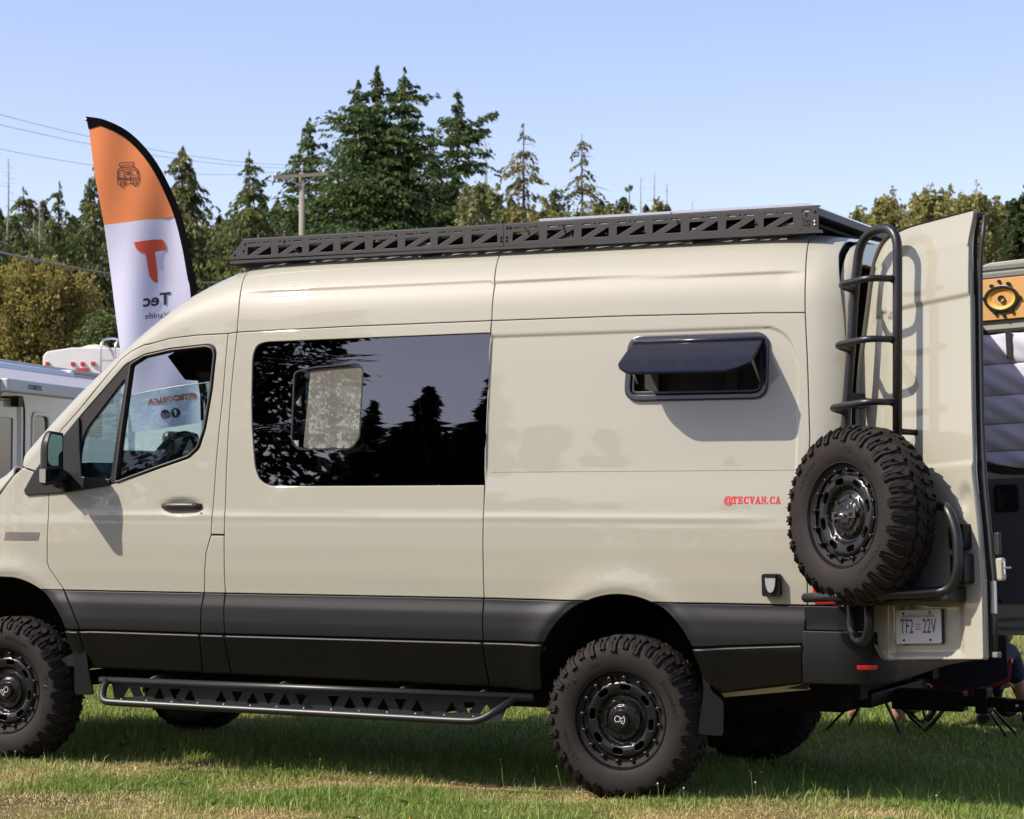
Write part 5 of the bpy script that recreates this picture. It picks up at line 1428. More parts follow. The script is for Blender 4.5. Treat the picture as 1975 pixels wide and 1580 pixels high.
pole_pts = [ff(np.array(a), np.array(b), -.01) for a, b in slv(.02)][::-1] + [(FO.x, FO.y, 1.6), (FO.x + .01, FO.y, .02)]
MB().tube([tuple(q) for q in pole_pts], .012, 8).obj('pole', STEEL, flag, smooth=True)
MB().box((FO.x - .5, FO.y - .03, .0), (FO.x + .5, FO.y + .03, .03)).box((FO.x - .03, FO.y - .5, .0), (FO.x + .03, FO.y + .5, .028)).obj('cross_foot', BLACK, flag)
red_ = mat('flag_red_print', (.62, .075, .025), .7); ink = mat('flag_ink', (.018, .018, .03), .7)
T_ = [(-.537, 3.287), (-.398, 3.309), (-.346, 3.311), (-.328, 3.300), (-.318, 3.275), (-.312, 3.235), (-.393, 3.221), (-.374, 3.079), (-.37, 2.992), (-.398, 3.003), (-.427, 3.041), (-.445, 3.145), (-.455, 3.206), (-.485, 3.210), (-.510, 3.226), (-.527, 3.25)]
def refine(V2, F, L):
    V = [tuple(q) for q in np.asarray(V2)[:, :2]]; T = []
    for f in F:
        for k in range(1, len(f) - 1): T.append((f[0], f[k], f[k + 1]))
    for it in range(6):
        mid = {}; out = []; grew = False
        def M_(a, b):
            key = (min(a, b), max(a, b))
            if key not in mid:
                V.append(((V[a][0] + V[b][0]) / 2, (V[a][1] + V[b][1]) / 2)); mid[key] = len(V) - 1
            return mid[key]
        big = lambda a, b: math.hypot(V[a][0] - V[b][0], V[a][1] - V[b][1]) > L
        for a, b, c in T:
            if big(a, b) or big(b, c) or big(c, a):
                x_, y_, z_ = M_(a, b), M_(b, c), M_(c, a); out += [(a, x_, z_), (x_, b, y_), (z_, y_, c), (x_, y_, z_)]; grew = True
            else: out.append((a, b, c))
        T = out
        if not grew: break
    return np.array(V), T
def fdecal(name, V2, F, m, d=.0035):
    V2, F = refine(V2, F, .022)
    decal(name, V2, F, ff, m, flag, d)
def fine(poly, holes=()):
    v, t_ = flat_poly(resample(np.array(poly), .03), holes); return v, t_
fdecal('printed_logo', *fine(T_), red_)
def mir_text(body, size, c, m, slope=0.14, bold=.0, nm='printed_text'):
    V2, F2 = text2d(body, size, bold); V2 = V2 * np.array([-1, 1]); V2[:, 1] += slope * V2[:, 0]
    F2 = [f[::-1] for f in F2]
    fdecal(nm, V2 + np.array(c), F2, m)
mir_text('Tec', .125, (-.375, 2.868), ink, .13, .003)
mir_text('Vanlife', .062, (-.372, 2.755), ink, .10)
mir_text('@TECVAN.CA', .052, (-.258, 2.152), mat('flag_orange_text', (.45, .13, .05), .7), .15, .004)
for c in ((-.232, 2.052), (-.305, 2.040)):
    disc = [(c[0] + .034 * math.cos(t), c[1] + .034 * math.sin(t)) for t in np.linspace(0, 2 * math.pi, 24, endpoint=False)]
    V2, F2 = flat_poly(disc); fdecal('printed_badge', V2, F2, ink, .0055)
mir_t = text2d('f', .055, .002); V2 = mir_t[0] * np.array([-1, 1]) + np.array([-.232, 2.050]); fdecal('printed_text', V2, [f[::-1] for f in mir_t[1]], WHITE, .0085)
icx, icy = -.582, 3.765
IC = [([(-.078, .045), (-.062, .060), (-.030, .066), (.040, .070), (.062, .056), (.074, .024), (.078, -.020), (.076, -.048), (-.074, -.058), (-.078, -.020)], True), ([(-.066, .075), (.032, .084), (.036, .098), (.034, .106), (-.062, .098), (-.068, .086)], True), ([(-.052, .064), (-.056, .075)], False), ([(.030, .070), (.032, .084)], False),
      ([(-.076, -.016), (.077, -.008)], False), ([(-.076, -.026), (.077, -.018)], False), ([(-.062, .044), (-.040, .046), (-.034, .040), (-.034, -.010), (-.070, -.014), (-.070, .034)], True), ([(-.022, -.055), (-.024, .052), (.014, .055), (.016, -.050)], False), ([(-.012, .038), (.006, .040), (.006, .014), (-.012, .012)], True), ([(-.006, .031), (.0, .032), (.0, .021), (-.006, .020)], True), ([(.026, .052), (.050, .050), (.062, .030), (.064, .012), (.026, .008)], True),
      ([(-.042 + .016 * math.cos(t), -.058 + .019 * math.sin(t)) for t in np.linspace(0, 6.283, 14, endpoint=False)], True), ([(.050 + .016 * math.cos(t), -.050 + .019 * math.sin(t)) for t in np.linspace(0, 6.283, 14, endpoint=False)], True)]
V2, F2 = strokes(IC, .0058); fdecal('printed_van_icon', V2 + np.array([icx, icy]), F2, ink)

# ================================================================ WHITE TRAVEL TRAILER (left) AND FIFTH WHEEL BEHIND IT
TA = Vector((-10.256, 8.183, 0)); TD = Vector((-.269, .963, 0)).normalized(); TN = Vector((TD.y, -TD.x, 0))
trl = thing('travel_trailer', 'white travel trailer with half open awning at the left edge', 'trailer', (TA.x, TA.y, 0))
def tw(s, z, d=0.0):
    s = np.asarray(s, float); z = np.asarray(z, float)
    return np.stack([TA.x + TD.x * s + TN.x * d, TA.y + TD.y * s + TN.y * d, z + 0 * s], -1)
gel = mat('white_gelcoat', (.70, .70, .69), .25, coat=.4, noise=(2, .5, (.66, .66, .655)))
tgrey = mat('trailer_grey_trim', (.38, .39, .41), .4); tdark = mat('tinted_acrylic', (.02, .02, .022), .1, coat=.3)
tm = Matrix(((TD.x, TN.x, 0, TA.x), (TD.y, TN.y, 0, TA.y), (0, 0, 1, 0), (0, 0, 0, 1)))
panel('side_wall', rrect(-4.2, .55, 3.4, 2.80, .08), tw, gel, trl, [rrect(.86, 1.35, 1.31, 2.31, .09), rrect(-.42, .75, .55, 2.42, .10)], step=.25, rim=.02, edge=.005)
MB().box((-4.2, -2.4, .55), (3.4, -.03, 2.79), tm).obj('body', gel, trl)
for z0, z1, o_ in ((2.695, 2.73, .03), (2.745, 2.775, .045), (2.79, 2.83, .03)):
    MB().box((-4.2, -.05, z0), (3.42, o_, z1), tm, bev=.006).obj('roof_rail', tgrey, trl)
MB().box((-1.1, -1.2, 2.80), (-.05, -.35, 3.02), tm, bev=.07).obj('roof_air_conditioner', mat('ac_white', (.72, .72, .72), .5), trl)
for k in range(5):
    MB().box((-.52 + .02, -.36, 2.84 + .032 * k), (-.16, -.335, 2.852 + .032 * k), tm).obj('vent_slot', tgrey, trl)
panel('entry_door', rrect(-.415, .755, .545, 2.415, .095), tw, gel, trl, [rrect(-.05, 1.25, .36, 2.24, .03)], step=.2, rim=.02, edge=.008, off=-.004)
panel('door_window', rrect(-.05, 1.25, .36, 2.24, .03), tw, tdark, trl, step=.3, rim=0, edge=0, off=-.015)
panel('window_frame', rrect(.84, 1.33, 1.33, 2.33, .11), tw, gel, trl, [rrect(.885, 1.375, 1.285, 2.285, .08)], step=.2, rim=.02, edge=.01, off=.012)
panel('window', rrect(.88, 1.37, 1.29, 2.29, .08), tw, tdark, trl, step=.3, rim=0, edge=0, off=-.01)
MB().tube([tuple(tw(-4, 2.70, .11)), tuple(tw(1.50, 2.715, .11))], .075, 14).obj('awning_tube', mat('awning_tube_white', (.66, .68, .74), .35), trl, smooth=True)
MB().box((1.46, .02, 2.60), (1.55, .20, 2.80), tm, bev=.03).obj('awning_end_cap', mat('awning_tube_white', (.66, .68, .74), .35), trl)
aw_c = MB(); V = []
for s, z, d in ((-4, 2.72, .16), (2.9, 2.73, .16), (-2.78, 2.475, 1.2), (-.1, 2.47, 1.2)): V.append(tuple(tw(s, z, d)))
V += [(a, b, c - .012) for a, b, c in V]
aw_c.add(V, [(0, 2, 3, 1), (4, 5, 7, 6), (0, 1, 5, 4), (2, 6, 7, 3), (0, 4, 6, 2), (1, 3, 7, 5)]).obj('awning_cloth', mat('awning_vinyl', (.34, .34, .38), .6), trl)
MB().box((-2.78, 1.18, 2.365), (-.10, 1.26, 2.485), tm, bev=.015).obj('awning_lead_rail', mat('lead_rail', (.50, .50, .49), .4), trl)
V2, F2 = text2d('DOMETIC', .075, .002); decal('lettering', V2 * np.array([1, .8]) + np.array([-2.16, 2.425]), F2, lambda a, b, d: tw(a, b, 1.262 + d), mat('dark_print', (.03, .03, .03), .5), trl, .001)
for s in (-2.7, -.2):
    MB().tube([tuple(tw(s, 2.40, 1.18)), tuple(tw(s + .6, 1.2, .05))], .02, 8).obj('awning_arm', tgrey, trl)
hose = [tw(-.05, 2.44, .05), tw(.38, 2.46, .05), tw(.50, 2.44, .04), tw(.565, 2.35, .03), tw(.575, 2.2, .03), tw(.57, 1.5, .03)]
MB().tube([tuple(q) for q in hose], .012, 6).obj('door_stay_cable', SEAL, trl, smooth=True)
MB().box((.30, .0, 2.36), (.42, .08, 2.47), tm).obj('porch_lamp', SEAL, trl)
MB().box((2.0, -.01, 2.1), (2.9, .01, 2.38), tm).obj('galley_window', tdark, trl)
for s in (-2.2, -1.4):
    MB().lathe([(0, -.11), (.33, -.10), (.35, 0), (.33, .10), (0, .11)], 20, tm @ Matrix.Translation((s, -.15, .35))).obj('wheel', VOID, trl, smooth=True)
MB().box((-4.2, -2.3, .42), (3.3, -.1, .56), tm).obj('chassis', VOID, trl)
MB().tube([tuple(tw(2.9, .5, -.2)), tuple(tw(2.9, .0, -.2))], .03, 8).obj('corner_jack', STEEL, trl)

BO = Vector((-17.02, 17.673, 0)); bm4 = Matrix(((RV_.x, FV_.x, 0, BO.x), (RV_.y, FV_.y, 0, BO.y), (0, 0, 1, 0), (0, 0, 0, 1)))
fw = thing('fifth_wheel_trailer', 'taller white caravan with red marker lamps and roof ladder behind the awning trailer', 'caravan', (BO.x, BO.y, 0))
def bw(a, z, d=0.0):
    a = np.asarray(a, float); z = np.asarray(z, float)
    return np.stack([BO.x + RV_.x * a - FV_.x * d, BO.y + RV_.y * a - FV_.y * d, z + 0 * a], -1)
top_ = [(0, .6), (2.45, .6), (2.45, 3.56), (2.40, 3.62), (1.9, 3.67), (.93, 3.70), (.45, 3.70), (.06, 3.64), (0, 3.56)]
cream = mat('cream_gelcoat', (.84, .82, .78), .3, coat=.3)
panel('rear_wall', rpoly(top_, .03), bw, cream, fw, step=.3, rim=.05, edge=.02, flip=False)
rb_ = MB(); n = len(top_); V = [tuple(bw(a, z, -.04)) for a, z in top_] + [tuple(bw(a, z, -8.5)) for a, z in top_]
rb_.add(V, [tuple(range(n))[::-1], tuple(range(n, 2 * n))] + [(i, (i + 1) % n, n + (i + 1) % n, n + i) for i in range(n)]).obj('body', cream, fw)
for a, z in ((.07, 3.45), (.46, 3.45), (.61, 3.45), (.77, 3.455)):
    MB().box((a - .03, -.03, z - .03), (a + .03, .0, z + .03), bm4, bev=.008).obj('marker_lamp', REDLENS, fw)
MB().box((.52, -.03, 3.335), (.71, .0, 3.385), bm4, bev=.008).obj('brake_lamp', REDLENS, fw)
MB().lathe([(.26, 0), (.23, .06), (.13, .10), (0, .115)], 24, bm4 @ Matrix.Translation((.68, .7, 3.68)), axis='z').obj('roof_dome', mat('dome_cream', (.62, .54, .40), .5), fw, smooth=True)
MB().box((.99, 1.2, 3.66), (1.7, 2.1, 3.92), bm4, bev=.05).obj('air_conditioner', MATS['ac_white'], fw)
lad2 = [bw(.90, .9, .08), bw(.90, 3.72, .08), bw(.93, 3.82, .02), bw(1.0, 3.86, -.2), bw(1.1, 3.86, -.5)]
MB().tube([tuple(q) for q in lad2], .016, 8, round_r=.1).obj('ladder_rail', mat('ladder_alu', (.62, .63, .64), .3, metal=.8), fw, smooth=True)
lad3 = [tuple(np.array(q) + np.array(RV_) * .22) for q in lad2]
MB().tube(lad3, .016, 8, round_r=.1).obj('ladder_rail', MATS['ladder_alu'], fw, smooth=True)
for z in np.arange(1.1, 3.7, .3):
    MB().tube([tuple(bw(.90, z, .08)), tuple(bw(1.12, z, .08))], .012, 6).obj('ladder_rung', MATS['ladder_alu'], fw)

# ================================================================ UTILITY POLE AND WIRES
PB = Vector((-42.29, 67.30, 0))
pole = thing('utility_pole', 'wooden utility pole with crossarm rising among the conifers', 'utility pole', tuple(PB))
wd_ = mat('weathered_pole_wood', (.26, .235, .19), .85, noise=(6, .3, (.20, .18, .14)))
MB().tube([(PB.x, PB.y, 0), (PB.x, PB.y, 14.45)], .13, 12, rs=[.16, .115]).obj('post', wd_, pole, smooth=True)
a0, a1 = Vector((-43.30, 66.78, 14.23)), Vector((-41.33, 67.75, 14.40)); ad = (a1 - a0).normalized()
Ma = Matrix.Translation((a0 + a1) / 2) @ ad.to_track_quat('X', 'Z').to_matrix().to_4x4()
L = (a1 - a0).length / 2
MB().box((-L, -.10, -.07), (L, -.0, .07), Ma @ Matrix.Translation((0, -.13, 0))).obj('crossarm', wd_, pole)
for s_ in (-1, 1):
    MB().tube([tuple(Ma @ Vector((s_ * .62, -.19, -.05))), tuple(Ma @ Vector((0, -.16, -.42)))], .02, 6).obj('arm_brace', STEEL, pole)
ins_ = mat('porcelain_insulator', (.62, .62, .62), .3)
tops = []
for s_ in (-L + .1, L - .15):
    q = Ma @ Vector((s_, -.18, .07)); tops.append(q + Vector((0, 0, .16)))
    MB().lathe([(.05, 0), (.08, .05), (.04, .08), (.07, .13), (0, .17)], 10, Matrix.Translation(q), axis='z').obj('insulator', ins_, pole, smooth=True)
q = Vector((PB.x, PB.y, 14.45)); tops.append(q + Vector((0, 0, .32)))
MB().tube([tuple(q), tuple(q + Vector((0, 0, .25)))], .03, 6).lathe([(.05, .2), (.09, .26), (.04, .30), (0, .36)], 10, Matrix.Translation(q), axis='z').obj('insulator', ins_, pole, smooth=True)
wm = mat('aluminium_wire', (.20, .20, .20), .5)
def wire(p0, p1, sag, r, label):
    p0, p1 = Vector(p0), Vector(p1)
    pts = [p0.lerp(p1, t) + Vector((0, 0, -sag * 4 * t * (1 - t))) for t in np.linspace(0, 1, 26)]
    o = MB().tube([tuple(q) for q in pts], r, 5).obj('overhead_wire', wm, None)
    tag(o, label, 'wire', 'overhead wires')
wire((-31.6, 33.6, 11.05), tops[2], .35, .0065, 'uppermost thin overhead wire crossing behind the flag top')
wire((-31.7, 33.6, 10.80), tops[1], .38, .0065, 'second overhead wire just below the uppermost one')
wire((-34.9, 37.6, 10.95), tops[0], .40, .0065, 'lower thin overhead wire leading to the crossarm end')
wire((-21.93, 21.88, 5.95), (-40.6, 69, 11.2), .9, .022, 'thick black cable sagging below the thin wires at left')
wire(tops[1], (-35.0, 78.0, 12.6), .2, .0065, 'short wire leaving the crossarm to the right')

# ================================================================ TOW HITCH ARM, CAMP CHAIRS, PEOPLE
hit = part_empty('tow_hitch', van, Matrix.Identity(4))
hm = mat('hitch_black', (.0025, .0025, .0025), .6, spec=.12)
MB().box((1.02, .55, .44), (1.08, 1.47, .51), bev=.01).obj('cross_tube', hm, hit, local=True)
MB().box((1.06, .955, .40), (1.42, 1.065, .50), bev=.008).obj('receiver', hm, hit, local=True)
rack2 = thing('hitch_rack', 'folded black hitch carrier arm below the open rear doors', 'hitch carrier', (1.45, 1.01, .40))
MB().box((1.36, .985, .425), (1.62, 1.035, .475), bev=.006).obj('draw_bar', hm, rack2)
MB().box((1.60, .97, .41), (1.95, 1.05, .47), bev=.006).obj('outer_sleeve', hm, rack2)
MB().box((1.48, .945, .395), (1.54, 1.075, .52), bev=.01).obj('pivot_block', hm, rack2)
MB().prism([(1.72, .36), (1.98, .36), (2.02, .56), (1.95, .60), (1.80, .47)], lambda a, b, d: (a, .935 - d, b), 0, .008).obj('gusset_plate', hm, rack2)
for x, z in ((1.735, .425), (1.735, .385), (1.80, .455), (1.69, .445)):
    MB().lathe([(0, -.008), (.006, -.006), (.008, 0)], 8, Matrix.Translation((x, .927, z))).obj('rack_bolt', STEEL, rack2)
V2, F2 = flat_poly([(1.775 + .024 * math.cos(t), .440 + .020 * math.sin(t)) for t in np.linspace(math.pi, 2 * math.pi, 14)])
decal('eye_sticker', V2, F2, lambda a, b, d: np.stack([a, .9265 - d, b], -1), mat('sticker_yellow', (.65, .36, .02), .5), rack2, .001, flip=True)
V2, F2 = flat_poly([(1.774, .422), (1.777, .422), (1.777, .438), (1.774, .438)])
decal('eye_pupil', V2, F2, lambda a, b, d: np.stack([a, .9265 - d, b], -1), GAPM, rack2, .002, flip=True)

def camp_chair(loc, rot, cloth, label, back=mat('black_mesh_cloth', (.008, .008, .012), .85)):
    M = Matrix.Translation(loc) @ Matrix.Rotation(rot, 4, 'Z')
    ch = thing('camp_chair', label, 'chair', loc, 'low folding camp chairs behind the van')
    w = lambda x, y, z: tuple(M @ Vector((x, y, z)))
    pm = mat('chair_pole', (.02, .02, .022), .3, metal=.6)
    for sx in (-1, 1):
        for sy in (-1, 1):
            MB().tube([w(sx * .06, sy * .04, .26), w(sx * .27, sy * .20, .0)], .009, 8).obj('leg', pm, ch, smooth=True)
            MB().tube([w(sx * .06, sy * .05, .27), w(sx * .24, .22 if sy > 0 else -.28, .40 if sy > 0 else .78)], .009, 8).obj('strut', pm, ch, smooth=True)
    MB().box((-.08, -.06, .24), (.08, .06, .29), M, bev=.01).obj('hub', pm, ch)
    V = []; nx_, ny_ = 9, 12
    for j in range(ny_):
        t = j / (ny_ - 1)
        y = .24 - .34 * min(t / .5, 1) - .20 * max(0, (t - .5) / .5); z = .39 - .12 * math.sin(min(t / .5, 1) * math.pi * .6) + .46 * max(0, (t - .5) / .5) ** 1.1
        for i in range(nx_):
            s_ = i / (nx_ - 1) * 2 - 1
            V.append(w(s_ * .25, y, z + .07 * s_ * s_))
    F = [(j * nx_ + i, j * nx_ + i + 1, (j + 1) * nx_ + i + 1, (j + 1) * nx_ + i) for j in range(ny_ - 1) for i in range(nx_ - 1)]
    V2_ = [(a, b, c - .008) for a, b, c in V]; k = len(V)
    fs = [f for f in F if f[0] < nx_ * 6]; fb = [f for f in F if f[0] >= nx_ * 6]
    for nm_, ff_, cm in (('sling_seat', fs, cloth), ('sling_back', fb, back)):
        use = sorted({q for f in ff_ for q in f}); ix = {q: i for i, q in enumerate(use)}; nu = len(use)
        rim_ = [(ix[use[0]] + i, ix[use[0]] + i + 1, nu + i + 1, nu + i) for i in range(nx_ - 1)]
        MB().add([V[q] for q in use] + [V2_[q] for q in use], [tuple(ix[q] for q in f) for f in ff_] + [tuple(ix[q] + nu for q in f[::-1]) for f in ff_] + rim_).obj(nm_, cm, ch, smooth=True)
    return M
chA = camp_chair((.27, 3.35, 0), R(-6), mat('black_ripstop', (.012, .012, .014), .8), 'low black camp chair on dark legs beneath the open rear door')
chB = camp_chair((.80, 3.52, 0), R(8), mat('red_ripstop', (.28, .025, .018), .8), 'low red camp chair on dark legs at the right edge')
M = chB
pouch = MB().box((-.36, -.10, .14), (-.26, .18, .36), M, bev=.04); o = pouch.obj('shoulder_bag', mat('red_tan_cloth', (.22, .03, .02), .8, noise=(6, .05, (.34, .25, .13))), None); tag(o, 'red and tan cloth bag hanging beside the red camp chair', 'bag')

def skin_mesh(name, verts, edges, radii, root, m, parent, sub=2):
    me = bpy.data.meshes.new(name); me.from_pydata(verts, edges, [])
    o = bpy.data.objects.new(name, me); COL.objects.link(o)
    md = o.modifiers.new('s', 'SKIN'); md.use_smooth_shade = True
    if not me.skin_vertices: me.skin_vertices.new()
    for i, r0 in enumerate(radii):
        me.skin_vertices[0].data[i].radius = (r0, r0) if not isinstance(r0, tuple) else r0
    me.skin_vertices[0].data[root].use_root = True
    s_ = o.modifiers.new('u', 'SUBSURF'); s_.levels = s_.render_levels = sub
    dg = bpy.context.evaluated_depsgraph_get(); ev = o.evaluated_get(dg)
    me2 = bpy.data.meshes.new_from_object(ev)
    bpy.data.objects.remove(o, do_unlink=True)
    me2.materials.clear(); me2.materials.append(m)
    me2.polygons.foreach_set('use_smooth', np.ones(len(me2.polygons), bool))
    k = bpy.data.objects.new(name, me2)
    if parent is None: COL.objects.link(k)
    else: link(k, parent)
    return k
def seated(loc, rot, feet, label, shirt, trousers, shoe, hair, long_legs):
    """person sitting low, facing local +y; feet given in local x, y"""
    M = Matrix.Translation(loc) @ Matrix.Rotation(rot, 4, 'Z')
    pr = thing('person', label, 'person', loc)
    W = lambda *p_: tuple(M @ Vector(p_))
    skin = mat('skin', (.42, .24, .16), .55)
    V = [W(0, -.02, .40), W(0, -.10, .60), W(0, -.14, .82), W(0, -.14, .93), W(0, -.11, 1.00), W(0, -.10, 1.09), W(0, -.09, 1.20)]
    E = [(0, 1), (1, 2), (2, 3), (3, 4), (4, 5), (5, 6)]
    Rr = [(.15, .11), (.135, .10), (.15, .10), .06, .062, .092, .085]
    parts = {'shirt': ([0, 1, 2], []), 'trousers': ([], []), 'shoe': []}
    for sx, (fx, fy) in zip((-1, 1), feet):
        b = len(V)
        kx, ky = sx * .12 + (fx - sx * .12) * .45, .42
        V += [W(sx * .10, .03, .39), W(kx, ky, .50), W((kx + fx) / 2, (ky + fy) / 2 - .02, .28), W(fx, fy, .085), W(fx, fy - .05, .045), W(fx + sx * .015, fy + .09, .035), W(fx + sx * .02, fy + .17, .025)]
        Rr += [.088, .062, .056, .038, .038, .036, .022]
        E += [(0, b), (b, b + 1), (b + 1, b + 2), (b + 2, b + 3), (b + 3, b + 4), (b + 3, b + 5), (b + 5, b + 6)]
        parts['trousers'][0].append(b); parts['shoe'].append(b + 3)
    for sx in (-1, 1):
        b = len(V)
        V += [W(sx * .17, -.14, .84), W(sx * .24, -.06, .62), W(sx * .20, .17, .57), W(sx * .17, .25, .575)]
        Rr += [.058, .045, .036, .030]
        E += [(2, b), (b, b + 1), (b + 1, b + 2), (b + 2, b + 3)]
        for k, (ox, L_, up) in enumerate(((-.030, .075, .0), (-.010, .085, .0), (.010, .082, .0), (.030, .068, .0))):
            c = len(V); V += [W(sx * .17 + ox, .29, .572), W(sx * .17 + ox, .29 + L_ * .6, .560), W(sx * .17 + ox, .29 + L_, .540)]; Rr += [.010, .009, .008]; E += [(b + 3, c), (c, c + 1), (c + 1, c + 2)]
        c = len(V); V += [W(sx * .17 - sx * .045, .27, .566), W(sx * .17 - sx * .062, .31, .560)]; Rr += [.011, .009]; E += [(b + 3, c), (c, c + 1)]
        parts.setdefault('arm', []).append(b)
    body = skin_mesh('body', V, E, Rr, 0, skin, pr, 2)
    # clothing from the same skeleton
    idx = [0, 1, 2] + [b for b in parts['arm']] + [b + 1 for b in parts['arm']]
    mp_ = {q: i for i, q in enumerate(idx)}
    sv = lambda q, s_: tuple(np.array(Rr[q]) * s_ + .006) if isinstance(Rr[q], tuple) else Rr[q] * s_ + .006
    skin_mesh('shirt', [V[q] for q in idx], [(mp_[a], mp_[b]) for a, b in E if a in mp_ and b in mp_], [sv(q, 1.10) for q in idx], 0, shirt, pr, 2)
    idx = [0] + [q for b in parts['trousers'][0] for q in ((b, b + 1, b + 2) if long_legs else (b, b + 1))]
    mp_ = {q: i for i, q in enumerate(idx)}
    skin_mesh('trousers', [V[q] for q in idx], [(mp_[a], mp_[b]) for a, b in E if a in mp_ and b in mp_], [sv(q, 1.10) for q in idx], 0, trousers, pr, 2)
    for b in parts['shoe']:
        idx = [b, b + 1, b + 2, b + 3]; mp_ = {q: i for i, q in enumerate(idx)}
        if shoe is not None: skin_mesh('shoe', [tuple(np.array(V[q]) + np.array([0, 0, -.003])) for q in idx], [(mp_[a], mp_[b_]) for a, b_ in E if a in mp_ and b_ in mp_], [sv(q, 1.12) for q in idx], 0, shoe, pr, 2)
    hc = M @ Vector((0, -.105, 1.13))
    hv = MB().lathe([(0, .125), (.05, .118), (.09, .085), (.106, .03), (.104, -.03), (.085, -.075), (.0, -.09)], 16, Matrix.Translation(hc) @ M.to_3x3().to_4x4() @ Matrix.Translation((0, -.02, .015)), axis='z'); hv.obj('hair', hair, pr, smooth=True)
    for sx in (-1, 1):
        MB().lathe([(0, -.008), (.02, -.004), (.026, .004), (0, .01)], 10, M @ Matrix.Translation((sx * .098, -.09, 1.11)) @ Matrix.Rotation(R(90), 4, 'Z'), axis='y').obj('ear', skin, pr, smooth=True)
        MB().lathe([(0, .012), (.011, .004), (.0, -.004)], 8, M @ Matrix.Translation((sx * .034, -.008, 1.125))).obj('eye', mat('eye_dark', (.03, .02, .02), .2), pr, smooth=True)
    MB().tube([W(0, .0, 1.13), W(0, .022, 1.085)], .012, 8, rs=[.008, .014]).obj('nose', skin, pr, smooth=True)
    MB().tube([W(-.025, -.006, 1.055), W(0, .002, 1.053), W(.025, -.006, 1.055)], .006, 6).obj('mouth', mat('lips', (.35, .12, .10), .5), pr, smooth=True)
dk_ = mat('navy_cloth', (.012, .014, .035), .85); bk_ = mat('black_cloth', (.012, .012, .012), .85)
seated((.27, 3.37, 0), R(14), ((-.16, .60), (.12, .55)), 'person with bare lower legs sitting in the black camp chair, seen below the van door', bk_, bk_, None, mat('dark_hair', (.03, .02, .012), .6), False)
seated((.80, 3.54, 0), R(8), ((.02, .72), (.30, .74)), 'person in navy with black sneakers sitting in the red camp chair at right', dk_, dk_, mat('black_sneaker', (.02, .02, .02), .6), mat('brown_hair', (.07, .04, .02), .6), True)
# folding cart with a spoked wheel
cart = thing('folding_cart', 'small dark cart with spoked wheel standing between the two camp chairs', 'cart', (.42, 4.2, 0))
wm4 = Matrix.Translation((.36, 4.10, .13)) @ Matrix.Rotation(R(62), 4, 'Z')
MB().lathe([(.105, -.022), (.128, -.018), (.130, .018), (.105, .022)], 28, wm4, close=True).obj('tyre', VOID, cart, smooth=True)
sp_ = MB()
for k in range(5):
    a = 2 * math.pi * k / 5; sp_.tube([tuple(wm4 @ Vector((0, 0, 0))), tuple(wm4 @ Vector((.108 * math.cos(a), 0, .108 * math.sin(a))))], .009, 6)
sp_.lathe([(0, -.025), (.03, -.02), (.03, .02), (0, .025)], 14, wm4).obj('hub_and_spokes', mat('grey_plastic', (.06, .06, .06), .5), cart, smooth=True)
MB().box((.34, 4.14, .20), (.80, 4.9, .42), bev=.03).obj('cart_body', mat('dark_canvas', (.015, .016, .025), .9), cart)
MB().box((.24, 4.02, .17), (.29, 4.07, .20), bev=.006).obj('red_reflector', REDLENS, cart)
MB().lathe([(.085, -.022), (.128, -.018), (.130, .018), (.105, .022)], 20, Matrix.Translation((.75, 4.8, .13)) @ Matrix.Rotation(R(62), 4, 'Z'), close=True).obj('tyre', VOID, cart, smooth=True)
# ================================================================ TREES BEHIND THE FIELD
LEAF = attr_mat('foliage', .6, .25, trans=.45)
BARK = mat('conifer_bark', (.085, .065, .05), .9, noise=(5, .3, (.12, .10, .08)))
DEADWOOD = mat('silver_deadwood', (.27, .24, .21), .85)
def quads(c, a, b):
    """leaf faces from centres and two half axes"""
    n = len(c)
    V = np.stack([c - a - b * .35, c + b * .9 - a * .1, c + a, c - b * .9 + a * .05], 1).reshape(-1, 3)
    F = np.arange(n * 4).reshape(n, 4)
    return V, F
def unit(v): return v / np.maximum(np.linalg.norm(v, axis=-1, keepdims=True), 1e-9)
def trunk_mesh(mb, base, top, r0, r1, wob, rg, n=9):
    pts = []; rs = []
    for i in range(n):
        t = i / (n - 1)
        p = np.array(base) * (1 - t) + np.array(top) * t + np.array([rg.normal(0, wob), rg.normal(0, wob), 0]) * math.sin(t * math.pi)
        pts.append(tuple(p)); rs.append(r0 * (1 - t) + r1 * t)
    mb.tube(pts, 1, 7, rs=rs)
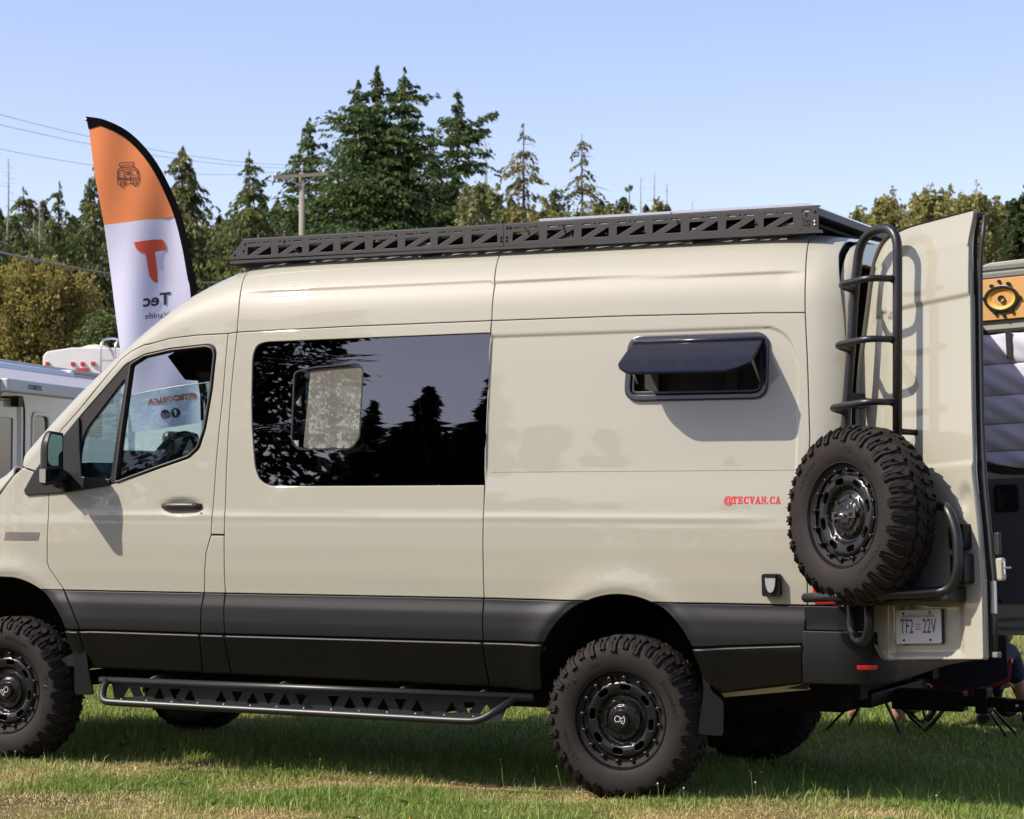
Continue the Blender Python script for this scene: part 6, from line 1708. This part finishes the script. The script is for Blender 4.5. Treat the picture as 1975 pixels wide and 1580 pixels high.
def conifer(name, label, x, y, leaders, seed, nb=170, ns=16, leaf=.15, droop=.5, gap=.12, col=(.030, .050, .018), col2=(.055, .075, .025), group=None, dead=0, lean=None, extra=(), wide=1.0):
    rg = np.random.default_rng(seed)
    t_ = thing(name, label, 'tree', (x, y, 0), group)
    ns = int(ns * 1.9); nb = int(nb * 1.15)
    tb = MB(); C = []; A = []; B = []; K = []
    for (lx, ly, prof, lean_) in leaders:
        zs = np.array([p[0] for p in prof] + [1.0])[::-1]; hs = np.array([p[1] for p in prof] + [prof[-1][1] * 1.1])[::-1]
        ztop = prof[0][0]
        trunk_mesh(tb, (x, y, 0), (lx + lean_, ly, ztop + .1), .14 + ztop * .008, .015, .05, rg)
        vis = ztop - 9.0
        zb = np.where(rg.random(nb) < .86, ztop - (ztop - max(vis, 1.5)) * rg.random(nb) ** .85, rg.uniform(1.5, max(vis, 1.6), nb))
        zb = np.sort(zb)
        # whorls: cluster heights a little, and leave gaps
        zb += .10 * np.sin(zb * 9 + seed)
        az = rg.uniform(0, 2 * np.pi, nb)
        hw = np.interp(zb, zs, hs) * wide
        lobes = 1 + .32 * np.sin(zb * 2.3 + az + seed) + .26 * np.sin(zb * 5.9 + az * 2 + 2 * seed) + np.where(rg.random(nb) < .07, .7, 0)
        L = hw * rg.uniform(.5, 1.25, nb) * lobes * (1.12 + .22 * np.clip((ztop - zb - 2) / 4, 0, 1)) + .05
        keep = rg.random(nb) > gap
        zb, az, L = zb[keep], az[keep], L[keep]
        br = [(zb, az, L)]
        if extra:
            ez = np.array([e[0] for e in extra]); ea = np.array([e[1] for e in extra]); el = np.array([e[2] for e in extra]); br.append((ez, ea, el))
        for bi, (zb, az, L) in enumerate(br):
            n = len(zb)
            cx = np.interp(zb, [0, ztop], [x, lx + lean_]); cy = np.interp(zb, [0, ztop], [y, ly])
            d = np.stack([np.cos(az), np.sin(az), np.zeros(n)], 1)
            m = ns if bi == 0 else ns * 5
            t = rg.random((n, m)) ** .8 * .92 + .08
            dr = droop * rg.uniform(.5, 1.4, n) * (1 if bi == 0 else .1)
            up = rg.uniform(.0, .45, n)
            pz = zb[:, None] + L[:, None] * (up[:, None] * t - dr[:, None] * t * t)
            lat = rg.normal(0, 1, (n, m)) * (.10 + .16 * (1 - t)) * L[:, None]
            px = cx[:, None] + d[:, 0:1] * L[:, None] * t - d[:, 1:2] * lat
            py = cy[:, None] + d[:, 1:2] * L[:, None] * t + d[:, 0:1] * lat
            pz = pz - np.abs(lat) * .35 + rg.normal(0, .05, (n, m))
            c = np.stack([px, py, pz], -1).reshape(-1, 3)
            dd = np.repeat(d, m, 0); sg = np.sign(lat).reshape(-1, 1)
            side = np.stack([-dd[:, 1], dd[:, 0], np.zeros(len(dd))], 1)
            ax = unit(dd * rg.uniform(.2, 1, (len(dd), 1)) + side * sg * rg.uniform(.0, .9, (len(dd), 1)) + np.stack([rg.normal(0, .3, len(dd)), rg.normal(0, .3, len(dd)), -rg.uniform(.1, 1.1, len(dd)) * (.6 + droop)], 1))
            w = unit(np.cross(ax, rg.normal(0, 1, ax.shape)))
            sz = leaf * rg.uniform(.55, 1.35, (len(c), 1)) * np.clip(.35 + L.repeat(m)[:, None] * .9, .35, 1.15)
            C.append(c); A.append(ax * sz); B.append(w * sz * .42)
            mixv = np.clip(rg.random((len(c), 1)) * .7 + .35 * np.sin(zb.repeat(m) * 2.3 + az.repeat(m))[:, None], 0, 1)
            k = np.array(col) * (1 - mixv) + np.array(col2) * mixv
            K.append(k * 1.9 * rg.uniform(.7, 1.25, (len(c), 1)))
            for i in range(0, n, 3):
                if zb[i] < vis: continue
                p0 = np.array([cx[i], cy[i], zb[i]]); e = p0 + d[i] * L[i] + np.array([0, 0, L[i] * (up[i] - dr[i])]); mid_ = p0 + d[i] * L[i] * .5 + np.array([0, 0, L[i] * (up[i] * .5 - dr[i] * .25)])
                tb.tube([tuple(p0), tuple(mid_), tuple(e)], .02, 4, caps=False, rs=[.028, .016, .006])
        for i in range(dead):
            z = rg.uniform(ztop - 5, ztop - .2); a = rg.uniform(0, 6.283); l = rg.uniform(.4, 1.1) * np.interp(z, zs, hs) * 1.4
            tb.tube([(lx, ly, z), (lx + math.cos(a) * l * .6, ly + math.sin(a) * l * .6, z + .02), (lx + math.cos(a) * l, ly + math.sin(a) * l, z - .15 * l)], .01, 3, caps=False, rs=[.016, .010, .005])
    tb.obj('trunk', BARK, t_, smooth=True)
    V, F = quads(np.concatenate(C), np.concatenate(A), np.concatenate(B))
    build('crown', V, F, LEAF, t_, colors=np.repeat(np.concatenate(K), 4, 0))
    return t_
def snag(label, x, y, h, seed, n=26):
    rg = np.random.default_rng(seed); mb = MB()
    trunk_mesh(mb, (x, y, 0), (x + rg.normal(0, .1), y, h), .16, .02, .04, rg)
    for i in range(n):
        z = h - rg.random() ** 1.3 * 5.0; a = rg.uniform(0, 6.283); l = rg.uniform(.15, .75) * min(1, (h - z) * .5 + .25)
        mb.tube([(x, y, z), (x + math.cos(a) * l * .6, y + math.sin(a) * l * .6, z + .06 * l), (x + math.cos(a) * l, y + math.sin(a) * l, z - .12 * l)], .01, 3, caps=False, rs=[.014, .009, .004])
    o = mb.obj('dead_tree', DEADWOOD, None, smooth=True)
    return tag(o, label, 'tree', 'bare dead tree trunks among the conifers')
def broadleaf(name, label, x, y, prof, seed, n=7000, leaf=.10, cols=((.07, .085, .022), (.13, .12, .035)), group=None, spiky=.35):
    rg = np.random.default_rng(seed)
    t_ = thing(name, label, 'tree', (x, y, 0), group)
    ztop = prof[0][0]; zl = max(.6, prof[-1][0] - 3.5)
    zs = np.array([zl] + [p[0] for p in prof][::-1]); hs = np.array([prof[-1][1] * .8] + [p[1] for p in prof][::-1])
    tb = MB(); trunk_mesh(tb, (x, y, 0), (x, y, ztop - .5), .12, .03, .08, rg)
    # twig-ended shoots carrying leaf clumps
    ns = max(60, n // 55)
    zc_ = zl + (ztop - zl) * rg.random(ns) ** .75
    hw = np.interp(zc_, zs, hs)
    a = rg.uniform(0, 2 * np.pi, ns); r_0 = hw * np.sqrt(rg.uniform(.05, 1, ns))
    s = np.stack([x + np.cos(a) * r_0, y + np.sin(a) * r_0, zc_], 1)
    L = rg.uniform(.25, .75, ns) * (.45 + .25 * hw) * (1 + spiky * rg.random(ns) * 2)
    d = unit(np.stack([np.cos(a) * .45 + rg.normal(0, .25, ns), np.sin(a) * .45 + rg.normal(0, .25, ns), .55 + rg.random(ns)], 1))
    up_ = (zc_ > np.interp(.62, [0, 1], [zl, ztop]))
    d[up_] = unit(d[up_] * np.array([.45, .45, 1.25])); L[up_] *= 1.25
    over = s[:, 2] + d[:, 2] * L > ztop + .35 * spiky
    L[over] *= .55
    if spiky > .5:
        ne = int(26 * spiky)
        za = np.interp(rg.random(ne), [0, 1], [ztop - 1.2, ztop - .1]); ha = np.interp(za, zs, hs); aa = rg.uniform(0, 6.283, ne); ra = ha * rg.uniform(.3, 1.0, ne)
        s = np.concatenate([s, np.stack([x + np.cos(aa) * ra, y + np.sin(aa) * ra, za - .2], 1)]); L = np.concatenate([L, rg.uniform(.5, 1.15, ne)]); hw = np.concatenate([hw, ha])
        d = np.concatenate([d, unit(np.stack([rg.normal(0, .16, ne), rg.normal(0, .16, ne), np.ones(ne)], 1))]); ns += ne
    m = max(1, n // ns)
    t = rg.random((ns, m)) ** .8
    sp = (.030 + .13 * (1 - t)) * (.45 + np.minimum(L, .7)[:, None])
    c = s[:, None, :] + d[:, None, :] * (L[:, None] * t)[..., None] + rg.normal(0, 1, (ns, m, 3)) * sp[..., None]
    c = c.reshape(-1, 3)
    ax = unit(rg.normal(0, 1, c.shape) + np.array([0, 0, -.4])); w = unit(np.cross(ax, rg.normal(0, 1, c.shape)))
    sz = leaf * rg.uniform(.6, 1.3, (len(c), 1))
    V, F = quads(c, ax * sz, w * sz * .75)
    k = np.array(cols[0]); k2 = np.array(cols[1])
    mixv = np.clip(rg.random(len(c)) * .6 + np.repeat(rg.random(ns), m) * .5, 0, 1)[:, None]
    K = 1.35 * (k * (1 - mixv) + k2 * mixv) * rg.uniform(.75, 1.25, (len(c), 1))
    for i in range(0, ns, 2):
        tb.tube([(x + (s[i, 0] - x) * .15, y + (s[i, 1] - y) * .15, s[i, 2] - .4 * hw[i]), tuple(s[i]), tuple(s[i] + d[i] * L[i])], .01, 3, caps=False, rs=[.022, .012, .005])
    tb.obj('trunk', mat('grey_bark', (.13, .11, .085), .9), t_, smooth=True)
    build('crown', V, F, LEAF, t_, colors=np.repeat(K, 4, 0))
TREES = {
'c0' : (-63.06, 73.37, [(14.99, 0.07), (14.13, 0.61), (12.92, 1.02), (10.98, 1.34), (7.57, 1.7)]) ,
'c1' : (-62.9, 75.67, [(16.11, 0.05), (15.37, 0.35), (14.38, 0.5), (13.14, 0.69), (11.65, 0.99), (9.18, 1.36), (6.21, 1.49)]) ,
'c2' : (-62.57, 78.04, [(16.64, 0.05), (15.76, 0.25), (14.62, 0.43), (13.36, 0.61), (11.85, 1.01), (9.32, 1.31), (6.29, 1.52)]) ,
'c3' : (-60.42, 77.97, [(17.2, 0.05), (16.13, 0.3), (14.75, 0.68), (13.5, 0.9), (11.75, 1.2), (9.25, 1.45), (6.25, 1.63)]) ,
'c3b' : (-60.14, 81.43, [(15.64, 0.08), (14.61, 0.64), (13.07, 1.16), (10.5, 1.54), (6.38, 1.54)]) ,
'c4' : (-55.47, 78.12, [(17.86, 0.1), (17.25, 0.49), (16.22, 0.83), (14.99, 1.23), (13.77, 1.52), (11.56, 1.84), (6.16, 2.09)]) ,
'c4c' : (-57.6, 84.87, [(15.5, 0.08), (14.59, 0.63), (13.28, 1.18), (10.66, 1.57)]) ,
'c5' : (-52.03, 78.66, [(17.49, 0.05), (16.69, 0.27), (15.59, 0.54), (14.62, 0.78), (13.65, 1.02), (11.46, 1.34), (7.57, 1.46)]) ,
'c6' : (-50.76, 81.49, [(19.38, 0.07), (18.71, 0.5), (17.6, 0.79), (16.48, 1.14), (15.12, 1.54), (13.64, 1.93), (10.17, 2.23)]) ,
'c7a' : (-46.57, 81.28, [(21.52, 0.05), (20.57, 0.27), (19.48, 0.54), (18.27, 1.02), (17.29, 1.51), (14.86, 2.07), (12.43, 2.24), (8.79, 2.31)]) ,
'c7b' : (-45.49, 81.79, [(21.47, 0.05), (20.75, 0.44), (19.97, 1.02), (19.0, 1.22), (17.29, 1.41), (14.86, 1.65), (12.43, 1.82), (8.79, 1.95)]) ,
'c7c' : (-47.34, 80.91, [(20.87, 0.05), (20.09, 0.34), (19.43, 0.92), (18.75, 1.46), (17.29, 1.56), (14.86, 1.82), (12.43, 1.95), (8.79, 1.95)]) ,
'c8' : (-42.72, 82.02, [(20.27, 0.05), (19.55, 0.29), (18.59, 0.6), (17.62, 0.92), (16.42, 1.01), (14.73, 1.2), (12.33, 1.4), (8.72, 1.45)]) ,
'c8b' : (-46.04, 85.97, [(19.16, 0.08), (18.28, 0.4), (16.89, 0.63), (14.88, 0.91), (12.86, 1.01)]) ,
'c9' : (-42.93, 89.68, [(19.85, 0.05), (18.85, 0.51), (17.69, 0.82), (16.41, 0.98), (14.87, 1.13), (12.55, 1.18)]) ,
'c10' : (-41.12, 92.77, [(19.58, 0.05), (18.51, 0.58), (17.46, 0.79), (16.55, 1.26), (15.11, 1.36), (12.75, 1.44)]) ,
'c11' : (-34.33, 82.71, [(15.38, 0.05), (14.93, 0.47), (14.47, 0.8), (13.65, 1.03), (11.54, 1.17)]) ,
's1' : (-62.93, 74.54, [(17.37, 0.0)]) ,
's2' : (-63.03, 76.71, [(15.68, 0.0)]) ,
's3' : (-62.74, 76.85, [(15.65, 0.0)]) ,
's4' : (-45.68, 90.58, [(19.45, 0.0)]) ,
's5' : (-45.37, 90.73, [(19.24, 0.0)]) ,
's6' : (-38.35, 94.09, [(17.52, 0.0)]) ,
's7' : (-37.84, 94.34, [(17.73, 0.0)]) ,
's8' : (-37.17, 94.66, [(17.2, 0.0)]) ,
's9' : (-36.11, 95.17, [(16.26, 0.0)]) ,
'b1' : (-36.88, 72.61, [(14.35, 0.22), (13.64, 0.82), (12.67, 1.03), (10.74, 1.08)]) ,
'b2' : (-35.51, 76.59, [(14.19, 0.18), (13.71, 0.8), (13.04, 1.11), (11.04, 1.22)]) ,
'b3' : (-33.51, 77.55, [(14.04, 0.22), (13.59, 0.98), (13.04, 1.22), (11.04, 1.33)]) ,
'b4' : (-32.32, 81.45, [(14.71, 0.18), (14.21, 0.6), (13.4, 0.82), (11.34, 0.92)]) ,
'b4b' : (-37.78, 77.72, [(14.3, 0.18), (13.85, 0.82), (13.28, 1.04), (11.24, 1.13)]) ,
'b5' : (-27.16, 30.65, [(6.42, 0.47), (6.04, 0.99), (5.46, 1.29), (4.87, 1.46), (4.17, 1.46)]) ,
'b5b' : (-27.43, 32.74, [(6.04, 0.1), (5.74, 0.29), (5.25, 0.46), (4.52, 0.55)]) ,
'b6' : (-24.55, 29.69, [(5.21, 0.13), (4.91, 0.34), (4.51, 0.43), (3.84, 0.51)]) ,
'b7' : (-18.63, 65.82, [(11.55, 0.05), (11.15, 0.4), (10.42, 0.69), (9.33, 0.82)]) ,
'b8' : (-17.13, 64.32, [(11.79, 0.05), (11.26, 0.53), (10.55, 0.8), (9.13, 0.98)]) ,
'b9' : (-15.25, 63.0, [(11.73, 0.05), (11.26, 0.62), (10.31, 0.9), (8.58, 1.04)]) ,
'b10' : (-13.74, 62.62, [(11.54, 0.07), (11.13, 0.65), (10.19, 0.89), (8.48, 1.02)]) ,
'b11' : (-13.28, 65.06, [(11.41, 0.07), (10.96, 0.56), (10.25, 0.79), (8.68, 0.96)]) ,
'b12' : (-11.53, 60.35, [(10.49, 0.08), (10.0, 0.46), (9.18, 0.65), (7.87, 0.82)]) ,
}
G_C = 'conifers along the far side of the field'
def lead(k, lean=0.0): q = TREES[k]; return (q[0], q[1], q[2], lean)
CED = dict(droop=.75, leaf=.125, col=(.050, .068, .022), col2=(.115, .125, .040))
FIR = dict(droop=.30, leaf=.120, col=(.034, .058, .020), col2=(.085, .110, .032))
def con(k, label, seed, **kw):
    q = TREES[k]; conifer('conifer_tree', label, q[0], q[1], [lead(k, kw.pop('lean_x', 0.0))], seed, group=G_C, **kw)
con('c0', 'dark conifer cut by the left picture edge above the bush', 1, wide=1.4, nb=200, ns=18, **CED)
con('c1', 'thin-topped conifer beside the bare snag near the left edge', 2, wide=1.45, nb=210, ns=17, gap=.18, dead=20, **CED)
con('c2', 'sparse narrow cedar second from the left, left of the flag', 3, wide=1.4, nb=210, ns=17, gap=.18, dead=20, **CED)
con('c3', 'cedar standing directly left of the flag', 4, wide=1.3, nb=240, ns=18, gap=.22, dead=25, **CED)
con('c3b', 'conifer half hidden behind the flag cloth', 5, nb=170, ns=18, **CED)
con('c4', 'broad dense cedar standing directly right of the flag', 6, nb=300, ns=24, gap=.05, **{**CED, 'col': (.06, .07, .025), 'col2': (.14, .135, .05)})
con('c4c', 'low conifer filling the gap between flag cedar and slim spire', 7, nb=160, ns=18, **CED)
con('c5', 'slim pointed cedar spire left of the utility pole', 8, wide=1.25, nb=260, ns=18, gap=.15, **CED)
con('c6', 'conifer with bent top right behind the utility pole', 9, nb=270, ns=22, gap=.18, lean_x=.30, **FIR)
q = TREES['c7a']
conifer('conifer_tree', 'tallest and widest conifer, with forked double top', q[0], q[1], [lead('c7a'), lead('c7b', .1), lead('c7c', -.1)], 10, nb=330, ns=24, gap=.10, group=G_C, **FIR)
con('c8', 'tall conifer with one long branch reaching right', 11, nb=260, ns=22, gap=.12, extra=((18.45, .45, 1.9), (18.30, .60, 1.5), (17.9, .2, 1.2)), **FIR)
con('c8b', 'short conifer squeezed between the forked one and the long-branched one', 12, nb=150, ns=18, **{**CED, 'col2': (.10, .095, .035)})
con('c9', 'sparse brownish conifer, left one of the two thin ones above the rack', 13, nb=150, ns=15, gap=.38, dead=40, **{**CED, 'col': (.09, .085, .038), 'col2': (.19, .165, .075)})
con('c10', 'sparse conifer, right one of the two thin ones above the rack', 14, nb=150, ns=15, gap=.34, dead=40, **{**CED, 'col': (.07, .08, .03), 'col2': (.15, .145, .055)})
con('c11', 'small bushy fir low above the middle of the rack', 15, nb=130, ns=20, gap=.05, **FIR)
for i, (fx, fy, h, w, lb) in enumerate(((-68.5, 84.5, 16.0, 2.5, 'leftmost conifer of the back row, at the picture edge'), (-65.3, 86.0, 15.2, 2.4, 'back row conifer behind the two thin snags'), (-62.6, 87.5, 15.9, 2.4, 'back row conifer left of the flag, behind the sparse cedar'), (-59.6, 88.5, 16.2, 2.4, 'back row conifer touching the left edge of the flag'), (-54.0, 90.0, 16.2, 2.5, 'back row conifer between broad cedar and slim spire'), (-51.0, 91.5, 17.0, 2.5, 'back row conifer left of the utility pole foot'), (-48.6, 92.5, 17.4, 2.5, 'back row conifer right of the utility pole'), (-43.6, 95.0, 17.4, 2.2, 'back row conifer behind the long-branched one'))):
    conifer('conifer_tree', lb, fx, fy, [(fx, fy, [(h, .1), (h - 1.2, w * .4), (h - 3, w * .75), (h - 5, w), (h - 9, w * 1.2)], 0.0)], 200 + i, nb=210, ns=16, gap=.05, group=G_C, **CED)
for k, lb, n in (('s1', 'tall bare snag at the left picture edge', 34), ('s2', 'left one of two thin snags left of the flag', 20), ('s3', 'right one of two thin snags left of the flag', 20), ('s4', 'left snag beside the long-branched conifer', 22), ('s5', 'right snag beside the long-branched conifer', 26), ('s6', 'bare snag rising from the small bushy fir', 16), ('s7', 'tallest bare snag right of the small bushy fir', 18), ('s8', 'bare snag with a long low twig, right of the tallest', 16), ('s9', 'shortest bare snag, farthest right above the rack', 8)):
    q = TREES[k]; snag(lb, q[0], q[1], q[2][0][0], ord(k[1]) * 7 + len(lb), n)
G_B = 'leafy trees behind the van'
OLV = ((.12, .13, .036), (.25, .225, .080))
for i, (k, lb, n, cols) in enumerate((('b1', 'pale leafed tree low beside the long-branched conifer', 7000, ((.085, .105, .028), (.26, .27, .13))), ('b4b', 'low leafy tree under the left sparse conifer', 5000, OLV), ('b2', 'low leafy tree between the two sparse conifers', 5000, OLV), ('b3', 'low leafy tree right of the right sparse conifer', 6000, OLV), ('b4', 'small leafy tree among the bare snags', 3500, OLV))):
    q = TREES[k]; broadleaf('leafy_tree', lb, q[0], q[1], [(z - (.25 if i == 0 else .7), h) for z, h in q[2]], 40 + i, n, .10, cols, G_B, spiky=.6)
AUT = ((.10, .085, .025), (.22, .13, .045))
q = TREES['b5']; broadleaf('leafy_tree', 'wide autumn-brown bushy tree above the white trailer', q[0], q[1], q[2], 60, 60000, .045, ((.12, .145, .035), (.30, .225, .07)), G_B)
broadleaf('leafy_tree', 'autumn-brown bushy tree cut by the left picture edge', q[0] - 2.0, q[1] - .6, [(z + .05, h * .9) for z, h in q[2]], 63, 36000, .045, ((.11, .14, .034), (.27, .21, .065)), G_B)
q = TREES['b5b']; broadleaf('leafy_tree', 'small rusty bush at the right end of the autumn-brown tree', q[0], q[1], q[2], 61, 9000, .05, AUT, G_B)
q = TREES['b6']; broadleaf('leafy_tree', 'green bush directly above the caravan ladder', q[0], q[1], q[2], 62, 9000, .05, ((.06, .085, .024), (.14, .17, .06)), G_B)
BR = ((.13, .15, .045), (.29, .26, .10))
for i, (k, lb, n) in enumerate((('b7', 'thin leafy tree just right of the rack end', 3500), ('b8', 'leafy olive-brown tree behind the ladder top', 9000), ('b9', 'leafy olive-brown tree behind the middle of the open door top', 11000), ('b10', 'leafy olive-brown tree behind the open door corner', 11000), ('b11', 'leafy olive tree just right of the open door corner', 9000))):
    q = TREES[k]; broadleaf('leafy_tree', lb, q[0], q[1], [(z - .55, h) for z, h in q[2]], 70 + i, int(n * 1.5), .075, BR, G_B, spiky=.9)
q = TREES['b12']; broadleaf('leafy_tree', 'dark green leafy tree cut by the right picture edge', q[0], q[1], q[2], 80, 9000, .10, ((.03, .05, .02), (.07, .085, .03)), G_B, spiky=.7)

# the wood across the field behind the camera: only its mirror image shows in the van's windows
def far_wood():
    rg = np.random.default_rng(99); C = []; A = []; B = []; K = []
    rows = [(-27.6, -46, 11.4, 2.3, 4000), (-24.6, -46.5, 12.4, 2.6, 4500), (-26.4, -47, 11.8, 2.6, 4000), (-30.4, -45, 27, 3.6, 9000), (-32.5, -46, 22, 3.4, 4000), (-28.4, -47, 13.5, 1.5, 3000), (-25.5, -45, 13.4, 2.3, 6000), (-23.7, -45.5, 13.9, 1.7, 5000), (-22.0, -46, 12.2, 2.2, 4000), (-27.0, -46, 10.0, 1.6, 3000), (-34.8, -45, 19, 3.4, 3000)]
    rows += [(x_, -47 - (i_ % 3), (9.2 if -40 < x_ < 4 else 13.5) + 1.6 * math.sin(i_ * 2.1), 2.6, 2000 if -40 < x_ < 4 else 1100) for i_, x_ in enumerate(np.arange(-86, 84, 2.1))]
    for xx, yy, h, w, n in rows:
        z = h * (1 - rg.random(n) ** .8 * .97); a = rg.uniform(0, 6.283, n); rr = w * (1 - z / h) ** .7 * np.sqrt(rg.random(n)) * (1 + .35 * np.sin(z * 5 + 2 * a + xx))
        c = np.stack([xx + np.cos(a) * rr, yy + np.sin(a) * rr, z], 1); C.append(c)
        ax = unit(np.stack([np.cos(a), np.sin(a), -rg.uniform(.0, .6, n)], 1)); A.append(ax * rg.uniform(.14, .34, (n, 1))); B.append(unit(np.cross(ax, rg.normal(0, 1, ax.shape))) * rg.uniform(.06, .14, (n, 1)))
        K.append(np.array([.02, .03, .012]) * rg.uniform(.6, 1.4, (n, 1)))
    V, F = quads(np.concatenate(C), np.concatenate(A), np.concatenate(B))
    o = build('distant_wood', V, F, LEAF, None, colors=np.repeat(np.concatenate(K), 4, 0))
    tag(o, 'dark conifer wood across the field, seen mirrored in the side windows', 'wood', kind='stuff')
far_wood()

def tree_belt():
    """the closed wood behind the front row: single trees cannot be told apart in it"""
    rg = np.random.default_rng(123); C = []; A = []; B = []; K = []
    us = np.concatenate([np.linspace(-260, 960, 44), np.linspace(985, 1290, 8), np.linspace(1330, 2700, 34), np.linspace(-1200, -290, 22)])
    for i, u in enumerate(us):
        v = np.interp(u, [-1200, -200, 0, 150, 330, 480, 640, 800, 960, 1300, 1330, 2700], [470, 425, 415, 405, 395, 410, 385, 365, 385, 402, 530, 530]) + rg.uniform(-30, 22)
        dep = rg.uniform(122, 136); lat = (u - 987.5) / 4276.4 * dep
        h = 1.47 + (951 - v) / 4276.4 * dep; w = rg.uniform(1.6, 2.5); n = 2600
        cx = CAM_LOC.x + FV_.x * dep + RV_.x * lat; cy = CAM_LOC.y + FV_.y * dep + RV_.y * lat
        z = h - 9.5 * rg.random(n) ** .9; a = rg.uniform(0, 6.283, n)
        rr = w * np.clip((h - z) / 5.5, .02, 1) ** .8 * np.sqrt(rg.random(n)) * (1 + .35 * np.sin(z * 3.1 + a + i) + .2 * np.sin(z * 7 + 2 * a))
        C.append(np.stack([cx + np.cos(a) * rr, cy + np.sin(a) * rr, z], 1))
        ax = unit(np.stack([np.cos(a), np.sin(a), -rg.uniform(.2, 1.3, n)], 1)); sz = rg.uniform(.10, .24, (n, 1))
        A.append(ax * sz); B.append(unit(np.cross(ax, rg.normal(0, 1, ax.shape))) * sz * .45)
        base = np.array([.075, .098, .036]) if rg.random() < .7 else np.array([.115, .115, .048])
        K.append(base * rg.uniform(.6, 1.6, (n, 1)))
    V, F = quads(np.concatenate(C), np.concatenate(A), np.concatenate(B))
    o = build('conifer_belt', V, F, LEAF, None, colors=np.repeat(np.concatenate(K), 4, 0))
    tag(o, 'closed belt of conifers filling the gaps behind the front row of trees', 'wood', kind='stuff')
tree_belt()
